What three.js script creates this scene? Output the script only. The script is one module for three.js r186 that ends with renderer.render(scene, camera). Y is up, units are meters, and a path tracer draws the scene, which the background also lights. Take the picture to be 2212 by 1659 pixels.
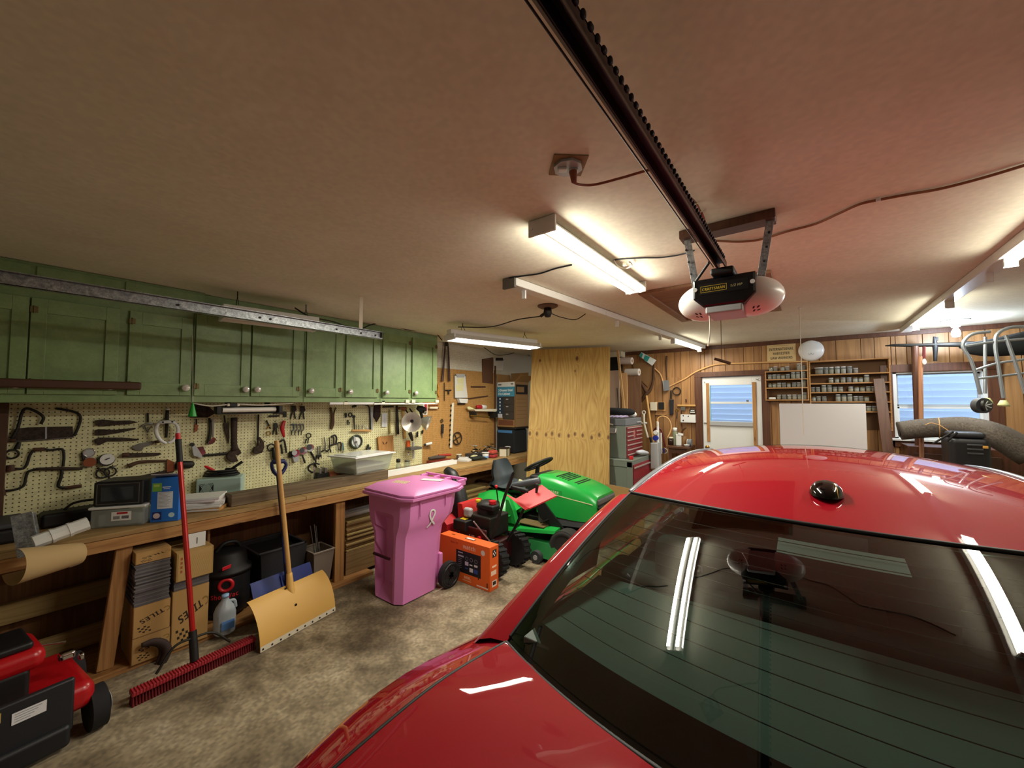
import * as THREE from 'three';
import { RoundedBoxGeometry } from 'three/addons/geometries/RoundedBoxGeometry.js';
import { mergeGeometries, toCreasedNormals } from 'three/addons/utils/BufferGeometryUtils.js';
import { RectAreaLightUniformsLib } from 'three/addons/lights/RectAreaLightUniformsLib.js';

// ---------- camera, sky, exposure ----------
const FPX = 850, CX = 1106, CY = 829.5, YAW = Math.atan(639 / 850), PITCH = Math.atan(38.5 / 850), EYE = 1.63;
const scene = new THREE.Scene();
const camera = new THREE.PerspectiveCamera(2 * Math.atan(CY / FPX) * 180 / Math.PI, 2212 / 1659, 0.05, 80);
camera.rotation.order = 'YXZ';
camera.position.set(0, EYE, 0);
camera.rotation.set(PITCH, YAW, 0);
scene.add(camera);
scene.background = new THREE.Color().setRGB(1.2, 1.5, 2.15);      // overcast daylight seen through the back windows
const renderer = new THREE.WebGLRenderer({ antialias: true });
renderer.toneMapping = THREE.LinearToneMapping;
renderer.toneMappingExposure = 2.4;
renderer.shadowMap.enabled = true;
RectAreaLightUniformsLib.init();

// ---------- pixel helpers: a pixel gives a ray, the thing it touches gives the distance ----------
const V = (x, y, z) => new THREE.Vector3(x, y, z);
const FW = V(-Math.sin(YAW) * Math.cos(PITCH), Math.sin(PITCH), -Math.cos(YAW) * Math.cos(PITCH));
const RT = V(Math.cos(YAW), 0, -Math.sin(YAW)), UPV = RT.clone().cross(FW), CAM = V(0, EYE, 0);
const ray = (u, v) => FW.clone().addScaledVector(RT, (u - CX) / FPX).addScaledVector(UPV, (CY - v) / FPX);
const onX = (u, v, X) => { const d = ray(u, v); return CAM.clone().addScaledVector(d, X / d.x); };
const onZ = (u, v, Z) => { const d = ray(u, v); return CAM.clone().addScaledVector(d, Z / d.z); };
const onY = (u, v, Y) => { const d = ray(u, v); return CAM.clone().addScaledVector(d, (Y - EYE) / d.y); };
const depthOf = (p) => p.clone().sub(CAM).dot(FW);

// ---------- random, noise, textures ----------
function rng(seed) { let s = seed >>> 0; return () => { s = (s + 0x6D2B79F5) >>> 0; let t = s; t = Math.imul(t ^ (t >>> 15), t | 1); t ^= t + Math.imul(t ^ (t >>> 7), t | 61); return ((t ^ (t >>> 14)) >>> 0) / 4294967296; }; }
function noiseGrid(seed, n) { const r = rng(seed), a = new Float32Array(n * n); for (let i = 0; i < a.length; i++) a[i] = r(); const sm = (t) => t * t * (3 - 2 * t);
  return (x, y) => { x = ((x % n) + n) % n; y = ((y % n) + n) % n; const i = Math.floor(x), j = Math.floor(y), fx = sm(x - i), fy = sm(y - j), i1 = (i + 1) % n, j1 = (j + 1) % n;
    return (a[j * n + i] * (1 - fx) + a[j * n + i1] * fx) * (1 - fy) + (a[j1 * n + i] * (1 - fx) + a[j1 * n + i1] * fx) * fy; }; }
const mix = (a, b, t) => a.map((x, i) => x + (b[i] - x) * t);
function dataTex(w, h, fn, srgb = true) {
  const d = new Uint8Array(w * h * 4);
  for (let y = 0; y < h; y++) for (let x = 0; x < w; x++) { const c = fn(x / w, y / h), k = (y * w + x) * 4; for (let i = 0; i < 3; i++) d[k + i] = Math.max(0, Math.min(255, c[i])); d[k + 3] = 255; }
  const t = new THREE.DataTexture(d, w, h); t.wrapS = t.wrapT = THREE.RepeatWrapping; t.magFilter = THREE.LinearFilter; t.minFilter = THREE.LinearFilter; if (srgb) t.colorSpace = THREE.SRGBColorSpace; t.needsUpdate = true; return t;
}
function scaled(t, su, sv, rot = 0) { const c = t.clone(); c.repeat.set(su, sv); c.rotation = rot; c.needsUpdate = true; return c; }
// wood grain running along v; colours are sRGB bytes
function woodTex(seed, c0, c1, { rings = 9, wob = 0.5, fine = 90, knots = 0 } = {}) {
  const a = noiseGrid(seed, 16), b = noiseGrid(seed + 1, 128), c = noiseGrid(seed + 2, 8), r = rng(seed + 7), ks = [];
  for (let i = 0; i < knots; i++) ks.push([r(), r(), 0.012 + r() * 0.014]);
  return dataTex(512, 512, (u, v) => {
    let s = u * rings + wob * (a(u * 16, v * 4) - 0.5) * 2 + wob * (c(u * 8, v * 8) - 0.5), k = 0;
    for (const [x, y, q] of ks) { let dx = Math.abs(u - x), dy = Math.abs(v - y); dx = Math.min(dx, 1 - dx); dy = Math.min(dy, 1 - dy); const e = Math.exp(-(dx * dx + dy * dy * 0.35) / (q * q)); k = Math.max(k, e); s += e * 1.6; }
    const g = 0.5 + 0.5 * Math.sin(s * 6.283), f = b(u * 128, v * 8), t = Math.min(1, 0.45 * g * g + 0.4 * f + 0.15 * c(u * 8 + 3, v * 8));
    const o = mix(c0, c1, t); return k > 0.35 ? mix(o, c1.map((x) => x * 0.55), Math.min(1, (k - 0.35) * 1.4)) : o;
  });
}
function blotchTex(seed, cols, { n = 8, fine = 0.25, size = 512, streak = 1 } = {}) {
  const a = noiseGrid(seed, n), b = noiseGrid(seed + 1, n * 4), c = noiseGrid(seed + 2, 128), d = noiseGrid(seed + 3, n * 2);
  return dataTex(size, size, (u, v) => { const t = 0.45 * a(u * n, v * n * streak) + 0.3 * d(u * n * 2, v * n * 2 * streak) + 0.25 * b(u * n * 4, v * n * 4 * streak), k = Math.max(0, Math.min(0.9999, (t - 0.22) / 0.56)) * (cols.length - 1), i = Math.floor(k);
    const o = mix(cols[i], cols[Math.min(i + 1, cols.length - 1)], k - i), f = 1 + fine * (c(u * 128, v * 128) - 0.5); return o.map((x) => x * f); });
}
function canvasTex(w, h, draw) { const c = document.createElement('canvas'); c.width = w; c.height = h; const g = c.getContext('2d'); draw(g, w, h); const t = new THREE.CanvasTexture(c); t.colorSpace = THREE.SRGBColorSpace; t.magFilter = THREE.LinearFilter; return t; }

// ---------- materials ----------
function mat(color, roughness = 0.6, metalness = 0, extra = {}) { const m = new THREE.MeshStandardMaterial({ roughness, metalness, ...extra }); m.color.set(color); return m; }
function texMat(map, roughness = 0.7, extra = {}) { return new THREE.MeshStandardMaterial({ map, roughness, ...extra }); }
function phys(color, o) { const m = new THREE.MeshPhysicalMaterial(o); m.color.set(color); return m; }
function printMat(t, roughness = 0.6) { const m = new THREE.MeshStandardMaterial({ map: t, roughness }); m.userData.keepUV = true; return m; }
const T_GAL = blotchTex(31, [[120, 124, 128], [150, 154, 158], [176, 180, 184]], { n: 24 });
const T_RUST = blotchTex(41, [[34, 26, 20], [58, 44, 34], [72, 60, 50]], { n: 16 });
const M = {
  steel: mat('#8d8f8c', 0.35, 0.9), chrome: mat('#c9ccd0', 0.12, 1), dullSteel: mat('#6e6c66', 0.5, 0.7), darkSteel: mat('#2b2925', 0.55, 0.5), blackPlastic: mat('#15161a', 0.45), black: mat('#0d0d0f', 0.6), rubber: mat('#17171a', 0.85),
  rust: texMat(scaled(T_RUST, 4, 4), 0.75, { metalness: 0.3 }), galv: texMat(scaled(T_GAL, 3, 3), 0.4, { metalness: 0.8 }),
  white: mat('#dcdedc', 0.5), whiteGloss: mat('#e4e6e6', 0.25), cream: mat('#d9d2bd', 0.6), paper: mat('#d8d8d4', 0.85), paperYellow: mat('#d9d6a6', 0.85), red: mat('#b01722', 0.4), brightRed: mat('#c8202a', 0.35), darkRed: mat('#5c1018', 0.4), orange: mat('#e2601c', 0.55), blue: mat('#16276b', 0.45), green: mat('#1f9a3d', 0.3),
  woodLight: mat('#c79a5a', 0.6), woodDark: mat('#4a2d18', 0.65), brown: mat('#5a3a24', 0.7), grey: mat('#6d7176', 0.6), darkGrey: mat('#3a3c40', 0.6), lightGrey: mat('#a9acae', 0.5), cardboard: mat('#a07a4b', 0.9), brass: mat('#9c7b3a', 0.4, 0.8), tan: mat('#b98d57', 0.8), copper: mat('#8a4a2a', 0.5, 0.4),
  yellow: mat('#e0c020', 0.5), amber: mat('#d8a24a', 0.5), purple: mat('#3a2a6a', 0.5), teal: mat('#2f9a9a', 0.6), cloth: mat('#8a82a0', 0.95), clothBlack: mat('#14181b', 0.95), clearPlastic: phys('#dfe6e4', { roughness: 0.25, transmission: 0.75, thickness: 0, ior: 1.3 }), pane: phys('#eef4f6', { roughness: 0, transmission: 1, thickness: 0 }), jarGlass: phys('#dfe4e2', { roughness: 0.06, transmission: 0.85, thickness: 0 }),
  bakelite: mat('#1c1512', 0.4), cordBrown: mat('#8a5a3a', 0.7), cordTan: mat('#c79a63', 0.7), cordWhite: mat('#d8d2c4', 0.6),
};

// ---------- geometry helpers ----------
const flat = (l) => (Array.isArray(l) ? l.flat(9) : [l]).filter(Boolean);
function clean(g) { let h = g.index ? g.toNonIndexed() : g; for (const k of Object.keys(h.attributes)) if (!['position', 'normal', 'uv'].includes(k)) h.deleteAttribute(k); if (!h.attributes.uv) h.setAttribute('uv', new THREE.BufferAttribute(new Float32Array(h.attributes.position.count * 2), 2)); if (!h.attributes.normal) h.computeVertexNormals(); h.morphAttributes = {}; h.clearGroups(); return h; }
function join(l) { const a = flat(l).map(clean); return a.length === 1 ? a[0] : mergeGeometries(a, false); }
function bx(x0, x1, y0, y1, z0, z1, r = 0) { const w = Math.abs(x1 - x0), h = Math.abs(y1 - y0), d = Math.abs(z1 - z0), q = Math.min(r, w * 0.49, h * 0.49, d * 0.49); const g = q > 0.0004 ? new RoundedBoxGeometry(w, h, d, 2, q) : new THREE.BoxGeometry(w, h, d); g.translate((x0 + x1) / 2, (y0 + y1) / 2, (z0 + z1) / 2); return g; }
function bc(w, h, d, c = V(0, 0, 0), r = 0, turn = 0, tx = 0, tz = 0) { const g = bx(-w / 2, w / 2, -h / 2, h / 2, -d / 2, d / 2, r); if (tz) g.rotateZ(tz); if (tx) g.rotateX(tx); if (turn) g.rotateY(turn); g.translate(c.x, c.y, c.z); return g; }
function cyl(a, b, r0, r1 = r0, seg = 16) { const d = b.clone().sub(a), g = new THREE.CylinderGeometry(r1, r0, d.length(), seg); g.translate(0, d.length() / 2, 0); g.applyQuaternion(new THREE.Quaternion().setFromUnitVectors(V(0, 1, 0), d.normalize())); g.translate(a.x, a.y, a.z); return g; }
function bar(a, b, w, t, up = V(0, 1, 0)) { // rectangular stick from a to b, t measured along "up"
  const d = b.clone().sub(a), L = d.length(); d.normalize(); const s = d.clone().cross(up).normalize(), n = s.clone().cross(d).normalize(), g = new RoundedBoxGeometry(w, t, L, 1, Math.min(w, t) * 0.12);
  g.applyMatrix4(new THREE.Matrix4().makeBasis(s, n, d.clone().negate())); const c = a.clone().add(b).multiplyScalar(0.5); g.translate(c.x, c.y, c.z); return g; }
function tube(pts, r, seg = 0, rad = 7, closed = false) { const c = new THREE.CatmullRomCurve3(pts, closed, 'centripetal'); return new THREE.TubeGeometry(c, seg || pts.length * 6, r, rad, closed); }
// sweep with a radius at every point and round ends; sq flattens it along axis n
function sweep(pts, radii, rad = 8, sub = 3, sq = 1, n = null) {
  const P = [], Rr = [], c = new THREE.CatmullRomCurve3(pts, false, 'centripetal'), N = (pts.length - 1) * sub;
  for (let i = 0; i <= N; i++) { P.push(c.getPoint(i / N)); const k = i / sub, j = Math.min(Math.floor(k), pts.length - 2); Rr.push(radii[j] + (radii[j + 1] - radii[j]) * (k - j)); }
  const pos = [], idx = []; let ref = n ? n.clone() : null;
  const tan = (i) => P[Math.min(i + 1, N)].clone().sub(P[Math.max(i - 1, 0)]).normalize();
  if (!ref) { const t = tan(0); ref = Math.abs(t.y) < 0.9 ? V(0, 1, 0) : V(1, 0, 0); }
  for (let i = 0; i <= N; i++) { const t = tan(i); let b = t.clone().cross(ref).normalize(), m = b.clone().cross(t).normalize(); if (!n) ref = m; for (let k = 0; k < rad; k++) { const a = k / rad * 6.28319; const q = P[i].clone().addScaledVector(b, Math.cos(a) * Rr[i]).addScaledVector(m, Math.sin(a) * Rr[i] * sq); pos.push(q.x, q.y, q.z); } }
  for (let i = 0; i < N; i++) for (let k = 0; k < rad; k++) { const a = i * rad + k, b = i * rad + (k + 1) % rad; idx.push(a, b, a + rad, b, b + rad, a + rad); }
  const e = pos.length / 3; pos.push(P[0].x, P[0].y, P[0].z, P[N].x, P[N].y, P[N].z);
  for (let k = 0; k < rad; k++) { idx.push(e, (k + 1) % rad, k, e + 1, N * rad + k, N * rad + (k + 1) % rad); }
  const g = new THREE.BufferGeometry(); g.setAttribute('position', new THREE.Float32BufferAttribute(pos, 3)); g.setIndex(idx); g.computeVertexNormals(); return g;
}
function lathe(profile, c = V(0, 0, 0), seg = 24) { const g = new THREE.LatheGeometry(profile.map(([r, y]) => new THREE.Vector2(Math.max(r, 0.0001), y)), seg); g.translate(c.x, c.y, c.z); return g; }
function aim(g, a, dir) { g.applyQuaternion(new THREE.Quaternion().setFromUnitVectors(V(0, 1, 0), dir.clone().normalize())); g.translate(a.x, a.y, a.z); return g; }
function grid(nu, nv, fn) { const pos = [], uv = [], idx = []; for (let j = 0; j <= nv; j++) for (let i = 0; i <= nu; i++) { const p = fn(i / nu, j / nv); pos.push(p.x, p.y, p.z); uv.push(i / nu, j / nv); } for (let j = 0; j < nv; j++) for (let i = 0; i < nu; i++) { const a = j * (nu + 1) + i, b = a + 1, c = a + nu + 1; idx.push(a, b, c, b, c + 1, c); } const g = new THREE.BufferGeometry(); g.setAttribute('position', new THREE.Float32BufferAttribute(pos, 3)); g.setAttribute('uv', new THREE.Float32BufferAttribute(uv, 2)); g.setIndex(idx); g.computeVertexNormals(); return g; }
// closed rings -> skin with end caps
function loft(rings, capA = true, capB = true, crease = 0.6) { const n = rings[0].length, pos = [], idx = []; for (const r of rings) for (const p of r) pos.push(p.x, p.y, p.z);
  for (let i = 0; i < rings.length - 1; i++) for (let k = 0; k < n; k++) { const a = i * n + k, b = i * n + (k + 1) % n; idx.push(a, a + n, b, b, a + n, b + n); }
  const cap = (i, flip) => { const c = rings[i].reduce((s, p) => s.add(p), V(0, 0, 0)).multiplyScalar(1 / n), e = pos.length / 3; pos.push(c.x, c.y, c.z); for (let k = 0; k < n; k++) { const a = i * n + k, b = i * n + (k + 1) % n; flip ? idx.push(e, b, a) : idx.push(e, a, b); } };
  if (capA) cap(0, false); if (capB) cap(rings.length - 1, true);
  const g = new THREE.BufferGeometry(); g.setAttribute('position', new THREE.Float32BufferAttribute(pos, 3)); g.setIndex(idx); g.computeVertexNormals(); return toCreasedNormals(g, crease); }
function extrude(pts, depth, bevel = 0, holes = []) { const s = new THREE.Shape(pts.map(([x, y]) => new THREE.Vector2(x, y))); for (const h of holes) s.holes.push(new THREE.Path(h.map(([x, y]) => new THREE.Vector2(x, y)))); return new THREE.ExtrudeGeometry(s, { depth: Math.max(depth - 2 * bevel, 0.0004), bevelEnabled: bevel > 0, bevelThickness: bevel, bevelSize: bevel, bevelSegments: 1, bevelOffset: -bevel, curveSegments: 8 }).translate(0, 0, bevel); }
// a plane with normal n on which photo pixels are laid out
function plane(o, n) {
  n = n.clone().normalize(); let e2 = V(0, 1, 0); if (Math.abs(n.y) > 0.9) e2 = V(0, 0, -1); e2.addScaledVector(n, -e2.dot(n)).normalize(); const e1 = e2.clone().cross(n).normalize(), B = new THREE.Matrix4().makeBasis(e1, e2, n).setPosition(o);
  const at = (u, v) => { const d = ray(u, v); return CAM.clone().addScaledVector(d, o.clone().sub(CAM).dot(n) / d.dot(n)); };
  const to2 = (u, v) => { const p = at(u, v).sub(o); return [p.dot(e1), p.dot(e2)]; };
  const px = (u, v) => depthOf(at(u, v)) / FPX;
  return { o, n, e1, e2, at, to2, px,
    lift: (h) => plane(o.clone().addScaledVector(n, h), n),
    poly: (pts, t = 0.008, bevel = 0.001, holes = []) => extrude(pts.map(([u, v]) => to2(u, v)), t, bevel, holes.map((h) => h.map(([u, v]) => to2(u, v)))).applyMatrix4(B),
    rect: (u0, v0, u1, v1, t = 0.01, r = 0.001) => { const a = to2(u0, v0), b = to2(u1, v1), g = bx(Math.min(a[0], b[0]), Math.max(a[0], b[0]), Math.min(a[1], b[1]), Math.max(a[1], b[1]), 0, t, r); return g.applyMatrix4(B); },
    stroke: (pts, w = 4, sq = 0.7) => { const P = [], Rr = []; for (const [u, v, q] of pts) { const p = at(u, v), r = (q ?? w) * depthOf(p) / FPX / 2; P.push(p.addScaledVector(n, r * sq)); Rr.push(r); } return sweep(P, Rr, 7, pts.length > 2 ? 3 : 1, sq, n); },
    disc: (u, v, r, t = 0.01) => { const p = at(u, v); return cyl(p, p.clone().addScaledVector(n, t), r * depthOf(p) / FPX, r * depthOf(p) / FPX, 20); },
    ring: (u, v, r, w, sq = 1) => { const p = at(u, v), s = depthOf(p) / FPX, g = new THREE.TorusGeometry(r * s, w * s / 2, 7, 22); g.scale(1, 1, sq); return g.applyMatrix4(new THREE.Matrix4().makeBasis(e1, e2, n).setPosition(p.addScaledVector(n, w * s / 2))); },
  };
}

// ---------- naming and building ----------
const used = {};
function numbered(n) { const k = used[n] = (used[n] ?? -1) + 1; return k ? `${n}_${String(k).padStart(3, '0')}` : n; }
function meterUV(g) { const p = g.attributes.position, n = g.attributes.normal, uv = new Float32Array(p.count * 2); for (let i = 0; i < p.count; i++) { const x = Math.abs(n.getX(i)), y = Math.abs(n.getY(i)), z = Math.abs(n.getZ(i)); let a, b; if (y >= x && y >= z) { a = p.getZ(i); b = p.getX(i); } else if (x >= z) { a = p.getZ(i); b = p.getY(i); } else { a = p.getX(i); b = p.getY(i); } uv[2 * i] = a; uv[2 * i + 1] = b; } g.setAttribute('uv', new THREE.BufferAttribute(uv, 2)); }
function rawMesh(name, geoms, m) { const g = join(geoms); if ((m.map || m.bumpMap) && !m.userData.keepUV) meterUV(g); const o = new THREE.Mesh(g, m); o.name = name; o.castShadow = o.receiveShadow = true; return o; }
function rebase(o, p) { for (const c of o.children) c.position.sub(p); if (o.isMesh) o.geometry.translate(-p.x, -p.y, -p.z); o.position.add(p); }
// parts: [name, material, geometries, label?, subparts?]; one part without subparts becomes the thing itself
function build(name, parts) {
  parts = parts.filter(Boolean); let o;
  if (parts.length === 1 && !parts[0][4]) o = rawMesh(name, parts[0][2], parts[0][1]);
  else { o = new THREE.Group(); o.name = name; for (const [n, m, g, lab, subs] of parts) { const q = rawMesh(n, g, m); if (lab) q.userData.label = lab; o.add(q); for (const [sn, sm, sg, sl] of subs ?? []) { const z = rawMesh(sn, sg, sm); if (sl) z.userData.label = sl; q.add(z); } } }
  o.updateMatrixWorld(true); const b = new THREE.Box3().setFromObject(o), c = b.getCenter(V(0, 0, 0)); c.y = b.min.y; rebase(o, c); return o;
}
function thing(name, label, category, parts, group) { const o = build(numbered(name), parts); o.userData.label = label; o.userData.category = category; if (group) o.userData.group = group; scene.add(o); return o; }
function struct(name, parts) { const o = build(name, parts); o.userData.kind = 'structure'; scene.add(o); return o; }
function place(o, p, turn = 0) { o.position.copy(p); o.rotation.y = turn; return o; }
function dup(o, p, turn = 0, label) { const c = o.clone(); c.name = numbered(o.name.replace(/_\d{3}$/, '')); c.userData = { ...o.userData }; if (label) c.userData.label = label; place(c, p, turn); scene.add(c); return c; }
function area(w, h, p, target, color, intensity, name) { const l = new THREE.RectAreaLight(color, intensity, w, h); l.name = name; l.position.copy(p); if (Math.abs(target.x - p.x) + Math.abs(target.z - p.z) < 1e-6) l.rotation.set(-Math.PI / 2, 0, 0); else l.lookAt(target); scene.add(l); return l; }
function sideGlow(w, h, p, turn, color, intensity, name) { for (const s of [-1, 1]) { const l = new THREE.RectAreaLight(color, intensity, w, h); l.name = name; l.position.set(p.x + s * 0.02 * Math.cos(turn), p.y, p.z - s * 0.02 * Math.sin(turn)); l.rotation.set(0, turn - s * Math.PI / 2, 0); scene.add(l); } } // the light a bare tube throws to its two sides
const XW = -3.95, ZB = -6.25, YC = 2.44, XR = 2.7, ZF = 1.75, XB = -3.36, YB = 0.84, XCAB = -3.62;
const WALL = (h = 0) => plane(V(XW + h, 1, 0), V(1, 0, 0));           // left wall face
const BACK = (h = 0) => plane(V(0, 1, ZB + h), V(0, 0, 1));           // back wall face

// ================= the room =================
const T_CONC = blotchTex(5, [[92, 80, 62], [122, 109, 87], [150, 136, 111], [166, 153, 129]], { n: 7, fine: 0.3, size: 1024 });
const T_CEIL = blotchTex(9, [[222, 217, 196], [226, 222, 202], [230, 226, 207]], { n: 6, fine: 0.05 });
const T_PANEL = [woodTex(101, [176, 132, 84], [138, 98, 58], { rings: 5 }), woodTex(113, [164, 121, 76], [126, 88, 52], { rings: 6 }), woodTex(127, [182, 141, 92], [146, 106, 64], { rings: 4 })];
const T_FIR = woodTex(150, [184, 138, 84], [142, 96, 52], { rings: 7, knots: 2 });
const T_BENCH = woodTex(170, [178, 148, 98], [142, 110, 66], { rings: 6, fine: 60 });
const holeTex = (bg, hole, seed) => { const n = noiseGrid(seed, 16); return dataTex(256, 256, (u, v) => { const x = (u * 8) % 1 - 0.5, y = (v * 8) % 1 - 0.5, k = 0.94 + 0.1 * n(u * 16, v * 16); return Math.hypot(x, y) < 0.15 ? hole : bg.map((c) => c * k); }); };
Object.assign(M, {
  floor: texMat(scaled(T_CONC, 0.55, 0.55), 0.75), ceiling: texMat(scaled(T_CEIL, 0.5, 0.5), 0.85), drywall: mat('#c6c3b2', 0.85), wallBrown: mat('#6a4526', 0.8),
  panels: T_PANEL.map((t) => texMat(scaled(t, 2.2, 0.5), 0.45)), trimBrown: texMat(scaled(woodTex(191, [98, 58, 36], [70, 40, 24], { rings: 6 }), 3, 0.6), 0.45),
  firX: texMat(scaled(T_FIR, 3, 0.8), 0.65), firAlong: texMat(scaled(T_FIR, 3, 0.8, Math.PI / 2), 0.65), bench: texMat(scaled(T_BENCH, 1.6, 0.5, Math.PI / 2), 0.6),
  pegCream: texMat(scaled(holeTex([222, 219, 172], [70, 62, 40], 61), 1 / 0.2032, 1 / 0.2032), 0.6), pegTan: texMat(scaled(holeTex([180, 136, 76], [112, 78, 40], 62), 1 / 0.2032, 1 / 0.2032), 0.65),
  siding: mat('#cfd6df', 0.6), plyUnder: texMat(scaled(woodTex(203, [140, 98, 56], [104, 68, 36], { rings: 4 }), 1.2, 0.5), 0.7),
});
struct('floor', [['floor', M.floor, bx(XW - 0.15, XR + 0.15, -0.15, 0, ZB - 0.15, ZF + 0.15)]]);
{
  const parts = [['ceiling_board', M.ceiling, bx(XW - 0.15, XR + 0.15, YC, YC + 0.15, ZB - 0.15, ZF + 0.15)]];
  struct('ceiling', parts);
}
struct('wall_left', [['wall_board', M.drywall, bx(XW - 0.16, XW - 0.006, 0, YC, ZB, ZF)], ['lower_panel', M.plyUnder, bx(XW - 0.006, XW, 0, 0.83, -4.75, 0.8)]]);
struct('wall_right', [['wall_right', M.drywall, bx(XR, XR + 0.15, 0, YC, ZB, ZF)]]);
const DOOR = [-1.245, -0.485, 0, 2.0], WIN = [0.78, 1.5, 1.21, 1.97];
{ // back wall: a core with two openings, faced with grooved boards
  const z0 = ZB - 0.15, z1 = ZB - 0.012, core = [bx(XW - 0.15, DOOR[0], 0, YC, z0, z1), bx(DOOR[0], DOOR[1], DOOR[3], YC, z0, z1), bx(DOOR[1], WIN[0], 0, YC, z0, z1), bx(WIN[0], WIN[1], 0, WIN[2], z0, z1), bx(WIN[0], WIN[1], WIN[3], YC, z0, z1), bx(WIN[1], XR + 0.15, 0, YC, z0, z1)];
  const parts = [['wall_core', M.wallBrown, core]], ws = [0.13, 0.2, 0.1, 0.165, 0.23, 0.12, 0.18, 0.09], edges = [XW]; let x = XW, k = 0;
  while (x < XR - 0.05) { x += ws[k++ % ws.length]; edges.push(Math.min(x, XR)); }
  for (const e of [DOOR[0], DOOR[1], WIN[0], WIN[1]]) edges.push(e);
  edges.sort((a, b) => a - b);
  for (let i = 0; i + 1 < edges.length; i++) {
    const a = edges[i] + 0.0025, b = edges[i + 1] - 0.0025; if (b - a < 0.012) continue; const m = M.panels[(i * 7 + (i >> 1)) % 3], c = (a + b) / 2;
    const seg = c > DOOR[0] && c < DOOR[1] ? [[DOOR[3], YC]] : c > WIN[0] && c < WIN[1] ? [[0, WIN[2]], [WIN[3], YC]] : [[0, YC]];
    for (const [y0, y1] of seg) parts.push(['plank', m, bx(a, b, y0, y1 - 0.001, ZB - 0.0115, ZB, 0.0025)]);
  }
  struct('wall_back', parts);
}
struct('trim_1', [['crown_moulding', M.trimBrown, [bx(XW, XR, YC - 0.055, YC - 0.001, ZB, ZB + 0.018, 0.004)]]]);
// ---- back door ----
{
  const zf = ZB + 0.018, [a, b, , t] = DOOR;
  struct('trim_2', [['casing', M.trimBrown, bx(a - 0.085, a + 0.004, 0, t + 0.06, ZB, zf, 0.004)], ['casing', M.trimBrown, bx(b - 0.004, b + 0.075, 0, t + 0.06, ZB, zf, 0.004)], ['head_casing', M.trimBrown, bx(a - 0.085, b + 0.075, t - 0.01, t + 0.06, ZB, zf + 0.003, 0.004)],
    ['jamb', M.trimBrown, [bx(a, a + 0.012, 0, t, ZB - 0.14, ZB), bx(b - 0.012, b, 0, t, ZB - 0.14, ZB), bx(a, b, t - 0.012, t, ZB - 0.14, ZB)]]]);
  const x0 = a + 0.014, x1 = b - 0.014, zd = ZB - 0.062, zs = ZB - 0.02, gx0 = -1.135, gx1 = -0.612, gy0 = 1.352, gy1 = 1.866;
  const knob = lathe([[0, 0], [0.012, 0], [0.012, 0.03], [0.028, 0.045], [0.028, 0.06], [0, 0.07]]).rotateX(Math.PI / 2).translate(x0 + 0.06, 0.98, zs);
  struct('door_1', [
    ['stile', M.whiteGloss, bx(x0, gx0, 0.01, 1.985, zd, zs, 0.003)], ['stile', M.whiteGloss, bx(gx1, x1, 0.01, 1.985, zd, zs, 0.003)], ['top_rail', M.whiteGloss, bx(gx0, gx1, gy1, 1.985, zd, zs, 0.003)],
    ['lower_panel', M.white, bx(gx0, gx1, 0.2, gy0 - 0.06, zd + 0.008, zs - 0.012)], ['bottom_rail', M.whiteGloss, bx(gx0, gx1, 0.01, 0.2, zd, zs, 0.003)], ['sash_sill', M.lightGrey, bx(gx0 - 0.006, gx1 + 0.006, gy0 - 0.06, gy0, zd, zs + 0.012, 0.004)],
    ['meeting_rail', M.white, [bx(gx0, gx1, 1.602, 1.63, zd + 0.005, zs - 0.008, 0.003)]], ['sash_lock', M.chrome, bx(-0.68, -0.65, 1.63, 1.655, zd + 0.01, zs - 0.005, 0.003)],
    ['side_liner', mat('#7fb7bd', 0.5), bx(gx0, gx0 + 0.008, gy0, gy1, zd, zs)], ['pane', M.pane, bx(gx0, gx1, gy0, 1.602, zd + 0.018, zd + 0.022)], ['pane', M.pane, bx(gx0, gx1, 1.63, gy1, zd + 0.01, zd + 0.014)],
    ['wood_strip', M.firX, bx(gx0 - 0.045, gx0 - 0.006, 1.06, 1.9, zs, zs + 0.014, 0.003)], ['wood_strip', M.firX, bx(gx1 + 0.006, gx1 + 0.05, 1.04, 1.9, zs, zs + 0.014, 0.003)],
    ['coat_hook', M.dullSteel, tube([V(-0.56, 1.94, zs), V(-0.54, 1.93, zs + 0.025), V(-0.52, 1.945, zs + 0.03)], 0.004)], ['coat_hook', M.dullSteel, tube([V(x0 + 0.03, 1.92, zs), V(x0 + 0.035, 1.905, zs + 0.02), V(x0 + 0.04, 1.92, zs + 0.026)], 0.003)],
    ['latch', M.chrome, bx(x0 + 0.01, gx0 - 0.01, 1.318, 1.33, zs, zs + 0.012, 0.002)], ['door_knob', M.brass, knob]]);
}
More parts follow.
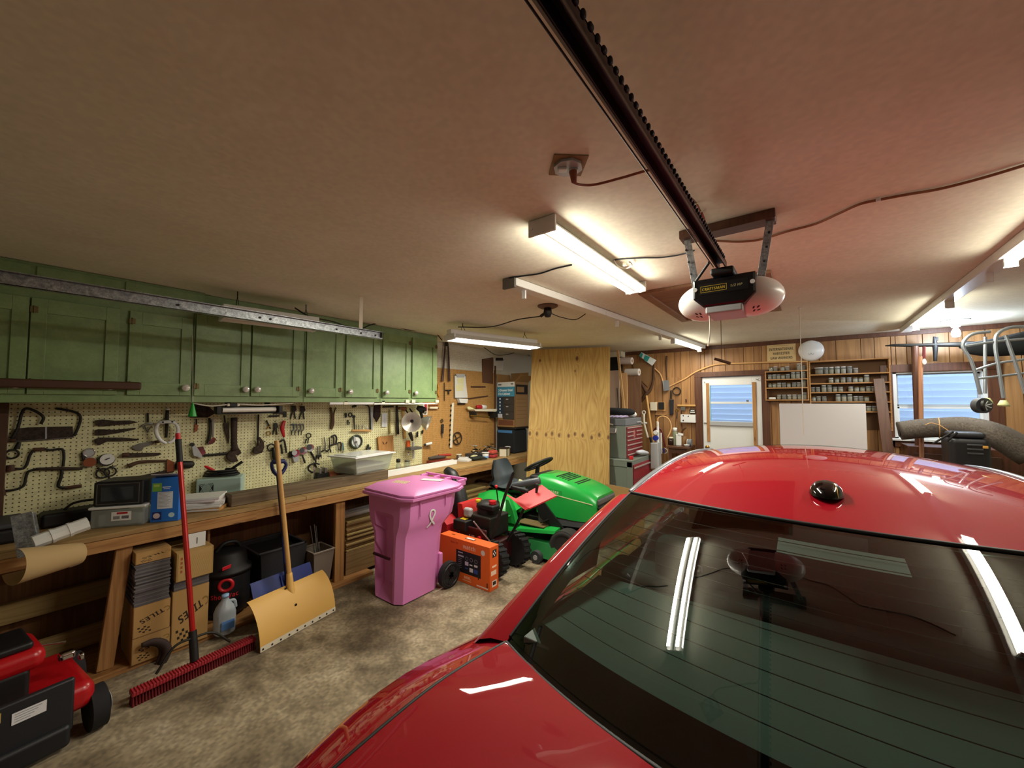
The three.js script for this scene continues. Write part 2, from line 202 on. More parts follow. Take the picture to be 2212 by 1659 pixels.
// ---- back window ----
{
  const [a, b, y0, y1] = WIN, zf = ZB + 0.02;
  struct('trim_3', [['casing', M.trimBrown, bx(a - 0.1, a + 0.004, y0 - 0.09, y1 + 0.085, ZB, zf, 0.004)], ['casing', M.trimBrown, bx(b - 0.004, b + 0.1, y0 - 0.09, y1 + 0.085, ZB, zf, 0.004)], ['head_casing', M.trimBrown, bx(a - 0.1, b + 0.1, y1 - 0.004, y1 + 0.085, ZB, zf + 0.004, 0.004)], ['apron', M.trimBrown, bx(a - 0.1, b + 0.1, y0 - 0.09, y0 - 0.02, ZB, zf, 0.004)]]);
  const z0 = ZB - 0.1, z1 = ZB - 0.05;
  struct('window_1', [['frame', M.white, [bx(a, a + 0.035, y0, y1, z0 - 0.03, ZB), bx(b - 0.035, b, y0, y1, z0 - 0.03, ZB), bx(a, b, y1 - 0.02, y1, z0 - 0.03, ZB), bx(a, b, y0, y0 + 0.02, z0 - 0.03, ZB)]], ['sill', M.white, bx(a - 0.03, b + 0.03, y0 - 0.02, y0 + 0.006, ZB - 0.05, ZB + 0.045, 0.004)],
    ['upper_sash', M.lightGrey, [bx(a + 0.035, a + 0.055, 1.57, y1 - 0.02, z0, z0 + 0.025), bx(b - 0.055, b - 0.035, 1.57, y1 - 0.02, z0, z0 + 0.025), bx(a + 0.035, b - 0.035, 1.575, 1.6, z0, z0 + 0.025), bx(a + 0.035, b - 0.035, y1 - 0.035, y1 - 0.02, z0, z0 + 0.025)], , [['pane', M.pane, bx(a + 0.055, b - 0.055, 1.6, y1 - 0.035, z0 + 0.01, z0 + 0.014)]]],
    ['lower_sash', M.white, [bx(a + 0.035, a + 0.055, y0 + 0.02, 1.58, z1 - 0.012, z1 + 0.013), bx(b - 0.055, b - 0.035, y0 + 0.02, 1.58, z1 - 0.012, z1 + 0.013), bx(a + 0.035, b - 0.035, 1.555, 1.575, z1 - 0.012, z1 + 0.013), bx(a + 0.035, b - 0.035, y0 + 0.02, y0 + 0.05, z1 - 0.012, z1 + 0.013)], , [['pane', M.pane, bx(a + 0.055, b - 0.055, y0 + 0.05, 1.555, z1, z1 + 0.004)]]]]);
}
// ---- front wall with the closed sectional door behind the camera ----
{
  const a = -2.6, b = 2.35, t = 2.14, z0 = ZF, z1 = ZF + 0.15;
  struct('wall_front', [['wall_front', M.drywall, [bx(XW - 0.15, a, 0, YC, z0, z1), bx(b, XR + 0.15, 0, YC, z0, z1), bx(a, b, t, YC, z0, z1)]]]);
  const parts = []; for (let i = 0; i < 4; i++) { parts.push(['section', M.white, bx(a - 0.03, b + 0.03, i * 0.535 + 0.004, (i + 1) * 0.535 - 0.003, z0 - 0.05, z0 - 0.005, 0.004)]); for (let k = 0; k < 6; k++) parts.push(['panel', M.cream, bx(a + 0.12 + k * 0.81, a + 0.8 + k * 0.81, i * 0.535 + 0.1, i * 0.535 + 0.44, z0 - 0.058, z0 - 0.05, 0.003)]); }
  struct('door_2', parts);
}
// ---- outside: the neighbouring house wall with its lapped siding, and the ground ----
{
  const boards = []; for (let i = 0; i < 46; i++) boards.push(['siding_board', M.siding, bc(9, 0.106, 0.02, V(0.6, 0.05 + i * 0.1, -8.31), 0, 0, 0.24)]);
  boards.unshift(['wall', M.grey, bx(-3.9, 5.1, 0, 4.7, -8.6, -8.335)]);
  thing('neighbour_house', 'pale blue-white house wall of lapped siding boards outside the back windows', 'house', boards);
  struct('ground', [['ground', mat('#6a705a', 0.95), bx(-14, 14, -0.3, -0.16, -16, ZB - 0.15)]]);
}
// ---- ceiling hatch ----
{
  const x0 = -0.98, x1 = -0.16, z0 = -4.1, z1 = -2.85, y = YC, m = texMat(scaled(woodTex(233, [160, 124, 92], [132, 98, 70], { rings: 4 }), 2, 0.6), 0.7);
  struct('trim_4', [['hatch_panel', texMat(scaled(woodTex(239, [150, 112, 80], [126, 90, 62], { rings: 3 }), 1, 0.5), 0.75), bx(x0 + 0.05, x1 - 0.05, y - 0.008, y - 0.001, z0 + 0.05, z1 - 0.05)], ['hatch_trim', m, bx(x0, x0 + 0.06, y - 0.022, y - 0.001, z0, z1, 0.003)], ['hatch_trim', m, bx(x1 - 0.06, x1, y - 0.022, y - 0.001, z0, z1, 0.003)], ['hatch_trim', m, bx(x0 + 0.06, x1 - 0.06, y - 0.022, y - 0.001, z0, z0 + 0.06, 0.003)], ['hatch_trim', m, bx(x0 + 0.06, x1 - 0.06, y - 0.022, y - 0.001, z1 - 0.06, z1, 0.003)]]);
}

// ================= light fittings =================
const glow = (c, k) => { const m = new THREE.MeshStandardMaterial({ color: 0xffffff, roughness: 0.4 }); m.emissive.set(c); m.emissiveIntensity = k; return m; };
const WARM = '#fbf5e2', COOL = '#f4fbff';
M.tubeOn = glow(WARM, 3.6); M.tubeOff = mat('#e6e4dc', 0.3); M.enamel = mat('#dcdcd6', 0.35);
{ // two-tube LED strip light by the opener
  const x0 = -0.985, x1 = -0.845, z0 = -2.62, z1 = -1.43, xc = (x0 + x1) / 2;
  const tubes = [-0.036, 0.036].map((d) => ['led_tube', M.tubeOn, cyl(V(xc + d, 2.374, z0 + 0.02), V(xc + d, 2.374, z1 - 0.02), 0.013)]);
  thing('led_strip_light', 'lit two-tube strip light fixed to the ceiling beside the door opener rail', 'ceiling light', [['housing', M.enamel, [bx(xc - 0.03, xc + 0.03, 2.398, YC - 0.001, z0 + 0.01, z1 - 0.01, 0.004), bx(x0, x1, 2.392, 2.398, z0 + 0.01, z1 - 0.01), bx(xc - 0.006, xc + 0.006, 2.376, 2.392, z0 + 0.01, z1 - 0.01)]], ['end_cap', M.enamel, bx(x0, x1, 2.366, YC - 0.002, z1 - 0.012, z1, 0.003), 'white end plate with a screw', [['screw', M.chrome, cyl(V(x0 + 0.02, 2.4, z1), V(x0 + 0.02, 2.4, z1 + 0.004), 0.006)]]], ['end_cap', M.enamel, bx(x0, x1, 2.366, YC - 0.002, z0, z0 + 0.012, 0.003)], ...tubes]);
  for (const d of [-0.036, 0.036]) area(0.028, 1.12, V(xc + d, 2.359, (z0 + z1) / 2), V(xc + d, 0, (z0 + z1) / 2), WARM, 84, 'led_strip_glow');
  for (const d of [-0.036, 0.036]) { const l = new THREE.RectAreaLight(WARM, 13, 1.12, 0.026); l.name = 'led_strip_side_glow'; l.position.set(xc + d * 2, 2.372, (z0 + z1) / 2); l.rotation.set(0, d < 0 ? Math.PI / 2 : -Math.PI / 2, 0); scene.add(l); }
}
function shopLight(name, label, A, B, on, drop) { // chain-hung twin tube shop light from A to B (centre of housing top)
  const L = A.distanceTo(B), d = B.clone().sub(A).normalize(), turn = Math.atan2(d.x, d.z), c = A.clone().add(B).multiplyScalar(0.5), put = (g) => g.rotateY(turn).translate(c.x, c.y, c.z);
  const refl = (s) => put(extrude([[s * 0.045, 0], [s * 0.13, -0.055], [s * 0.132, -0.052], [s * 0.047, 0.004]], L).translate(0, 0, -L / 2));
  const parts = [['housing', M.enamel, put(bx(-0.045, 0.045, -0.002, 0.045, -L / 2, L / 2, 0.004))], ['reflector', M.enamel, refl(1)], ['reflector', M.enamel, refl(-1)], ['socket', M.white, [put(bx(-0.11, 0.11, -0.062, -0.003, -L / 2, -L / 2 + 0.022, 0.005)), put(bx(-0.11, 0.11, -0.062, -0.003, L / 2 - 0.022, L / 2, 0.005))]]];
  for (const s of [-1, 1]) parts.push([on ? 'lit_tube' : 'tube', on ? M.tubeOn : M.tubeOff, put(cyl(V(s * 0.06, -0.045, -L / 2 + 0.022), V(s * 0.06, -0.045, L / 2 - 0.022), 0.018))]);
  for (const t of [0.14, 0.86]) { const p = A.clone().lerp(B, t).add(V(0, 0.045, 0)), s = V(Math.cos(turn), 0, -Math.sin(turn)); parts.push(['chain', M.darkSteel, [cyl(p.clone().addScaledVector(s, 0.045), p.clone().add(V(0, drop * 0.7, 0)), 0.0025, 0.0025, 6), cyl(p.clone().addScaledVector(s, -0.045), p.clone().add(V(0, drop * 0.7, 0)), 0.0025, 0.0025, 6), cyl(p.clone().add(V(0, drop * 0.68, 0)), p.clone().add(V(0, drop, 0)), 0.004, 0.004, 6)]]); }
  thing(name, label, 'shop light', parts);
  if (on) { const p = c.clone().add(V(0, -0.07, 0)), l = area(0.22, L * 0.95, p, p.clone().add(V(0, -1, 0)), WARM, 22, 'shop_light_glow'); l.rotation.set(-Math.PI / 2, 0, turn); }
}
shopLight('hanging_shop_light', 'lit chain-hung twin-tube shop light over the tan pegboard', V(-2.87, 2.315, -2.76), V(-2.56, 2.31, -3.86), true, YC - 2.36);
shopLight('hanging_shop_light', 'unlit chain-hung twin-tube shop light in front of the green cabinets', V(-3.33, 2.29, -0.98), V(-3.24, 2.27, -1.62), false, YC - 2.335);
function stripRun(label, a, b, lit, off, joints) { // long batten on the ceiling with some tubes lit
  const d = b.clone().sub(a).normalize(), put = (t) => a.clone().addScaledVector(d, t), L = a.distanceTo(b), n = 0.05, parts = [];
  const cut = [0, ...joints, L]; for (let i = 0; i + 1 < cut.length; i++) parts.push(['housing', M.enamel, bar(put(cut[i]).add(V(0, -0.028, 0)), put(cut[i + 1] - 0.003).add(V(0, -0.028, 0)), 0.09, 0.052)]);
  for (const [s, e] of lit) { parts.push(['lit_tube', M.tubeOn, cyl(put(s).add(V(0, -0.075, 0)), put(e).add(V(0, -0.075, 0)), 0.017)]); for (const t of [s, e]) parts.push(['socket', M.white, bc(0.05, 0.065, 0.02, put(t).add(V(0, -0.075, 0)), 0.004)]); const c = put((s + e) / 2).add(V(0, -0.1, 0)), l = area(0.06, e - s, c, c.clone().add(V(0, -1, 0)), WARM, 40, 'batten_glow'); l.rotation.set(-Math.PI / 2, 0, Math.atan2(d.x, d.z)); sideGlow(e - s, 0.034, put((s + e) / 2).add(V(0, -0.078, 0)), Math.atan2(d.x, d.z), WARM, 8, 'batten_side_glow'); }
  for (const t of off) parts.push(['socket', M.white, bc(0.03, 0.06, 0.016, put(t).add(V(0, -0.08, 0)), 0.003)]);
  parts.push(['end_plate', M.dullSteel, bc(0.1, 0.07, 0.02, a.clone().add(V(0, -0.036, 0)), 0.004)]);
  thing('batten_light', label, 'ceiling light', parts);
}
stripRun('long white fluorescent batten lit only at its end over the back door', onY(1100, 600, YC), V(-1.19, YC, -6.12), [[2.95, 3.98]], [0.15, 1.5, 2.55], [1.22, 2.44]);
stripRun('long fluorescent batten over the car roof with two lit tubes', V(0.87, YC, -0.6), V(0.87, YC, -6.0), [[1.45, 2.6], [3.72, 4.88]], [0.1, 1.25, 2.9], [1.22, 2.66, 3.68]);
{ // bare bulb in a round holder by the back wall
  const p = V(1.19, YC, -5.74);
  thing('ceiling_bulb', 'bare glowing bulb in a round white ceiling holder above the window', 'light bulb', [['holder', M.white, lathe([[0, 0], [0.1, 0], [0.1, -0.012], [0.045, -0.03], [0.03, -0.07], [0, -0.07]], p)], ['bulb', glow('#dcecff', 14), lathe([[0, -0.17], [0.025, -0.165], [0.034, -0.14], [0.03, -0.11], [0.016, -0.08], [0.014, -0.065], [0, -0.065]], p)]]);
  const l = new THREE.PointLight('#dcecff', 0.75); l.name = 'ceiling_bulb_glow'; l.position.set(p.x, p.y - 0.13, p.z); l.castShadow = true; l.shadow.radius = 1.4; scene.add(l);
}
{ // old round lampholder with cords plugged in
  const p = onY(1183, 660, YC), q = p.clone();
  thing('ceiling_lampholder', 'round dark ceiling lampholder with cords plugged into it', 'lampholder', [['base', mat('#6e5a48', 0.7), lathe([[0, 0], [0.085, 0], [0.085, -0.01], [0.06, -0.022], [0, -0.022]], p)], ['socket', M.darkSteel, lathe([[0, 0], [0.03, 0], [0.036, -0.04], [0.024, -0.075], [0, -0.08]], q.clone().add(V(0, -0.022, 0)))], ['plug', M.bakelite, cyl(q.clone().add(V(-0.02, -0.06, 0)), q.clone().add(V(-0.065, -0.085, 0.01)), 0.013)]]);
  const hook = V(-2.84, 2.4, -2.86);
  thing('drooping_cord', 'black cord drooping from the lampholder to the lit shop light', 'cord', [['cord', M.black, tube([p.clone().add(V(-0.06, -0.085, 0.01)), onY(1120, 690, 2.36), onY(1060, 706, 2.35), hook.clone().add(V(0.05, -0.02, 0.05))], 0.005, 24)]]);
  thing('looped_wire', 'thin black cord looping from the lampholder to the long batten', 'cord', [['cord', M.black, tube([p.clone().add(V(0.03, -0.07, 0)), onY(1215, 686, 2.38), onY(1245, 690, 2.38), onY(1265, 678, 2.425)], 0.004, 24)]]);
}

// ================= left wall: cabinets, pegboards, bench =================
M.cabGreen = texMat(scaled(blotchTex(71, [[112, 138, 88], [120, 146, 95], [128, 153, 102]], { n: 10, fine: 0.06 }), 1, 1), 0.45);
M.knob = mat('#dcdad4', 0.12, 0.35); M.hinge = mat('#6b5f38', 0.5, 0.5); M.alum = mat('#c8c4bc', 0.36, 0.75);
const KNOB = [[0, 0], [0.011, 0], [0.01, 0.014], [0.024, 0.024], [0.025, 0.036], [0.018, 0.045], [0, 0.049]];
const YCB = 1.625;
function cabinet(label, z0, z1, doors, yTop) { // z0 > z1; doors: [zA, zB, knob side +1 towards z-, -1 towards z+]
  const zh = Math.max(z0, z1), zl = Math.min(z0, z1), d = 0.012, y0 = YCB + 0.05, y1 = yTop - 0.07, parts = [];
  parts.push(['body', M.cabGreen, [bx(XW, XCAB, YCB, yTop, zl + 0.001, zh - 0.001, 0.003)]]);
  for (const [a, b, side] of doors) {
    const h = Math.max(a, b), l = Math.min(a, b), x0 = XCAB + 0.001, x1 = XCAB + 0.019, s = Math.min(0.062, (h - l) * 0.2), kz = side > 0 ? l + 0.035 : h - 0.035, hz = side > 0 ? h - 0.012 : l + 0.012;
    const frame = [bx(x0, x1, y0, y1, h - s, h, 0.002), bx(x0, x1, y0, y1, l, l + s, 0.002), bx(x0, x1, y0, y0 + 0.085, l + s, h - s, 0.002), bx(x0, x1, y1 - 0.085, y1, l + s, h - s, 0.002)];
    const panel = bx(x0, x0 + 0.007, y0 + 0.08, y1 - 0.08, l + s - 0.005, h - s + 0.005);
    const hinge = (y) => [bx(XCAB, XCAB + 0.024, y - 0.018, y + 0.018, hz - 0.016, hz + 0.016, 0.002), cyl(V(XCAB + 0.024, y - 0.022, hz), V(XCAB + 0.024, y + 0.022, hz), 0.004, 0.004, 8)];
    parts.push(['door', M.cabGreen, frame, null, [['door_panel', M.cabGreen, panel], ['knob', M.knob, aim(lathe(KNOB, V(0, 0, 0), 18), V(x1, y0 + 0.055, kz), V(1, 0, 0)), 'round chrome knob'], ['hinge', M.hinge, hinge(y0 + 0.07)], ['hinge', M.hinge, hinge(y1 - 0.07)]]]);
  }
  return thing('wall_cabinet', label, 'cabinet', parts, 'green wall cabinets over the pegboard');
}
const zc = (u) => onX(u, 860, XCAB).z;
cabinet('green three-door wall cabinet partly behind the dark wooden bar', 0.42, zc(413), [[0.4, zc(52), 1], [zc(56), zc(250), 1], [zc(272), zc(409), 1]], 2.31);
cabinet('green two-door wall cabinet with its two knobs close together', zc(413), zc(655), [[zc(417), zc(536), 1], [zc(540), zc(645), -1]], YC - 0.002);
cabinet('green two-door wall cabinet behind the end of the steel track', zc(655), zc(821), [[zc(658), zc(735), -1], [zc(744), zc(815), -1]], YC - 0.002);
cabinet('green two-door wall cabinet at the tan pegboard end', zc(821), zc(944), [[zc(824), zc(884), -1], [zc(888), zc(941), -1]], YC - 0.002);
{
  const z1 = zc(431), cut = [0.42, zc(56), zc(252), z1];
  thing('cabinet_soffit', 'dark green boxed soffit between the three-door cabinet and the ceiling', 'soffit', [['fascia', M.cabGreen, bx(XW, XCAB + 0.045, 2.311, YC - 0.002, z1, 0.42, 0.003)], ...[0, 1, 2].map((i) => ['fascia_panel', M.cabGreen, bx(XCAB + 0.045, XCAB + 0.055, 2.33, YC - 0.02, cut[i + 1] + 0.012, cut[i] - 0.012, 0.002)])]);
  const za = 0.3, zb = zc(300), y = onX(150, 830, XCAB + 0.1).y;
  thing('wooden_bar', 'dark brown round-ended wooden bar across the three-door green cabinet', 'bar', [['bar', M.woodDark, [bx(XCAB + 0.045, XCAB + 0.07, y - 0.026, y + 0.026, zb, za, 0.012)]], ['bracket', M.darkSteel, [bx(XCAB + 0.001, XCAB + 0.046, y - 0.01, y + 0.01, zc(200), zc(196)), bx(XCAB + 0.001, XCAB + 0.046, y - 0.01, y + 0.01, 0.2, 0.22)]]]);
  thing('wall_post', 'dark brown wooden post standing against the left wall at the cream pegboard edge', 'post', [['post', M.woodDark, bx(XW + 0.006, XW + 0.09, YB + 0.002, YCB - 0.002, onX(17, 930, XW + 0.09).z, onX(17, 930, XW + 0.09).z + 0.09, 0.004)]]);
}
// pegboards and the labels under the cabinets
const zs1 = onX(626, 950, XW).z, zs2 = onX(913, 900, XW).z, zs3 = onX(1067, 880, XW).z;
thing('pegboard', 'cream pegboard hung with saws, files and big wrenches', 'pegboard', [['pegboard', M.pegCream, bx(XW - 0.005, XW, YB + 0.004, YCB - 0.002, zs1 + 0.002, 0.6)]]);
thing('pegboard', 'cream pegboard hung with pliers, gauges and hammers', 'pegboard', [['pegboard', M.pegCream, bx(XW - 0.005, XW, YB + 0.004, YCB - 0.002, zs2 + 0.001, zs1 - 0.001)]]);
thing('pegboard', 'tan pegboard past the end of the green cabinets', 'pegboard', [['pegboard', M.pegTan, bx(XW - 0.005, XW, YB + 0.004, 2.085, zs3, zs2 - 0.002)]]);
thing('pegboard', 'white pegboard strip above the tan pegboard', 'pegboard', [['pegboard', texMat(scaled(holeTex([206, 203, 188], [150, 146, 132], 63), 1 / 0.2032, 1 / 0.2032), 0.6), bx(XW - 0.005, XW, 2.09, YC - 0.003, onX(1042, 780, XW).z, zc(944) - 0.004)]]);
thing('wall_batten', 'narrow brown wooden batten at the end of the tan pegboard', 'batten', [['batten', M.brown, bx(XW - 0.005, XW + 0.02, YB + 0.004, 2.2, zs3 - 0.03, zs3 - 0.002, 0.002)]]);
// bench
const ZL = -1.94, ZE = -5.4;
{
  const slab = []; const cuts = [0.75, -1.62, -3.3, ZE]; for (let i = 0; i < 3; i++) slab.push(['worktop_board', M.bench, bx(XW + 0.001, XB, YB - 0.028, YB, cuts[i + 1] + 0.0015, cuts[i] - 0.0015, 0.003)]);
  const leg = (z, w = 0.088) => ['leg', M.firX, bx(XB - 0.065, XB - 0.027, 0.032, YB - 0.029, z - w / 2, z + w / 2, 0.003)];
  const tilt = bar(V(XB - 0.046, 0.034, -0.475), V(XB - 0.046, YB - 0.031, -0.545), 0.04, 0.075, V(0, 0, 1));
  thing('workbench', 'long wooden workbench with a fir apron and post legs below the pegboards', 'workbench', [...slab,
    ['apron', M.firAlong, bx(XB - 0.026, XB + 0.004, YB - 0.1, YB - 0.03, -2.6, 0.75, 0.003)], ['apron', M.firAlong, bx(XB - 0.026, XB + 0.004, YB - 0.1, YB - 0.03, ZE, -2.603, 0.003)],
    leg(ZL), leg(-3.38, 0.085), ['leg', M.firX, tilt, 'slanting wooden leg'], leg(0.5), leg(-5.2),
    ['base_board', M.firAlong, bx(XW + 0.03, XB + 0.03, 0.001, 0.031, -2.25, -0.36, 0.003)], ['divider', M.plyUnder, bx(XW + 0.01, XB - 0.07, 0.032, YB - 0.03, -2.0, -1.985)], ['divider', M.plyUnder, bx(XW + 0.01, XB - 0.07, 0.032, YB - 0.03, -0.985, -0.97)]]);
}

// ---------- tools on the pegboards: outlines laid on the board, hung on pegs ----------
const W1 = WALL(0.012), W2 = WALL(0.022), W0 = WALL(0.0005);
const hang = (name, label, category, parts, group) => thing(name, label, category, parts, group);
const peg = (u, v) => ['peg', M.dullSteel, W0.stroke([[u, v - 3], [u, v]], 2)];
const st = (p, w, pl = W1) => pl.stroke(p, w);
const po = (p, t = 0.01, pl = W1, holes = []) => pl.poly(p, t, 0.001, holes);
hang('hacksaw', 'hacksaw with a bent rod frame hung over the wide saw blade', 'saw', [['frame', M.darkSteel, st([[25, 948], [38, 925], [50, 886], [58, 882], [80, 890], [94, 902], [88, 916]], 5.5, W2)], ['handle', M.woodDark, st([[20, 952, 7], [34, 950, 9]], 8, W2)]]);
hang('bow_saw', 'large bow saw frame with a thin curved tube around the wide blade', 'saw', [['frame', M.darkSteel, st([[120, 882], [150, 887], [168, 893], [174, 902], [168, 925], [160, 942]], 5)], ['blade', M.dullSteel, st([[24, 954], [90, 950], [160, 944]], 3)]]);
hang('wide_saw_blade', 'wide dark rusty saw blade wrapped with a pale band', 'saw', [['blade', M.rust, po([[36, 926], [60, 923], [157, 921], [158, 944], [100, 949], [25, 953]], 0.006)], ['band', M.lightGrey, po([[97, 922], [101, 922], [101, 947], [97, 948]], 0.009)]]);
hang('snips', 'small dark tin snips below the wide saw blade', 'snips', [['blade', M.darkSteel, st([[42, 955], [36, 970, 10]], 6)], ['handle', M.darkSteel, W1.ring(26, 981, 9, 4)]]);
hang('brace', 'rusty brace with a cranked handle hung by its chuck', 'brace drill', [['crank', M.darkSteel, st([[30, 1012], [50, 1012], [58, 1002], [64, 984], [74, 972], [92, 969], [108, 972], [134, 970], [138, 985], [136, 1008]], 5)], ['head', M.woodDark, st([[22, 1004, 12], [22, 1018, 15]], 13)], ['handle', M.woodDark, st([[70, 971, 8], [96, 970, 8]], 8)], peg(118, 968)]);
hang('brace', 'long brace hung flat with a straight chuck shaft', 'brace drill', [['crank', M.darkSteel, st([[4, 1060], [30, 1058], [50, 1050], [56, 1030], [62, 1018], [86, 1012]], 5)], ['shaft', M.rust, st([[76, 1013, 6], [120, 1012, 8], [178, 1012, 6]], 7)], ['head', M.woodDark, st([[0, 1055, 14], [8, 1070, 8]], 12)]]);
hang('brace', 'short brace with a thick grip hanging below the long one', 'brace drill', [['crank', M.darkSteel, st([[134, 1013], [132, 1030], [126, 1050], [136, 1053], [150, 1052]], 6)], ['grip', M.woodDark, st([[140, 1054, 7], [176, 1049, 8]], 7)]]);
for (const [lab, p] of [['broad dark wood rasp, topmost of three rasps', [[205, 908], [222, 906], [250, 909], [280, 908], [299, 912], [280, 916], [250, 918], [222, 921], [206, 919]]], ['straight dark file, middle of three rasps', [[205, 929], [212, 927], [250, 928], [292, 924], [293, 927], [262, 934], [225, 940], [204, 940]]], ['tapered dark file, lowest of three rasps', [[203, 950], [214, 945], [262, 945], [300, 948], [299, 951], [260, 953], [232, 953], [214, 962], [205, 957]]]]) hang('rasp', lab, 'rasp', [['blade', M.rust, po(p, 0.008)]]);
hang('scraper', 'wide flat scraper blade hung above the long slim file', 'scraper', [['blade', M.dullSteel, po([[283, 966], [300, 958], [336, 952], [330, 960], [310, 966], [306, 974], [292, 972]], 0.006)], ['handle', M.woodDark, st([[334, 955, 7], [352, 951, 6]], 6)]]);
hang('slim_file', 'long slim file with a ragged wooden handle', 'file', [['handle', M.woodDark, st([[263, 983, 9], [278, 982, 11]], 10)], ['blade', M.rust, po([[278, 979], [320, 978], [345, 978], [349, 981], [342, 984], [300, 987], [278, 988]], 0.007)]]);
hang('hatchet', 'hatchet with a dark head and straight wooden handle', 'hatchet', [['handle', M.woodDark, st([[276, 1007, 10], [300, 998, 7], [360, 995, 5]], 7)], ['head', M.copper, po([[360, 991], [376, 998], [376, 1017], [359, 1020]], 0.014)], ['poll', M.darkSteel, st([[378, 1004, 20], [404, 1003, 17], [414, 1003, 14]], 18)]]);
hang('drawknife', 'long dark drawknife blade behind the blue box', 'drawknife', [['blade', M.rust, po([[262, 1034], [300, 1028], [352, 1017], [376, 1015], [375, 1020], [330, 1026], [286, 1036], [264, 1038]], 0.006)]]);
hang('mallet', 'round-nosed dark mallet head hung beside the red broom pole', 'mallet', [['head', M.darkSteel, st([[380, 1003, 16], [410, 1003, 17], [416, 1004, 10]], 16, W2)]]);
hang('lamp_reflector', 'bare lamp reflector, upper of two beside the brace', 'reflector', [['cup', M.chrome, W1.ring(192, 978, 8, 4)], ['lens', M.lightGrey, W1.disc(192, 978, 9, 0.012)], ['clip', M.darkSteel, st([[178, 978], [180, 992], [186, 1004]], 5)]]);
hang('lamp_reflector', 'dark copper lamp reflector below the chrome one', 'reflector', [['cup', M.copper, W1.disc(193, 998, 10, 0.02)], ['rim', M.lightGrey, W1.ring(193, 998, 10, 2.5)]]);
hang('dial_gauge', 'round white-faced dial hung beside the lamp reflectors', 'gauge', [['case', M.darkSteel, W1.disc(229, 993, 13, 0.025)], ['face', M.paper, W1.lift(0.025).disc(232, 992, 11.5, 0.002)], ['needle', M.black, W1.lift(0.028).stroke([[228, 993], [237, 989]], 2)]]);
hang('spring_clamps', 'tangle of dark wire clamps above the small television', 'clamps', [['loop', M.darkSteel, [W1.ring(222, 1022, 10, 3), W1.ring(238, 1019, 9, 3)]], ['arm', M.rust, st([[210, 1010], [228, 1022], [236, 1034], [228, 1046]], 4)], ['wire', M.darkSteel, st([[236, 1008], [252, 1006]], 2)]]);
hang('caliper', 'bright folding caliper left of the white spade grip', 'caliper', [['arm', M.steel, st([[304, 922], [312, 917], [331, 915]], 4)], ['jaw', M.lightGrey, po([[322, 912], [334, 914], [330, 919], [320, 916]], 0.008)], ['leg', M.dullSteel, st([[312, 920], [320, 934]], 3)], ['spring', M.dullSteel, st([[318, 932], [328, 920]], 2)]]);
hang('wall_hook', 'small dark hook on the cream pegboard left of the spade grip', 'hook', [['hook', M.darkSteel, st([[319, 892], [319, 912]], 4)]]);
hang('awl', 'dark slender awl with a bright cap behind the white spade grip', 'awl', [['shaft', M.darkSteel, st([[361, 886, 6], [360, 910, 7], [359, 945, 4]], 6)], ['cap', M.whiteGloss, st([[362, 882, 7], [362, 886, 7]], 7)]]);
hang('trowel', 'pointed metal trowel below the green funnel', 'trowel', [['blade', M.copper, po([[421, 915], [428, 918], [426, 931], [419, 934]], 0.004)], ['tang', M.darkSteel, st([[424, 905], [424, 917]], 3)]]);
hang('bracket_plate', 'flat dark triangular bracket plate under the green cabinet', 'bracket', [['plate', M.rust, po([[418, 873], [448, 876], [466, 892], [448, 902], [410, 902]], 0.006)]]);
hang('pipe_wrench', 'curved black pipe wrench arm beside a bright ladle', 'wrench', [['arm', M.darkSteel, st([[452, 903, 4], [453, 930, 4], [451, 948, 6], [447, 958, 4]], 5)]]);
hang('ladle', 'bright metal ladle with a long flat handle', 'ladle', [['handle', M.steel, st([[458, 906, 6], [459, 944, 4]], 5)], ['bowl', M.chrome, po([[450, 953], [460, 944], [466, 948], [462, 956], [454, 960], [448, 958]], 0.016)]]);
hang('tapered_reamer', 'long rusty tapered reamer left of the giant wrench', 'reamer', [['blade', M.rust, po([[482, 914], [494, 912], [494, 925], [495, 945], [493, 959], [488, 942], [484, 926]], 0.01)], ['tang', M.darkSteel, st([[484, 897], [486, 913]], 3)]]);
hang('open_end_wrench', 'giant rusty open-ended wrench hanging on the cream pegboard', 'wrench', [['handle', M.rust, st([[504, 902, 13], [504, 930, 12], [504, 960, 12], [506, 972, 15]], 13, W2)], ['jaw', M.rust, po([[498, 970], [514, 968], [520, 978], [512, 984], [506, 980], [513, 996], [500, 999], [490, 992], [488, 984]], 0.022, W2)]]);
hang('adjustable_wrench', 'bright adjustable wrench lying aslant over a dark bar', 'wrench', [['head', M.lightGrey, po([[413, 966], [420, 960], [428, 972], [438, 990], [430, 988], [417, 984]], 0.018, W2)], ['jaw', M.chrome, po([[422, 966], [438, 964], [444, 978], [436, 984], [428, 972]], 0.014, W2)], ['grip', M.darkSteel, W2.disc(414, 960, 4, 0.02)], ['handle', M.darkSteel, st([[436, 983, 6], [460, 982, 5], [488, 979, 6]], 6)]]);
hang('pipe_wrench', 'dark ball-headed pipe wrench on a long thin shank', 'wrench', [['shank', M.darkSteel, st([[558, 895, 3.5], [557, 936, 4], [556, 950, 5]], 4)], ['head', M.rust, po([[554, 950], [560, 944], [568, 954], [569, 966], [564, 978], [552, 981], [545, 977], [548, 966], [556, 962]], 0.022, W2, [[[557, 952], [561, 952], [561, 957], [557, 957]]])], peg(572, 955)]);
hang('wire_cutter', 'small cutters below the unlit bench tube', 'pliers', [['arm', M.darkSteel, st([[575, 908], [580, 918], [584, 926]], 3)], ['arm', M.brass, st([[576, 926], [584, 918]], 3)], ['spring', M.brass, W1.ring(580, 936, 4, 2)]]);
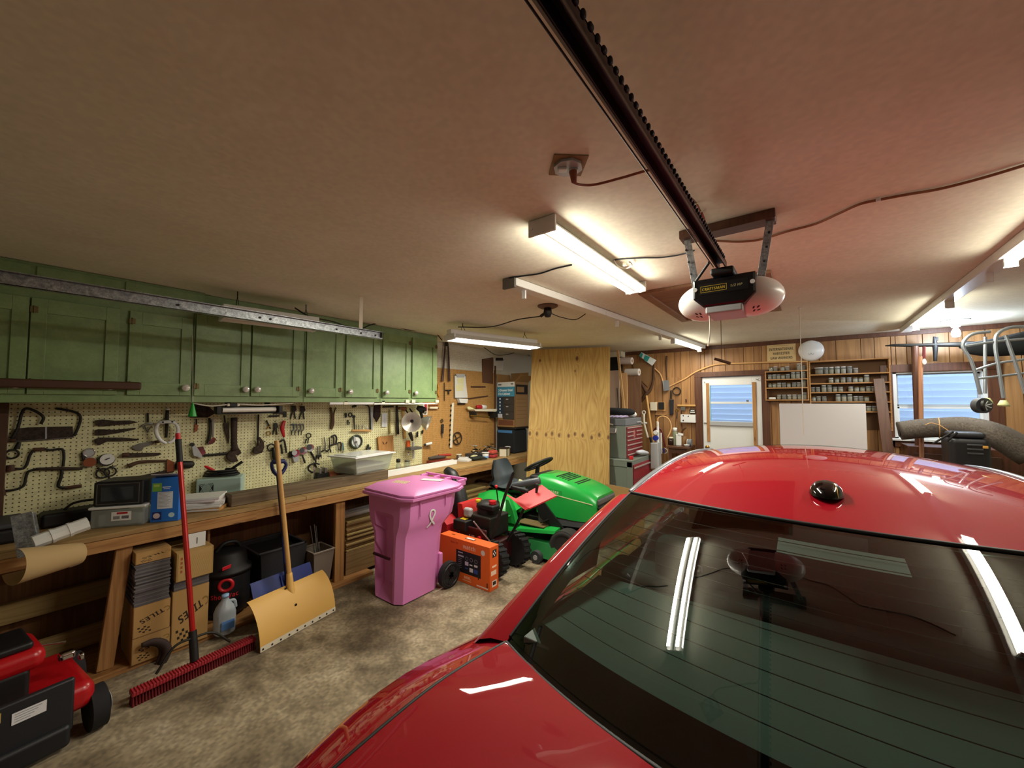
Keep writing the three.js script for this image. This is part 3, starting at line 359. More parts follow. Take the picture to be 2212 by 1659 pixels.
hang('square', 'small try square under the end of the bench tube', 'square', [['blade', M.darkSteel, st([[580, 899, 4], [603, 898, 4]], 4)], ['stock', M.darkSteel, po([[590, 889], [618, 889], [618, 901], [612, 901], [612, 894], [590, 894]], 0.014)]]);
for (const [lab, u, v, s] of [['slim pliers hung left of the red grips', 594, 914, 1], ['pliers hung top of the cream board seam', 633, 876, 1.15], ['pliers with wide jaws beside the top pair', 652, 877, 1.15]]) hang('pliers', lab, 'pliers', [['jaw', M.darkSteel, po([[u - 3 * s, v], [u + 4 * s, v], [u + 6 * s, v + 8 * s], [u + 2 * s, v + 13 * s], [u - 3 * s, v + 10 * s]], 0.012)], ['handle', M.darkSteel, st([[u - 1 * s, v + 11 * s], [u - 4 * s, v + 20 * s], [u - 5 * s, v + 25 * s]], 3)], ['handle', M.darkSteel, st([[u + 2 * s, v + 11 * s], [u + 3 * s, v + 20 * s], [u + 4 * s, v + 25 * s]], 3)], peg(u, v - 2)]);
hang('red_grip_pliers', 'locking pliers with fat red grips', 'pliers', [['handle', M.red, st([[613, 909, 7], [608, 924, 9], [611, 938, 7], [613, 944, 4]], 8, W2)], ['tip', M.lightGrey, st([[612, 945, 4], [614, 952, 2]], 3)]]);
for (const [u, lab] of [[631, 'small C clamp with blue tip, first of the low row'], [638, 'small C clamp beside the blue-tipped one'], [646, 'small C clamp with a bent screw in the low row'], [652, 'small C clamp ending the low row']]) hang('c_clamp', lab, 'clamp', [['frame', u === 631 ? mat('#4a5a66', 0.5) : M.dullSteel, st([[u - 3, 918], [u + 2, 916], [u + 3, 928], [u - 1, 931]], 3)], ['screw', M.darkSteel, st([[u - 1, 931], [u - 2, 940]], 2)]]);
hang('hand_drill', 'dark hand drill behind the wooden shovel handle', 'drill', [['gear', M.darkSteel, W1.ring(585, 966, 7, 3)], ['body', M.darkSteel, st([[590, 966, 9], [592, 985, 12], [595, 1000, 7]], 8)]]);
hang('tin_cutter', 'dark hinged cutters right of the wooden shovel handle', 'cutters', [['arm', M.darkSteel, st([[604, 954], [612, 950], [616, 965], [618, 978]], 4)], ['arm', M.darkSteel, st([[606, 960], [608, 970], [609, 980]], 4)]]);
hang('wire_stripper', 'looped wire strippers above the gauges', 'pliers', [['loop', M.darkSteel, W1.ring(666, 941, 5, 2.2)], ['arm', M.darkSteel, st([[662, 948], [658, 958]], 2.5)], ['arm', M.darkSteel, st([[666, 947], [664, 958]], 2.5)]]);
hang('pressure_gauge', 'round chrome gauge with a clamp bracket, first of three', 'gauge', [['case', M.chrome, W1.disc(636, 978, 7.5, 0.04)], ['dial', M.lightGrey, W1.lift(0.04).disc(636, 978, 5.5, 0.003)], ['bracket', M.lightGrey, po([[629, 985], [643, 985], [643, 996], [633, 998]], 0.025)], ['backing', M.darkSteel, st([[627, 975, 7], [626, 988, 7]], 7)]]);
hang('pressure_gauge', 'round chrome gauge with a black hose, middle of three', 'gauge', [['case', M.chrome, W1.disc(652, 973, 8, 0.035)], ['dial', M.darkGrey, W1.lift(0.035).disc(652, 973, 5.5, 0.003)], ['hose', M.black, st([[652, 983, 3], [656, 993, 4], [658, 1000, 4]], 4)]]);
hang('pressure_gauge', 'round gauge on a long black hose, last of three', 'gauge', [['case', M.chrome, W1.disc(667, 967, 8, 0.035)], ['dial', M.darkGrey, W1.lift(0.035).disc(668, 966, 6, 0.003)], ['hose', M.black, tube([W1.at(671, 975), W1.at(678, 988), W2.at(682, 999), W2.at(670, 1004), W2.at(666, 1014), W2.at(676, 1020), W2.at(684, 1012), W2.at(680, 1001), W2.at(690, 1003)], 0.008, 48)]]);
for (const [u, v, lab] of [[686, 964, 'open-end wrench hung in the pair right of the gauges'], [691, 963, 'taller open-end wrench hung in the pair right of the gauges']]) hang('slim_wrench', lab, 'wrench', [['shank', M.dullSteel, st([[u, v, 2.5], [u, v + 20, 3]], 3)], ['jaw', M.darkSteel, po([[u - 3, v + 19], [u + 3, v + 19], [u + 3, v + 27], [u, v + 23], [u - 4, v + 28]], 0.01)]]);
hang('divider', 'steel divider with two pointed legs', 'divider', [['leg', M.dullSteel, st([[700, 944, 2], [702, 960, 3], [701, 973, 4]], 3)], ['foot', M.darkSteel, st([[694, 976], [701, 972], [706, 975]], 3)]]);
hang('t_wrench', 'upright T wrench with a forked foot', 'wrench', [['shank', M.darkSteel, st([[711, 945, 2], [712, 970, 3]], 3)], ['foot', M.darkSteel, st([[706, 976], [712, 970], [714, 977]], 3)]]);
hang('hook_clamp', 'large hooked C clamp right of the T wrench', 'clamp', [['frame', M.darkSteel, st([[715, 944], [722, 940], [726, 945], [725, 958]], 4)], ['screw', M.rust, st([[720, 944], [720, 962]], 3)], ['jaw', M.darkSteel, st([[714, 962], [727, 957]], 4)]]);
hang('hook_clamp', 'smaller hooked C clamp below the large one', 'clamp', [['frame', M.rust, st([[730, 956], [736, 957], [735, 974]], 3.5)], ['screw', M.dullSteel, st([[729, 956], [731, 970], [736, 971]], 2.5)]]);
hang('chisel', 'small blue-handled chisel on the cream pegboard', 'chisel', [['handle', mat('#2b6a76', 0.5), st([[740, 956, 2.5], [741, 972, 3.5]], 3)], ['blade', M.steel, st([[741, 972, 2.5], [740, 979, 1.5]], 2)]]);
hang('long_shears', 'long dark wooden-handled shears beside the white conduit', 'shears', [['handle', M.woodDark, st([[713, 880, 4], [716, 895, 5], [716, 915, 6], [714, 927, 3]], 5)], ['handle', M.woodDark, st([[725, 880, 2], [720, 895, 4], [719, 915, 5], [716, 928, 3]], 4)]]);
hang('bit_rack', 'row of small drill bits in a thin wooden rack', 'bit rack', [['rack', M.tan, st([[759, 930, 5], [800, 930, 5]], 5, W2)], ['bit', M.dullSteel, [st([[769, 918], [769, 929]], 2), st([[775, 918], [775, 929]], 2), st([[782, 919], [782, 929]], 2)]]]);
hang('wrench_socket', 'small dark socket hung above the drill bit rack', 'socket', [['body', M.black, st([[746, 892, 5], [746, 902, 5]], 5)]]);
hang('ring_spanner', 'ring shaped spanner above the drill bit rack', 'spanner', [['ring', M.darkSteel, W1.ring(756, 896, 4, 2.5)], ['tail', M.darkSteel, st([[759, 896], [762, 899]], 3)]]);
hang('padlock', 'small dark padlock hung below the socket', 'padlock', [['ring', M.darkSteel, W1.ring(752, 914, 2.5, 1.8)], ['body', M.darkSteel, st([[751, 907, 3], [751, 911, 3]], 3)]]);
hang('allen_driver', 'thin upright driver shaft beside the drill bit rack', 'driver', [['shaft', M.darkSteel, st([[764, 901, 3], [765, 928, 2.5]], 3)], ['head', M.darkSteel, W1.disc(764, 900, 3, 0.01)]]);
hang('band_wheel', 'round dark saw wheel with a bright plate blade', 'wheel', [['tyre', mat('#26331f', 0.6), W1.ring(768, 954, 13, 5)], ['disc', M.white, W1.disc(768, 954, 11, 0.012)], ['blade', M.lightGrey, po([[763, 941], [767, 942], [769, 952], [774, 962], [773, 968], [770, 966], [764, 953]], 0.006, WALL(0.03))], ['hub', M.dullSteel, WALL(0.036).disc(769, 955, 2.5, 0.008)]]);
hang('coping_saw', 'coping saw with a dark handle and thin straight frame', 'saw', [['frame', M.darkSteel, st([[760, 879, 4], [770, 874, 3], [794, 876, 3], [797, 882, 3], [799, 905, 3], [800, 929, 3]], 3)], ['handle', M.black, st([[760, 879, 4], [768, 877, 5]], 5)], ['sheet', M.lightGrey, po([[800, 879], [806, 878], [805, 930], [801, 930]], 0.004)]]);
hang('tool_holster', 'dark brown leather tool holster on the cream pegboard', 'holster', [['pouch', mat('#2c1a14', 0.85), po([[808, 876], [820, 874], [820, 898], [812, 912], [810, 906], [806, 900]], 0.02)]]);
hang('blade_blank', 'long bare blade blank under the coping saw', 'blade', [['blade', M.lightGrey, po([[783, 916], [800, 930], [797, 930], [786, 920]], 0.004)]]);
hang('size_card', 'white printed drill size card on the cream pegboard', 'card', [['card', printMat(canvasTex(96, 256, (g, w, h) => { g.fillStyle = '#dfe5ea'; g.fillRect(0, 0, w, h); g.fillStyle = '#7d8a9a'; for (let i = 0; i < 18; i++) for (let k = 0; k < 3; k++) g.fillRect(10 + k * 28, 8 + i * 14, 18 - (i * 5 + k * 3) % 7, 5); })), (() => { const q = plane(V(XW + 0.012, 1, 0), V(1, 0, 0)), a = q.at(825, 893), b = q.at(836, 922), g = new THREE.BoxGeometry(Math.abs(a.z - b.z), Math.abs(a.y - b.y), 0.003); g.rotateY(Math.PI / 2); g.translate(a.x, (a.y + b.y) / 2, (a.z + b.z) / 2); return g; })()]]);
hang('tack_hammer', 'thin-handled tack hammer with a brown handle', 'hammer', [['handle', mat('#8a7a3a', 0.6), st([[841, 884, 3.5], [841, 936, 4]], 4)], ['head', M.darkSteel, st([[826, 879, 4], [849, 878, 4]], 4)]]);
hang('hammer', 'black-handled hammer between two wooden ones', 'hammer', [['handle', M.black, st([[856, 876, 5], [857, 905, 6], [858, 938, 7]], 6)]]);
hang('claw_hammer', 'claw hammer with a wide rusty head and light handle', 'hammer', [['head', M.copper, po([[861, 879], [876, 879], [877, 884], [871, 888], [866, 884], [860, 884]], 0.022)], ['handle', M.woodLight, st([[869, 886, 5], [871, 915, 5], [874, 946, 6]], 5)]]);
hang('wooden_plaque', 'square wooden plaque with two carved leaf shapes', 'plaque', [['board', texMat(scaled(woodTex(301, [190, 140, 82], [166, 116, 62], { rings: 3 }), 3, 2), 0.6), po([[814, 944], [847, 940], [849, 975], [817, 980]], 0.02)], ['leaf', M.woodDark, [W1.lift(0.02).poly([[826, 953], [829, 956], [830, 961], [827, 958]], 0.002, 0), W1.lift(0.02).poly([[836, 953], [833, 957], [833, 960], [836, 957]], 0.002, 0)]]]);
hang('gear_puller', 'dark forked gear puller above the clear tote', 'gear puller', [['body', mat('#232b1c', 0.6), po([[793, 960], [796, 960], [797, 967], [801, 965], [799, 971], [797, 980], [792, 980], [792, 971], [789, 967], [793, 968]], 0.014)]]);
hang('drill_press', 'small silver drill stand with a dark motor on the bench end', 'drill press', [['motor', M.darkSteel, st([[883, 935, 10], [887, 945, 8], [890, 952, 5]], 9, WALL(0.08))], ['table', M.dullSteel, WALL(0.05).rect(876, 966, 900, 969, 0.1, 0.003)], ['label_plate', M.orange, WALL(0.03).rect(878, 952, 884, 966, 0.02)], ['chuck', M.chrome, WALL(0.08).stroke([[881, 976, 6], [881, 983, 4]], 5)], ['column', M.lightGrey, WALL(0.05).stroke([[891, 955, 5], [892, 990, 5]], 5)]]);
for (const [u, v, r, tu, tv, lab] of [[889, 912, 21, 1, 0.15, 'spun aluminium clamp lamp shade facing out'], [926, 914, 17, 0.75, -0.55, 'spun aluminium clamp lamp shade turned to the tan pegboard']]) {
  const p = WALL(0.3).at(u, v), s = depthOf(p) / FPX, R = r * s, toCam = CAM.clone().sub(p).normalize(), d = lab.includes('out') ? toCam.clone().add(V(0.1, -0.15, 0.15)).normalize() : V(0.55, -0.25, -0.45).normalize();
  const bowl = aim(lathe([[0.018, -0.1], [0.03, -0.098], [R * 0.7, -0.055], [R, 0], [R * 1.02, 0.002], [R * 0.97, 0.0], [R * 0.66, -0.05], [0.02, -0.092]], V(0, 0, 0), 32), p, d);
  hang('clamp_lamp', lab, 'lamp', [['shade', M.alum, bowl], ['socket', M.black, aim(cyl(V(0, -0.19, 0), V(0, -0.095, 0), 0.022), p, d)], ['clip', M.darkSteel, cyl(p.clone().addScaledVector(d, -0.15), p.clone().addScaledVector(d, -0.16).add(V(-0.12, 0.12, 0)), 0.008)]]);
}
hang('power_drill', 'black drill body clamped above the aluminium lamp shades', 'power drill', [['body', M.black, WALL(0.1).stroke([[899, 880, 10], [906, 884, 16], [915, 886, 13]], 14)], ['chuck', M.chrome, WALL(0.16).stroke([[914, 890, 8], [918, 892, 7]], 7)], ['grip', M.black, WALL(0.1).stroke([[907, 890, 8], [911, 906, 6]], 7)]]);
hang('chisel', 'short black chisel handle below the lamp shades', 'chisel', [['handle', M.black, st([[901, 932, 4], [900, 944, 5]], 5)]]);
hang('file', 'black oval handle hanging at the cream board edge', 'file', [['handle', M.black, st([[912, 929, 5], [911, 937, 4]], 5)]]);
hang('packaged_card', 'red and white packaged blister card behind the black drill', 'package', [['card', M.white, WALL(0.004).rect(912, 872, 923, 896, 0.004)], ['stripe', M.red, WALL(0.008).rect(917, 873, 922, 888, 0.003)]]);

// white conduit and light strips under the cabinets
thing('conduit', 'white conduit clipped under the green cabinets', 'conduit', [['pipe', M.white, cyl(onX(711, 871, XCAB - 0.02), onX(806, 871, XCAB - 0.02), 0.016)], ['clip', M.cream, [bc(0.04, 0.04, 0.045, onX(745, 870, XCAB - 0.02), 0.005), bc(0.04, 0.04, 0.04, onX(826, 869, XCAB - 0.02), 0.004)]]]);
thing('shelf_rail', 'thin white rail under the last green cabinets', 'rail', [['rail', M.white, bx(XCAB - 0.02, XCAB + 0.004, 1.601, 1.617, onX(945, 869, XCAB).z, onX(808, 869, XCAB).z, 0.002)], ['tab', M.cream, [880, 893, 944].map((u) => bc(0.012, 0.035, 0.05, onX(u, 867, XCAB + 0.012), 0.002))]]);
{ // under-cabinet tube, unlit
  const a = onX(470, 886, XCAB - 0.05), b = onX(603, 884, XCAB - 0.05); b.y = a.y;
  thing('bench_tube_light', 'unlit white tube lamp in a black holder under the green cabinets', 'tube lamp', [['tube', M.tubeOff, cyl(a.clone().add(V(0, 0, -0.03)), b.clone().add(V(0, 0, 0.03)), 0.019)], ['holder', M.black, [bx(a.x - 0.05, a.x - 0.025, a.y - 0.035, a.y + 0.03, b.z, a.z, 0.003), bc(0.07, 0.06, 0.03, a, 0.004), bc(0.07, 0.06, 0.03, b, 0.004), bx(a.x - 0.045, a.x - 0.035, a.y, YCB - 0.001, a.z - 0.1, a.z - 0.06), bx(a.x - 0.045, a.x - 0.035, a.y, YCB - 0.001, b.z + 0.06, b.z + 0.1)]]]);
  thing('cord_connector', 'white cord with a black inline connector above the unlit tube', 'cord', [['cord', M.cordWhite, tube([onX(412, 870, XCAB - 0.03), onX(455, 877, XCAB - 0.03), onX(490, 874, XCAB - 0.03), onX(515, 873, XCAB - 0.03), onX(560, 875, XCAB - 0.03), onX(634, 871, XCAB - 0.03)], 0.005, 40)], ['connector', M.black, bc(0.03, 0.03, 0.05, onX(504, 874.5, XCAB - 0.03), 0.005)], ['plug', M.cream, [bc(0.02, 0.022, 0.025, onX(494, 874.5, XCAB - 0.03), 0.004), bc(0.02, 0.022, 0.025, onX(513, 874.5, XCAB - 0.03), 0.004)]]]);
  const f = onX(415.5, 900, XCAB + 0.03), top = onX(415.5, 869, XCAB + 0.03);
  thing('green_funnel', 'small bright green plastic cone on a string under the green cabinet', 'funnel', [['cone', mat('#2aa83e', 0.35), lathe([[0, 0], [0.027, 0], [0.026, 0.004], [0.012, 0.07], [0.004, 0.1], [0, 0.105]], f)], ['string', M.cordWhite, tube([f.clone().add(V(0, 0.105, 0)), top.clone().add(V(0, 0.1, 0)), onX(416, 725, XCAB + 0.03)], 0.002, 8, 5)]]);
}
// tan pegboard
hang('bolt_cutter', 'long bolt cutters with dark red handles hanging at the cabinet end', 'bolt cutter', [['handle', mat('#3a1c18', 0.5), st([[961, 742, 4], [959, 770, 4], [954, 824, 6]], 5, W2)], ['handle', mat('#3a1c18', 0.5), st([[967, 748, 4], [968, 780, 5], [969, 824, 6]], 5, W2)], ['head', M.darkSteel, st([[962, 732, 8], [964, 748, 8]], 8, W2)]]);
hang('clipboard', 'clipboard with a creased yellow note sheet', 'clipboard', [['board', M.dullSteel, po([[981, 810], [1006, 809], [1008, 860], [981, 861]], 0.006)], ['sheet', M.paper, W1.lift(0.006).poly([[982, 812], [1005, 812], [1010, 859], [983, 859]], 0.003, 0)], ['note', M.paperYellow, W1.lift(0.009).poly([[988, 817], [1002, 816], [1001, 829], [989, 829]], 0.002, 0)], ['note', M.paperYellow, W1.lift(0.009).poly([[985, 831], [1001, 830], [1000, 844], [986, 845]], 0.002, 0)], ['clip', M.lightGrey, W1.lift(0.009).poly([[984, 808], [1004, 808], [1002, 815], [987, 815]], 0.012)]]);
hang('tape_holder', 'white tape holder below the clipboard', 'tape holder', [['body', M.white, WALL(0.01).poly([[986, 861], [1006, 862], [1004, 871], [989, 870]], 0.05)], ['roll', M.black, WALL(0.02).stroke([[988, 872, 4], [1003, 872, 4]], 4)]]);
hang('wooden_ruler', 'short brown ruler right of the clipboard', 'ruler', [['stick', M.woodDark, po([[1017, 834], [1048, 834], [1049, 837], [1018, 837]], 0.006)]]);
hang('wooden_stick', 'long thin dark stick running from the clipboard', 'stick', [['stick', M.woodDark, po([[1010, 860], [1054, 854], [1054, 856.5], [1010, 863]], 0.006)]]);
hang('brown_board', 'dark brown board hung high at the end of the tan pegboard', 'board', [['board', M.brown, WALL(0.004).poly([[1041, 776], [1064, 772], [1064, 829], [1042, 826]], 0.012)]]);
hang('wall_clip', 'black bulldog clip on a white card above the dark board', 'clip', [['card', M.white, WALL(0.004).poly([[1066, 775], [1088, 774], [1086, 800], [1067, 800]], 0.002, 0)], ['clip', M.black, WALL(0.008).poly([[1072, 773], [1084, 773], [1086, 779], [1070, 779]], 0.02)]]);
hang('paper_towel_bracket', 'small shelf bracket with a white top and a metal rod', 'shelf', [['top', M.cream, WALL(0.0).poly([[1010, 884], [1060, 883], [1058, 889], [1013, 888]], 0.13)], ['bracket', M.darkSteel, [WALL(0.002).poly([[1013, 889], [1017, 889], [1018, 901], [1014, 901]], 0.11), WALL(0.002).poly([[1054, 889], [1062, 888], [1064, 900], [1056, 903]], 0.11)]], ['rod', M.brass, WALL(0.1).stroke([[1016, 898, 4], [1056, 901, 4]], 4)]]);
hang('plastic_cup', 'red and white plastic cup on the little shelf bracket', 'cup', [['cup', M.red, WALL(0.06).stroke([[1027, 879, 8], [1036, 879, 9]], 9, 1)], ['lid', M.white, WALL(0.06).stroke([[1036, 879, 10], [1045, 879, 9]], 9, 1)]]);
hang('brush', 'yellow-white brush handle on the little shelf bracket', 'brush', [['handle', M.paperYellow, WALL(0.05).poly([[1007, 879], [1012, 878], [1024, 884], [1010, 885]], 0.02)]]);
hang('yardstick', 'tall white measuring stick with black marks', 'measuring stick', [['stick', M.cream, WALL(0.012).poly([[975, 871], [980, 870], [976, 967], [971, 967]], 0.01)], ['mark', M.black, Array.from({ length: 9 }, (_, i) => WALL(0.012).poly([[973.4 - i * 0.45, 874 + i * 10.5], [975 - i * 0.45, 874 + i * 10.5], [974.8 - i * 0.45, 878 + i * 10.5], [973.2 - i * 0.45, 878 + i * 10.5]], 0.011, 0))]]);
hang('valve_wheel', 'dark iron valve wheel with four spokes', 'valve wheel', [['rim', M.rust, W1.ring(987, 947, 13, 2.6)], ['spoke', M.rust, [st([[981, 936], [990, 959]], 2.2), st([[978, 953], [996, 941]], 2.2)]]]);
hang('long_screwdriver', 'black-handled screwdriver with a hook on the tan pegboard', 'screwdriver', [['handle', M.black, st([[955, 916, 6], [954, 936, 6]], 6)], ['shaft', M.dullSteel, st([[954, 936, 3], [955, 946, 2]], 3)], ['loop', M.darkSteel, W1.ring(954, 909, 3, 1.8)]]);
hang('thin_bar', 'thin upright steel bar beside the bolt cutters', 'bar', [['bar', M.darkSteel, st([[959.5, 827, 2], [959.5, 866, 2]], 2)]]);
hang('t_hook', 'small dark T hook left of the clipboard', 'hook', [['hook', M.darkSteel, [st([[962, 843], [974, 843]], 3), st([[968, 843], [968, 852]], 4)]]]);
hang('yellow_curved_knife', 'yellow curved handle at the end of the green cabinet', 'handle', [['handle', mat('#c98a1a', 0.5), st([[945, 830], [947, 840], [945, 848], [948, 857]], 3)]]);
hang('white_knob_handle', 'cream spindle handle below the last cabinet', 'handle', [['spindle', M.cream, WALL(0.03).stroke([[927, 881, 5], [944, 881, 5]], 5)], ['cap', M.copper, WALL(0.03).stroke([[944, 881, 5], [947, 882, 3]], 4)], ['bracket', M.copper, WALL(0.005).stroke([[926, 876], [946, 875]], 3)]]);
hang('paint_roller', 'white paint roller with wire frame low on the tan pegboard', 'paint roller', [['cover', M.white, WALL(0.03).stroke([[918, 960, 6], [930, 957, 6]], 6, 1)], ['end', M.black, WALL(0.03).stroke([[915, 961, 5], [918, 960, 5]], 5)], ['wire', M.dullSteel, [st([[924, 962], [925, 970]], 1.2), st([[928, 961], [929, 970]], 1.2)]]]);
{ const r = rng(77), list = []; for (let i = 0; i < 64; i++) { const u = 1008 + (i % 8) * 7 + r() * 2, v = 915 + Math.floor(i / 8) * 6.5 + r() * 2; list.push([u, v]); } const ord = ['first', 'second', 'third', 'fourth', 'fifth', 'sixth', 'seventh', 'last'], row = ['top', 'second', 'third', 'fourth', 'fifth', 'sixth', 'seventh', 'bottom']; list.forEach(([u, v], i) => hang('peg_hook', `bare wire hook, ${ord[i % 8]} from the valve wheel in the ${row[i >> 3]} hook row`, 'hook', [['hook', M.brass, W0.stroke([[u, v], [u - 1, v + 4]], 1.1)]], 'bare wire hooks in rows on the tan pegboard')); }

// ================= things on the bench =================
const ORD = ['first', 'second', 'third', 'fourth', 'fifth', 'sixth', 'seventh', 'eighth', 'ninth', 'tenth', 'eleventh', 'twelfth', 'thirteenth', 'fourteenth', 'fifteenth', 'sixteenth', 'seventeenth', 'eighteenth', 'nineteenth', 'twentieth', 'twenty-first', 'twenty-second', 'twenty-third', 'twenty-fourth'];
const onB = (u, v) => onY(u, v, YB + 0.001);
const labelTex = (w, h, bg, fn) => canvasTex(w, h, (g) => { g.fillStyle = bg; g.fillRect(0, 0, w, h); fn(g, w, h); });
// box with a printed front: faces given by world corner data. dir = unit vector of the printed face normal (horizontal)
function faceQuad(c, right, up, w, h, lift, n) { const g = new THREE.PlaneGeometry(w, h); g.applyMatrix4(new THREE.Matrix4().makeBasis(right, up, n).setPosition(c.clone().addScaledVector(n, lift))); return g; }
function turnedBox(w, h, d, base, turn, r = 0.004) { return bc(w, h, d, base.clone().add(V(0, h / 2, 0)), r, turn); }
const dirOf = (turn) => ({ n: V(Math.sin(turn), 0, Math.cos(turn)), r: V(Math.cos(turn), 0, -Math.sin(turn)) });
function print(base, turn, w, h, d, t, { x = 0, y = 0, fw = w, fh = h, side = 0 } = {}) { const a = turn + side, { n, r } = dirOf(a), off = side ? w / 2 : d / 2; return faceQuad(base.clone().add(V(0, h / 2 + y, 0)).addScaledVector(r, x), r, V(0, 1, 0), fw, fh, off + 0.0012, n); }
{ // small black television standing on a clear storage box
  const c = onB(280, 1135).add(V(-0.1, 0, -0.0)), turn = 0.98, w = 0.27, h = 0.115, d = 0.2;
  const lab = labelTex(128, 72, '#e6e6e4', (g) => { g.fillStyle = '#b3202a'; g.fillRect(34, 4, 70, 16); g.fillStyle = '#8a8a8a'; g.fillRect(12, 34, 42, 26); g.fillStyle = '#6a6a72'; g.fillRect(66, 34, 46, 24); });
  thing('storage_box', 'small clear plastic box with a white lid under the little television', 'storage box', [['box', M.clearPlastic, [turnedBox(w, h, d, c, turn, 0.012)]], ['lid', M.whiteGloss, turnedBox(w + 0.016, 0.016, d + 0.016, c.clone().add(V(0, h, 0)), turn, 0.006)], ['sticker', printMat(lab), print(c, turn, w, h, d, 0, { fw: 0.1, fh: 0.055, x: 0.02, y: 0.01 })], ['contents', M.lightGrey, turnedBox(w * 0.8, h * 0.6, d * 0.8, c.clone().add(V(0, 0.006, 0)), turn, 0.01)]]);
  const p = c.clone().add(V(0, h + 0.0165, 0)), { n, r } = dirOf(turn), tw = 0.25, th = 0.155, td = 0.2, q = p.clone();
  const bezel = [turnedBox(tw, th, td, q, turn, 0.012)];
  const fr = q.clone().add(V(0, th / 2, 0)).addScaledVector(n, td / 2 + 0.001);
  thing('small_television', 'little black portable television on the clear storage box', 'television', [['case', M.blackPlastic, bezel], ['bezel', M.dullSteel, [[0, 0.062, 0.21, 0.004], [0, -0.062, 0.21, 0.004]].map(([x, y, a, b]) => bc(a, b, 0.004, fr.clone().add(V(0, y, 0)).addScaledVector(r, x), 0, turn)).concat([-0.105, 0.105].map((x) => bc(0.004, 0.128, 0.004, fr.clone().addScaledVector(r, x), 0, turn)))], ['screen', mat('#2b2f33', 0.12), bc(0.165, 0.09, 0.006, fr.clone().addScaledVector(r, -0.005), 0.003, turn)], ['handle', M.blackPlastic, bc(0.02, 0.06, 0.05, q.clone().add(V(0, 0.09, 0)).addScaledVector(r, -0.135), 0.004, turn)]]);
}
{ // blue carton
  const c = onB(354, 1127).add(V(-0.03, 0, -0.02)), turn = 1.0, w = 0.15, h = 0.285, d = 0.07;
  const t = labelTex(192, 384, '#1f6fd0', (g) => { g.fillStyle = '#7fc24a'; g.fillRect(6, 40, 66, 74); g.fillStyle = '#c8e070'; g.fillRect(16, 52, 40, 20); g.fillStyle = '#e9eef4'; g.fillRect(76, 74, 60, 8); g.fillRect(84, 90, 44, 6); g.fillStyle = '#dfe6ee'; g.fillRect(44, 120, 108, 150); g.fillStyle = '#9aa6b8'; for (let i = 0; i < 11; i++) g.fillRect(50, 128 + i * 12, 90 - (i * 13) % 30, 4); g.fillStyle = '#20307a'; g.fillRect(10, 296, 66, 70); g.fillStyle = '#e8d8e0'; g.beginPath(); g.arc(42, 330, 24, 0, 7); g.fill(); g.fillStyle = '#bfe0ea'; g.beginPath(); g.arc(146, 330, 22, 0, 7); g.fill(); });
  t.needsUpdate = true;
  thing('blue_carton', 'upright bright blue cardboard carton on the bench front', 'carton', [['carton', mat('#1f6fd0', 0.55), turnedBox(w, h, d, c, turn, 0.003)], ['front_print', printMat(t), print(c, turn, w, h, d, 0, { fw: w - 0.004, fh: h - 0.004 })], ['top_flap', M.paper, bc(w, 0.003, d + 0.03, c.clone().add(V(0, h + 0.012, 0)), 0, turn, -0.35)]]);
}
{ // dark tape recorder behind and machine case left
  const a = WALL(0.2).at(90, 1150); a.y = YB + 0.001;
  thing('dark_case', 'low dark equipment case at the unlit bench corner', 'case', [['case', M.black, turnedBox(0.5, 0.08, 0.3, V(-3.72, YB + 0.001, 0.1), 1.57, 0.02)], ['lid', M.darkGrey, turnedBox(0.5, 0.03, 0.3, V(-3.72, YB + 0.082, 0.1), 1.57, 0.012)]]);
  thing('dark_toolbox', 'dark toolbox between the little television and the pegboard', 'toolbox', [['box', M.black, turnedBox(0.4, 0.09, 0.15, V(-3.87, YB + 0.001, -0.42), 1.57, 0.02)], ['handle', M.darkSteel, tube([V(-3.87, YB + 0.09, -0.32), V(-3.87, YB + 0.125, -0.36), V(-3.87, YB + 0.125, -0.48), V(-3.87, YB + 0.09, -0.52)], 0.008)]]);
}
{ // books and papers
  const base = onB(425, 1107).add(V(-0.1, 0, -0.06)); const cols = [M.tan, M.paper, M.white, mat('#d8c8cc', 0.8), M.paper], labs = ['flat tan paper sack at the bottom of the bench paper stack', 'white magazine above the tan sack in the paper stack', 'white ring binder in the paper stack', 'pinkish folder near the top of the paper stack', 'grey-printed catalogue topping the bench paper stack'], hs = [0.022, 0.018, 0.024, 0.014, 0.02]; let y = 0;
  hs.forEach((h, i) => { const tt = 1.05 + (i % 3 - 1) * 0.14; thing('magazine', labs[i], 'magazine', [['cover', cols[i], turnedBox(0.3 - i * 0.012, h - 0.001, 0.23 - i * 0.006, base.clone().add(V(0, y, (i % 2) * 0.012)), tt, 0.002)], ['pages', M.paper, turnedBox(0.295 - i * 0.012, h * 0.5, 0.234 - i * 0.006, base.clone().add(V(0, y + h * 0.25, (i % 2) * 0.012)), tt, 0)]], 'papers stacked on the bench'); y += h; });
}
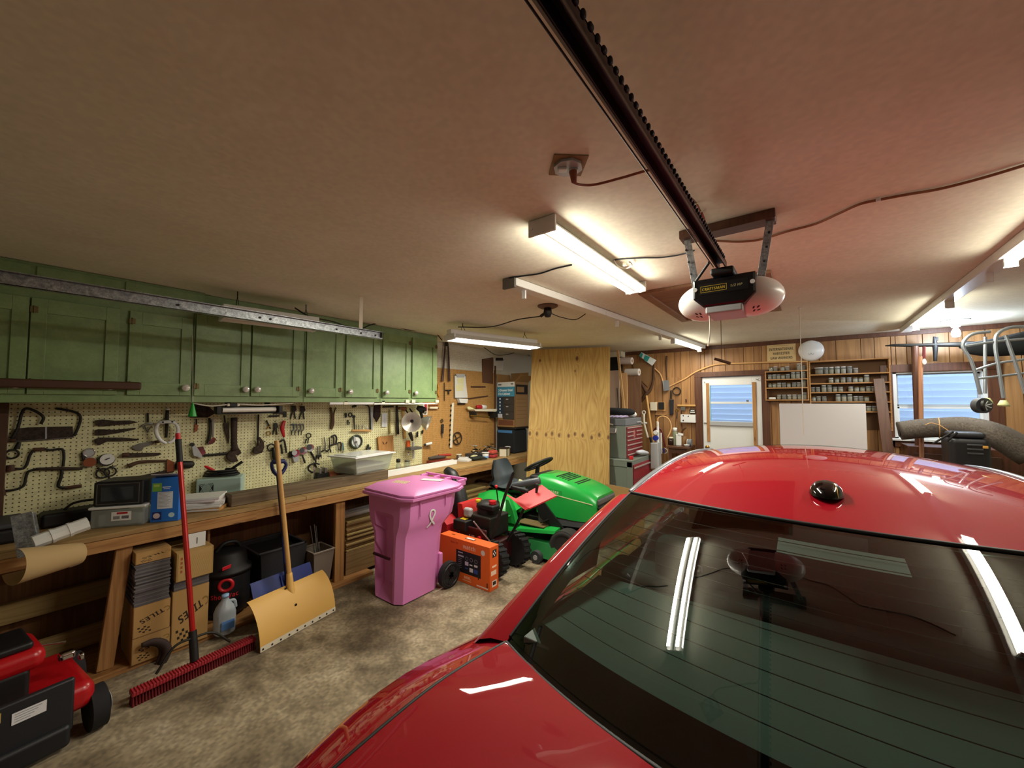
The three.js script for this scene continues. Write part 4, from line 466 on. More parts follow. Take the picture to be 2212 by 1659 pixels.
{ // mint battery charger with jump leads on top
  const c = onB(474, 1080).add(V(-0.1, 0, -0.04)), turn = 1.12, w = 0.3, h = 0.17, d = 0.2, mint = mat('#a9c4bc', 0.5), { n, r } = dirOf(turn), f = c.clone().add(V(0, 0.1, 0)).addScaledVector(n, d / 2 + 0.002).addScaledVector(r, -0.08);
  const lv = []; for (let i = -4; i <= 4; i++) { lv.push(bc(0.004, 0.085, 0.004, f.clone().addScaledVector(r, i * 0.0085), 0, turn, 0, 0.5), bc(0.004, 0.085, 0.004, f.clone().addScaledVector(r, i * 0.0085), 0, turn, 0, -0.5)); }
  thing('battery_charger', 'mint green metal battery charger with a lattice vent', 'battery charger', [['case', mint, turnedBox(w, h, d, c, turn, 0.01)], ['vent', M.black, bc(0.09, 0.075, 0.003, f, 0, turn)], ['lattice', mint, lv.slice(2, -2)], ['foot', M.blackPlastic, turnedBox(w - 0.05, 0.01, d - 0.04, c.clone().add(V(0, -0.0005, 0)), turn)]]);
  const p = c.clone().add(V(0, h + 0.002, 0)), coil = [0, 1, 2].map((k) => { const pts = []; for (let i = 0; i < 10; i++) { const a = i / 10 * 6.283; pts.push(p.clone().addScaledVector(r, Math.cos(a) * (0.12 - k * 0.012)).addScaledVector(n, Math.sin(a) * 0.06).add(V(0, 0.014 + k * 0.018, 0))); } return tube(pts, 0.009, 40, 6, true); });
  thing('jumper_cables', 'black and red jumper cables coiled on the mint battery charger', 'jumper cables', [['cable', M.black, coil], ['red_clamp', M.brightRed, sweep([p.clone().addScaledVector(r, -0.05).add(V(0, 0.05, 0)), p.clone().addScaledVector(r, -0.16).add(V(0, 0.12, 0))], [0.01, 0.012])], ['black_clamp', M.blackPlastic, sweep([p.clone().addScaledVector(r, 0.06).add(V(0, 0.05, 0)), p.clone().addScaledVector(r, 0.14).add(V(0, 0.11, 0))], [0.01, 0.012])]]);
}
{ // analog test meter
  const c = onB(553, 1058).add(V(-0.09, 0, -0.02)), turn = 1.15, w = 0.18, h = 0.22, d = 0.13, { n, r } = dirOf(turn), at = (x, y, o = 0) => c.clone().add(V(0, y, 0)).addScaledVector(n, d / 2 + o).addScaledVector(r, x);
  const t = labelTex(128, 96, '#e2d8b4', (g) => { g.strokeStyle = '#7a6a48'; g.lineWidth = 3; for (const R of [52, 66]) { g.beginPath(); g.arc(64, 100, R, 3.6, 5.8); g.stroke(); } g.beginPath(); g.moveTo(64, 96); g.lineTo(30, 40); g.strokeStyle = '#222'; g.stroke(); });
  thing('test_meter', 'black and blue analogue test meter with a cream dial', 'meter', [['case', mat('#121a2c', 0.4), turnedBox(w, h, d, c, turn, 0.012)], ['dial', printMat(t), faceQuad(at(0.005, 0.125), r, V(0, 1, 0), 0.14, 0.075, 0.002, n)], ['header', M.lightGrey, bc(0.15, 0.022, 0.004, at(0, 0.175, 0.001), 0, turn)], ['handle', mat('#18244f', 0.4), [bc(w, 0.02, 0.03, at(0, 0.225, -0.06), 0.006, turn)]], ['control_panel', M.lightGrey, bc(0.15, 0.05, 0.004, at(0, 0.045, 0.001), 0, turn)], ['dial_knob', M.black, [-0.05, 0, 0.05].map((x) => cyl(at(x, 0.045, 0.003), at(x, 0.045, 0.016), 0.012))]]);
}
{ // bench clutter between meter and tote
  thing('bench_vise', 'small grey bench vise behind the long grey plank', 'vise', [['base', M.dullSteel, bc(0.09, 0.05, 0.09, V(-3.72, YB + 0.027, -1.93), 0.006)], ['body', M.darkSteel, bc(0.07, 0.07, 0.12, V(-3.72, YB + 0.086, -1.93), 0.008)], ['jaw', M.steel, [bc(0.09, 0.05, 0.02, V(-3.72, YB + 0.14, -1.9), 0.003), bc(0.09, 0.05, 0.02, V(-3.72, YB + 0.14, -1.95), 0.003)]], ['handle', M.chrome, cyl(V(-3.66, YB + 0.08, -1.83), V(-3.66, YB + 0.19, -1.83), 0.005)]]);
  thing('paint_brush', 'wooden-handled brush lying on a tray behind the white trim', 'brush', [['handle', M.woodLight, sweep([onB(615, 1000).add(V(-0.1, 0.06, 0)), onB(632, 1036).add(V(-0.08, 0.03, 0))], [0.009, 0.013])], ['bristles', M.tan, bc(0.04, 0.02, 0.07, onB(638, 1042).add(V(-0.1, 0.02, -0.03)), 0.006)]]);
  thing('small_motor', 'small brown electric motor beside the clear tote', 'motor', [['body', M.copper, cyl(V(-3.78, YB + 0.056, -2.02), V(-3.78, YB + 0.056, -2.18), 0.055)], ['foot', M.darkSteel, bc(0.1, 0.02, 0.12, V(-3.78, YB + 0.011, -2.1), 0.003)], ['shaft', M.steel, cyl(V(-3.78, YB + 0.056, -2.18), V(-3.78, YB + 0.056, -2.22), 0.01)]]);
}
{ // long plank and white trims
  const za = onB(505, 1083).z, m = texMat(scaled(woodTex(311, [120, 104, 80], [86, 70, 52], { rings: 5 }), 3, 0.5, Math.PI / 2), 0.8);
  const a = onY(502, 1080, YB + 0.06), b = onY(800, 1018, YB + 0.06);
  thing('long_plank', 'long thick weathered plank lying on the bench front', 'plank', [['plank', m, bx(-3.6, -3.47, YB + 0.001, YB + 0.092, -2.5, -1.12, 0.006)]]);
  const prof = [[0, 0], [0.06, 0], [0.06, 0.012], [0.05, 0.03], [0.03, 0.034], [0.022, 0.05], [0, 0.05]];
  const trim = (A, B) => { const d = B.clone().sub(A), L = d.length(), g = extrude(prof, L); g.rotateY(Math.atan2(d.x, d.z)); g.translate(A.x, A.y, A.z); return g; };
  thing('white_trim', 'long white moulding strip lying behind the grey plank', 'moulding', [['strip', M.whiteGloss, trim(V(-3.69, YB + 0.001, -1.19), V(-3.66, YB + 0.001, -2.02))]]);
  thing('white_trim', 'wide white moulding strip lying past the clear tote', 'moulding', [['strip', M.whiteGloss, [trim(V(-3.62, YB + 0.001, -2.55), V(-3.66, YB + 0.001, -3.62)), trim(V(-3.56, YB + 0.001, -2.55), V(-3.6, YB + 0.001, -3.62))]]]);
}
{ // clear tote on the plank
  const y = YB + 0.094, c = V(-3.62, y, -2.3), w = 0.36, d = 0.5, h = 0.16, turn = 0.18;
  const ring = (s, yy) => { const o = []; for (const [x, z] of [[-1, -1], [-1, 1], [1, 1], [1, -1]]) o.push(V(x * w / 2 * s, yy, z * d / 2 * s).applyAxisAngle(V(0, 1, 0), turn).add(V(c.x, 0, c.z))); return o; };
  thing('clear_tote', 'large clear plastic tote with a white lid on the bench', 'storage tote', [['tub', M.clearPlastic, loft([ring(0.8, y), ring(0.84, y + 0.01), ring(0.97, y + h)], true, false, 0.3)], ['lid', M.whiteGloss, [bc(w + 0.03, 0.014, d + 0.03, V(c.x, y + h + 0.006, c.z), 0.006, turn), bc(w - 0.05, 0.008, d - 0.06, V(c.x, y + h + 0.016, c.z), 0.003, turn)], 'white snap lid'], ['contents', M.cream, loft([ring(0.7, y + 0.012), ring(0.82, y + 0.06), ring(0.6, y + 0.085)], true, true)]]);
}
// right half of the bench
{
  const blk = (u, v, h, w, d, x = 0) => { const p = onB(u, v).add(V(x, 0, 0)); return p; };
  thing('dark_bottle', 'small dark-capped glass bottle right of the clear tote', 'bottle', [['bottle', M.jarGlass, lathe([[0, 0], [0.03, 0], [0.03, 0.07], [0.015, 0.09], [0.014, 0.1], [0, 0.1]], V(-3.76, YB + 0.001, -2.84))], ['cap', M.black, lathe([[0, 0.1], [0.024, 0.1], [0.024, 0.135], [0, 0.14]], V(-3.76, YB + 0.001, -2.84))]]);
  thing('glass_jar', 'clear glass jar of screws under the small drill stand', 'jar', [['jar', M.jarGlass, lathe([[0, 0], [0.035, 0], [0.035, 0.08], [0.028, 0.09], [0, 0.09]], V(-3.78, YB + 0.001, -2.98))], ['lid', M.dullSteel, lathe([[0, 0.09], [0.03, 0.09], [0.03, 0.105], [0, 0.105]], V(-3.78, YB + 0.001, -2.98))]]);
  thing('red_tool_case', 'dark red flat tool case on the bench below the tan pegboard', 'tool case', [['case', mat('#7c2a1c', 0.6), bc(0.16, 0.05, 0.3, V(-3.8, YB + 0.026, -3.5), 0.01, 0.1)], ['latch', M.dullSteel, bc(0.006, 0.02, 0.03, V(-3.716, YB + 0.03, -3.48), 0.001, 0.1)]]);
  thing('grey_glove', 'pair of grey and red work gloves heaped on the red tool case', 'gloves', [['glove', mat('#4a443e', 0.95), sweep([V(-3.84, YB + 0.075, -3.36), V(-3.8, YB + 0.085, -3.46), V(-3.8, YB + 0.075, -3.6)], [0.03, 0.04, 0.026], 9, 4, 0.6)], ['cuff', mat('#a03028', 0.9), sweep([V(-3.83, YB + 0.1, -3.52), V(-3.78, YB + 0.095, -3.68)], [0.026, 0.032], 9, 2, 0.5)]]);
  thing('notepad', 'white pads of paper on the bench below the valve wheel', 'notepad', [['pad', M.paper, bc(0.17, 0.022, 0.2, V(-3.7, YB + 0.012, -3.88), 0.002, 0.3)], ['top_pad', M.white, bc(0.12, 0.018, 0.16, V(-3.72, YB + 0.033, -3.86), 0.002, 0.6)]]);
  thing('small_tin', 'small tin with a pale lid behind the white pads', 'tin', [['tin', M.dullSteel, lathe([[0, 0], [0.035, 0], [0.035, 0.06], [0, 0.06]], V(-3.84, YB + 0.001, -3.9))], ['lid', M.cream, lathe([[0, 0.06], [0.038, 0.06], [0.038, 0.075], [0, 0.076]], V(-3.84, YB + 0.001, -3.9))]]);
  thing('dark_pouch', 'flat dark green pouch with a yellow edge on the bench', 'pouch', [['pouch', mat('#1d241c', 0.85), sweep([V(-3.62, YB + 0.025, -3.92), V(-3.58, YB + 0.035, -4.05), V(-3.52, YB + 0.014, -4.12)], [0.05, 0.06, 0.02], 9, 4, 0.4)], ['edge', M.paperYellow, bc(0.06, 0.012, 0.12, V(-3.68, YB + 0.05, -4.03), 0.003, 0.4)]]);
  thing('white_tub', 'white plastic tub with a blue band near the red boxes', 'tub', [['tub', M.white, lathe([[0, 0], [0.04, 0], [0.048, 0.075], [0, 0.076]], V(-3.62, YB + 0.001, -4.2))], ['band', mat('#6f9bd0', 0.5), lathe([[0.0418, 0.012], [0.0455, 0.012], [0.0478, 0.035], [0.044, 0.035]], V(-3.62, YB + 0.001, -4.2))], ['rim', M.whiteGloss, lathe([[0, 0.074], [0.053, 0.074], [0.053, 0.086], [0, 0.087]], V(-3.62, YB + 0.001, -4.2))]]);
  thing('red_packet', 'red cloth packet at the bottom of the two beside the white tub', 'packet', [['packet', mat('#a02a30', 0.8), bc(0.1, 0.05, 0.13, V(-3.59, YB + 0.026, -4.33), 0.02, 0.2)]]);
  thing('red_packet', 'pinkish red cloth packet stacked on the other red packet', 'packet', [['packet', mat('#b8483c', 0.85), bc(0.1, 0.05, 0.13, V(-3.6, YB + 0.078, -4.33), 0.02, 0.1)], ['strap', M.brown, bc(0.104, 0.012, 0.13, V(-3.6, YB + 0.06, -4.33), 0.003, 0.1)]]);
  thing('cream_tin_box', 'square cream tin with dark corner strips at the bench end', 'tin', [['tin', M.cream, bc(0.12, 0.105, 0.13, V(-3.56, YB + 0.0535, -4.55), 0.006, 0.35)], ['strip', mat('#4a4a20', 0.6), [[0.064, 0.069], [0.064, -0.069], [-0.064, 0.069], [-0.064, -0.069]].map(([x, z]) => { const p = V(x, 0, z).applyAxisAngle(V(0, 1, 0), 0.35); return bc(0.014, 0.11, 0.014, V(-3.56 + p.x * 0.93, YB + 0.056, -4.55 + p.z * 0.93), 0.002, 0.35); })], ['lid', mat('#2a1c14', 0.5), bc(0.125, 0.02, 0.135, V(-3.56, YB + 0.118, -4.55), 0.006, 0.35)]]);
  const r = rng(12), tools = []; for (let i = 0; i < 26; i++) { const a = V(-3.86 + r() * 0.2, YB + 0.07 + r() * 0.1, -4.1 - r() * 0.45), b = a.clone().add(V((r() - 0.5) * 0.16, (r() - 0.5) * 0.05, (r() - 0.5) * 0.16)); tools.push(cyl(a, b, 0.006 + r() * 0.006, 0.005, 7)); }
  thing('tool_tray', 'open tray heaped with dark hand tools behind the red packets', 'tool tray', [['tray', M.darkGrey, [bx(-3.9, -3.72, YB + 0.001, YB + 0.06, -4.6, -4.08, 0.006)]], ['tools', M.darkSteel, tools.slice(0, 16)], ['bright_tools', M.steel, tools.slice(16)]]);
  thing('red_jar', 'red-labelled jar with a white lid beside the plywood sheet', 'jar', [['jar', mat('#a8201c', 0.4), lathe([[0, 0], [0.04, 0], [0.04, 0.1], [0, 0.1]], V(-3.6, YB + 0.001, -4.68))], ['lid', M.whiteGloss, lathe([[0, 0.1], [0.042, 0.1], [0.042, 0.125], [0, 0.126]], V(-3.6, YB + 0.001, -4.68))]]);
  // black and blue case with the tall carton on top
  const c = V(-3.76, YB + 0.14, -4.62);
  thing('black_tool_bag', 'black tool bag with a blue top strip under the tall carton', 'tool bag', [['bag', M.clothBlack, bx(-3.93, -3.58, YB + 0.001, YB + 0.365, -5.17, -4.82, 0.03)], ['top_strip', mat('#3f78b0', 0.7), bx(-3.9, -3.62, YB + 0.31, YB + 0.35, -4.825, -4.815, 0.003)]]);
}
{ // tall filing cabinet carton
  const w = 0.35, h = 0.7, d = 0.36, turn = 0, base = V(-3.75, 1.24, -5.01), { n, r } = dirOf(turn);
  const t = labelTex(256, 420, '#8f6d42', (g, W, H) => { g.fillStyle = '#d8dcdc'; g.fillRect(0, 0, W, 44); g.fillStyle = '#555'; g.fillRect(14, 18, 50, 12); g.fillRect(200, 14, 34, 10); g.fillStyle = '#3f8fb0'; g.fillRect(0, 44, W, 92); g.fillStyle = '#f2f6f8'; g.font = 'bold 30px sans-serif'; g.fillText('3-Drawer Steel', 16, 88); g.fillText('File Cabinet', 16, 122); g.fillStyle = '#22384e'; g.fillRect(0, 136, 84, 190); g.fillStyle = '#dfe8ee'; for (let i = 0; i < 5; i++) { g.beginPath(); g.arc(42, 158 + i * 32, 10, 0, 7); g.fill(); } g.fillStyle = '#c8ccd6'; g.fillRect(8, 300, 68, 36); g.fillStyle = '#2a2724'; g.fillRect(84, 136, W - 92, 216); g.fillStyle = '#3a3632'; for (let i = 0; i < 3; i++) g.fillRect(90, 142 + i * 70, W - 104, 64); g.fillStyle = '#cfcfcf'; for (let i = 0; i < 3; i++) g.fillRect(130, 158 + i * 70, 32, 6); g.fillStyle = '#6a3f2a'; g.fillRect(20, 356, W - 40, 50); });
  const flap = (cx, cz, a, b, tilt, ax) => { const g = bx(-a / 2, a / 2, 0, b, -0.002, 0.002); g.rotateX(tilt); g.rotateY(ax); g.translate(cx, base.y + h, cz); return g; };
  const cA = base.clone().addScaledVector(n, d / 2), cB = base.clone().addScaledVector(n, -d / 2), cC = base.clone().addScaledVector(r, w / 2), cD = base.clone().addScaledVector(r, -w / 2);
  const s = labelTex(192, 256, '#94724a', (g, W, H) => { g.fillStyle = '#1c1612'; g.fillRect(10, 14, 172, 56); g.fillStyle = '#94724a'; g.fillRect(26, 26, 104, 32); g.fillStyle = '#7c5e3a'; for (let i = 0; i < 6; i++) g.fillRect(20, 96 + i * 22, 140, 3); });
  const hw = w / 2, hd = d / 2, wall = (x0, x1, z0, z1) => bx(x0, x1, base.y, base.y + h, z0, z1).translate(0, 0, 0);
  const walls = [[-hw, hw, hd - 0.004, hd], [-hw, hw, -hd, -hd + 0.004], [-hw, -hw + 0.004, -hd, hd], [hw - 0.004, hw, -hd, hd]].map(([x0, x1, z0, z1]) => { const g = bx(x0, x1, 0, h, z0, z1); g.rotateY(turn); g.translate(base.x, base.y, base.z); return g; });
  walls.push(bc(w, 0.005, d, base.clone().add(V(0, 0.003, 0)), 0, turn));
  thing('file_cabinet_carton', 'tall open cardboard carton printed 3-Drawer Steel File Cabinet', 'carton', [['carton', M.cardboard, walls], ['front_print', printMat(t, 0.7), print(base, turn, w, h, d, 0, { fw: w - 0.006, fh: h - 0.006 })], ['side_print', printMat(s, 0.8), print(base, turn, d, h, w, 0, { fw: d - 0.01, fh: h - 0.01 }).translate(0, 0, 0).applyMatrix4(new THREE.Matrix4().makeTranslation(-base.x, 0, -base.z)).applyMatrix4(new THREE.Matrix4().makeRotationY(Math.PI / 2)).applyMatrix4(new THREE.Matrix4().makeTranslation(base.x, 0, base.z))],
    ['flap', M.cardboard, flap(cB.x, cB.z, w, 0.16, -0.05, turn)], ['flap', M.cardboard, flap(cC.x, cC.z, d, 0.15, 0.9, turn + Math.PI / 2)], ['flap', M.cardboard, flap(cD.x, cD.z, d, 0.13, -0.1, turn + Math.PI / 2)]]);
  thing('foam_case', 'black foam-lined case between the tool bag and the tall carton', 'case', [['case', M.black, bc(0.36, 0.03, 0.36, V(-3.74, 1.2235, -5.01), 0.008)]]);
}

// ================= things under the bench =================
{ // cartons of floor tiles and loose tiles
  const z0 = -0.575, z1 = -0.755, z2 = -0.955, xf = -3.31, tileT = (k) => labelTex(192, 256, '#b8925a', (g, W, H) => { g.save(); g.translate(96, 110); g.rotate(2.75); g.fillStyle = '#2c1e12'; g.font = 'bold 54px sans-serif'; g.textAlign = 'center'; g.fillText('TILES', 0, 20); g.strokeStyle = '#8a6a34'; g.lineWidth = 8; g.beginPath(); g.arc(-84, -2, 18, 1, 5); g.stroke(); g.restore(); g.fillStyle = '#2c1e12'; for (let i = 0; i < 4; i++) for (let j = 0; j < 4; j++) if ((i + j + k) % 2) g.fillRect(20 + i * 16 + j * 4, 176 + j * 15, 13, 12); });
  const carton = (label, x0, x1, y0, y1, za, zb, k) => { const w = Math.abs(za - zb), h = y1 - y0; thing('tile_carton', label, 'carton', [['carton', mat('#ab8550', 0.9), bx(x0, x1, y0, y1, zb, za, 0.004)], ['front_print', printMat(tileT(k), 0.85), faceQuad(V(x1, (y0 + y1) / 2, (za + zb) / 2), V(0, 0, -1), V(0, 1, 0), w - 0.008, h - 0.008, 0.0012, V(1, 0, 0))]], 'tile cartons under the bench'); };
  carton('lowest tan tile carton beside the slanting bench leg', -3.62, xf, 0.032, 0.19, z0, z1, 0);
  carton('tan tile carton standing on the lowest carton by the slanting leg', -3.62, xf + 0.004, 0.191, 0.375, z0, z1 + 0.004, 1);
  carton('tan tile carton behind the red broom pole', -3.62, xf, 0.032, 0.4, z1 - 0.004, z2, 1);
  const tl = mat('#6e6a6c', 0.7), tl2 = mat('#5c585c', 0.7), r = rng(5);
  for (let i = 0; i < 24; i++) { const y = 0.376 + i * 0.0105; thing('floor_tile', `grey floor tile, ${ORD[23 - i]} from the top of the tall tile stack`, 'tile', [['tile', i % 2 ? tl : tl2, bx(-3.6 + r() * 0.012, xf - 0.01 + r() * 0.014, y, y + 0.0098, z1 + 0.006 + r() * 0.008, z0 - 0.008 + r() * 0.01)]], 'grey floor tiles stacked on the cartons'); }
  for (let i = 0; i < 6; i++) { const y = 0.401 + i * 0.0105; thing('floor_tile', `grey floor tile, ${ORD[5 - i]} below the printed carton by the broom pole`, 'tile', [['tile', i % 2 ? tl : tl2, bx(-3.6, xf - 0.004 + r() * 0.012, y, y + 0.0098, z2 + 0.004, z1 - 0.01)]], 'grey floor tiles under the printed carton'); }
  carton('shallow tile carton topping the stack of grey tiles', -3.6, xf, 0.63, 0.7, z0, z1 + 0.01, 0);
  const tt = labelTex(192, 192, '#b5955e', (g) => { g.strokeStyle = '#8c6c3c'; for (let i = 0; i < 12; i++) { g.beginPath(); g.moveTo(30 + i * 12, 180); g.lineTo(70 + i * 11, 30); g.stroke(); } g.fillStyle = '#a0522c'; for (let i = 0; i < 4; i++) g.fillRect(12, 30 + i * 30, 12, 18); });
  thing('printed_carton', 'tan carton with faint brown print on the shorter tile stack', 'carton', [['carton', mat('#a9884f', 0.9), bx(-3.6, xf + 0.03, 0.466, 0.65, z2 - 0.01, z1 - 0.012, 0.003)], ['front_print', printMat(tt, 0.85), faceQuad(V(xf + 0.03, 0.558, (z1 - 0.012 + z2 - 0.01) / 2), V(0, 0, -1), V(0, 1, 0), 0.18, 0.175, 0.0012, V(1, 0, 0))]]);
  thing('white_switch_plate', 'white cover plate standing on the printed tan carton', 'plate', [['plate', M.white, bx(-3.335, -3.325, 0.651, 0.745, -0.93, -0.83, 0.002)], ['mark', M.dullSteel, bx(-3.325, -3.3235, 0.675, 0.715, -0.885, -0.88)]]);
}
{ // horseshoe shaped rubber strip
  const q = (u, v) => { const p = onX(u, v, -3.27); return p; };
  thing('rubber_gasket', 'bent brown ribbed rubber strip leaning on the tile cartons', 'rubber strip', [['strip', mat('#3a2a28', 0.8), [sweep([q(306, 1394), q(330, 1386), q(352, 1390), q(361, 1405), q(352, 1430), q(338, 1450), q(316, 1468)], [0.013, 0.02, 0.024, 0.024, 0.022, 0.02, 0.014], 8, 4, 1), sweep([q(308, 1398).add(V(-0.02, 0, 0)), q(334, 1393).add(V(-0.02, 0, 0)), q(350, 1400).add(V(-0.02, 0, 0)), q(346, 1428).add(V(-0.02, 0, 0)), q(330, 1452).add(V(-0.02, 0, 0))], [0.01, 0.014, 0.016, 0.014, 0.01], 8, 4, 1)]]]);
}
{ // wet/dry vacuum
  const c = V(-3.6, 0.032, -1.15), red = mat('#c01c28', 0.4);
  const t = labelTex(256, 64, '#101012', (g) => { g.fillStyle = '#c8202a'; g.font = 'bold 46px sans-serif'; g.fillText('Shop-Vac', 16, 48); });
  const label = (() => { const g = new THREE.CylinderGeometry(0.1515, 0.1515, 0.06, 20, 1, true, 0.5, 1.5); g.translate(c.x, c.y + 0.17, c.z); return g; })();
  thing('shop_vacuum', 'black wet and dry vacuum with red fittings under the bench', 'vacuum', [['tank', M.blackPlastic, lathe([[0, 0.02], [0.14, 0.02], [0.15, 0.05], [0.15, 0.29], [0.155, 0.3], [0, 0.3]], c)], ['lid', M.black, lathe([[0, 0.3], [0.16, 0.3], [0.16, 0.33], [0.13, 0.36], [0.12, 0.44], [0.09, 0.47], [0, 0.48]], c)], ['inlet', red, (() => { const g = new THREE.TorusGeometry(0.04, 0.012, 8, 20); g.applyMatrix4(new THREE.Matrix4().makeBasis(V(0.4, 0, -0.92), V(0, 1, 0), V(0.92, 0, 0.4)).setPosition(V(c.x + 0.142, c.y + 0.25, c.z + 0.05))); return g; })(), 'red inlet ring'], ['badge', red, bc(0.004, 0.025, 0.07, V(c.x + 0.134, c.y + 0.375, c.z + 0.045), 0.002, 0.35)], ['lettering', printMat(t, 0.5), label], ['handle', M.black, tube([V(c.x + 0.02, c.y + 0.47, c.z - 0.08), V(c.x + 0.03, c.y + 0.52, c.z - 0.04), V(c.x + 0.03, c.y + 0.52, c.z + 0.04), V(c.x + 0.02, c.y + 0.47, c.z + 0.08)], 0.014)], ['castor', M.black, [0.4, 1.9, 3.6, 5.2].map((a) => cyl(V(c.x + Math.cos(a) * 0.12, c.y + 0.0, c.z + Math.sin(a) * 0.12), V(c.x + Math.cos(a) * 0.12, c.y + 0.022, c.z + Math.sin(a) * 0.12), 0.014))]]);
}
{ // water jug
  const c = V(-3.29, 0.032, -1.045), s = 0.062;
  const sq = (r, y, k = 0.55) => { const o = []; for (let i = 0; i < 24; i++) { const a = i / 24 * 6.283, q = Math.pow(Math.pow(Math.abs(Math.cos(a)), 4) + Math.pow(Math.abs(Math.sin(a)), 4), -0.25) * k + (1 - k); o.push(V(c.x + Math.cos(a) * r * q, c.y + y, c.z + Math.sin(a) * r * q)); } return o; };
  thing('water_jug', 'one-gallon translucent water jug with a blue label', 'jug', [['jug', phys('#cfdae2', { roughness: 0.35, transmission: 0.5, thickness: 0 }), loft([sq(s * 0.9, 0), sq(s, 0.01), sq(s, 0.135), sq(s * 0.8, 0.175), sq(s * 0.4, 0.215, 0), sq(s * 0.33, 0.225, 0), sq(s * 0.33, 0.235, 0)], true, true, 0.5)], ['cap', mat('#8fb0d8', 0.4), lathe([[0, 0.236], [0.022, 0.236], [0.022, 0.255], [0, 0.256]], c)], ['label', mat('#5f8fd0', 0.6), bc(0.002, 0.06, 0.075, V(c.x + 0.0665, c.y + 0.07, c.z), 0, 0)], ['grip', phys('#cfdae2', { roughness: 0.35, transmission: 0.5, thickness: 0 }), tube([V(c.x + 0.005, c.y + 0.205, c.z - 0.02), V(c.x + 0.01, c.y + 0.2, c.z - 0.05), V(c.x + 0.01, c.y + 0.15, c.z - 0.062)], 0.01)]]);
}
{ // big black tote, grey bin of rods
  const ring = (cx, cz, w, d, y) => [[-1, -1], [-1, 1], [1, 1], [1, -1]].map(([a, b]) => V(cx + a * w / 2, y, cz + b * d / 2));
  thing('black_tote', 'big charcoal plastic tote in the shade under the bench', 'tote', [['tub', mat('#2a2b2f', 0.55), loft([ring(-3.7, -1.52, 0.36, 0.3, 0.032), ring(-3.7, -1.52, 0.42, 0.36, 0.42)], true, false, 0.3)], ['rim', mat('#38393d', 0.5), [bx(-3.92, -3.48, 0.42, 0.435, -1.33, -1.31, 0.003), bx(-3.92, -3.48, 0.42, 0.435, -1.69, -1.67, 0.003), bx(-3.5, -3.48, 0.42, 0.435, -1.69, -1.31, 0.003), bx(-3.92, -3.9, 0.42, 0.435, -1.69, -1.31, 0.003)]], ['contents', M.black, bx(-3.89, -3.52, 0.33, 0.4, -1.66, -1.34, 0.02)]]);
  const c = [-3.49, -1.79], m = mat('#7d7166', 0.5), t = labelTex(96, 192, '#7d7166', (g) => { g.fillStyle = '#cfcfc8'; g.fillRect(58, 10, 8, 120); g.fillRect(50, 142, 34, 36); g.fillStyle = '#444'; g.fillRect(58, 150, 18, 20); });
  thing('grey_wastebasket', 'taupe plastic wastebasket full of rods under the bench', 'wastebasket', [['basket', m, loft([ring(...c, 0.17, 0.13, 0.032), ring(...c, 0.24, 0.18, 0.34)], true, false, 0.3)], ['rim', m, [bx(c[0] - 0.125, c[0] + 0.125, 0.335, 0.35, c[1] + 0.08, c[1] + 0.096, 0.004), bx(c[0] - 0.125, c[0] + 0.125, 0.335, 0.35, c[1] - 0.096, c[1] - 0.08, 0.004), bx(c[0] + 0.11, c[0] + 0.126, 0.335, 0.35, c[1] - 0.09, c[1] + 0.09, 0.004), bx(c[0] - 0.126, c[0] - 0.11, 0.335, 0.35, c[1] - 0.09, c[1] + 0.09, 0.004)]]]);
  const r = rng(4); for (let i = 0; i < 5; i++) { const x = c[0] - 0.05 + r() * 0.1, z = c[1] - 0.05 + r() * 0.1; thing('metal_rod', 'thin bright metal rod standing in the taupe wastebasket', 'rod', [['rod', M.steel, cyl(V(x, 0.045, z), V(x + (r() - 0.5) * 0.06, 0.5 + r() * 0.08, z + 0.04 + r() * 0.05), 0.004, 0.004, 7)]], 'rods in the wastebasket'); }
  for (let i = 0; i < 3; i++) thing('pipe_length', 'white plastic pipe end lying on the lumber under the bench', 'pipe', [['pipe', M.white, cyl(V(-3.55 - i * 0.06, 0.541, -2.04), V(-3.58 - i * 0.06, 0.541, -2.7), 0.022)], ['bore', M.black, cyl(V(-3.55 - i * 0.06, 0.541, -2.039), V(-3.55 - i * 0.06, 0.541, -2.03), 0.017)]], 'white pipes on the lumber');
}
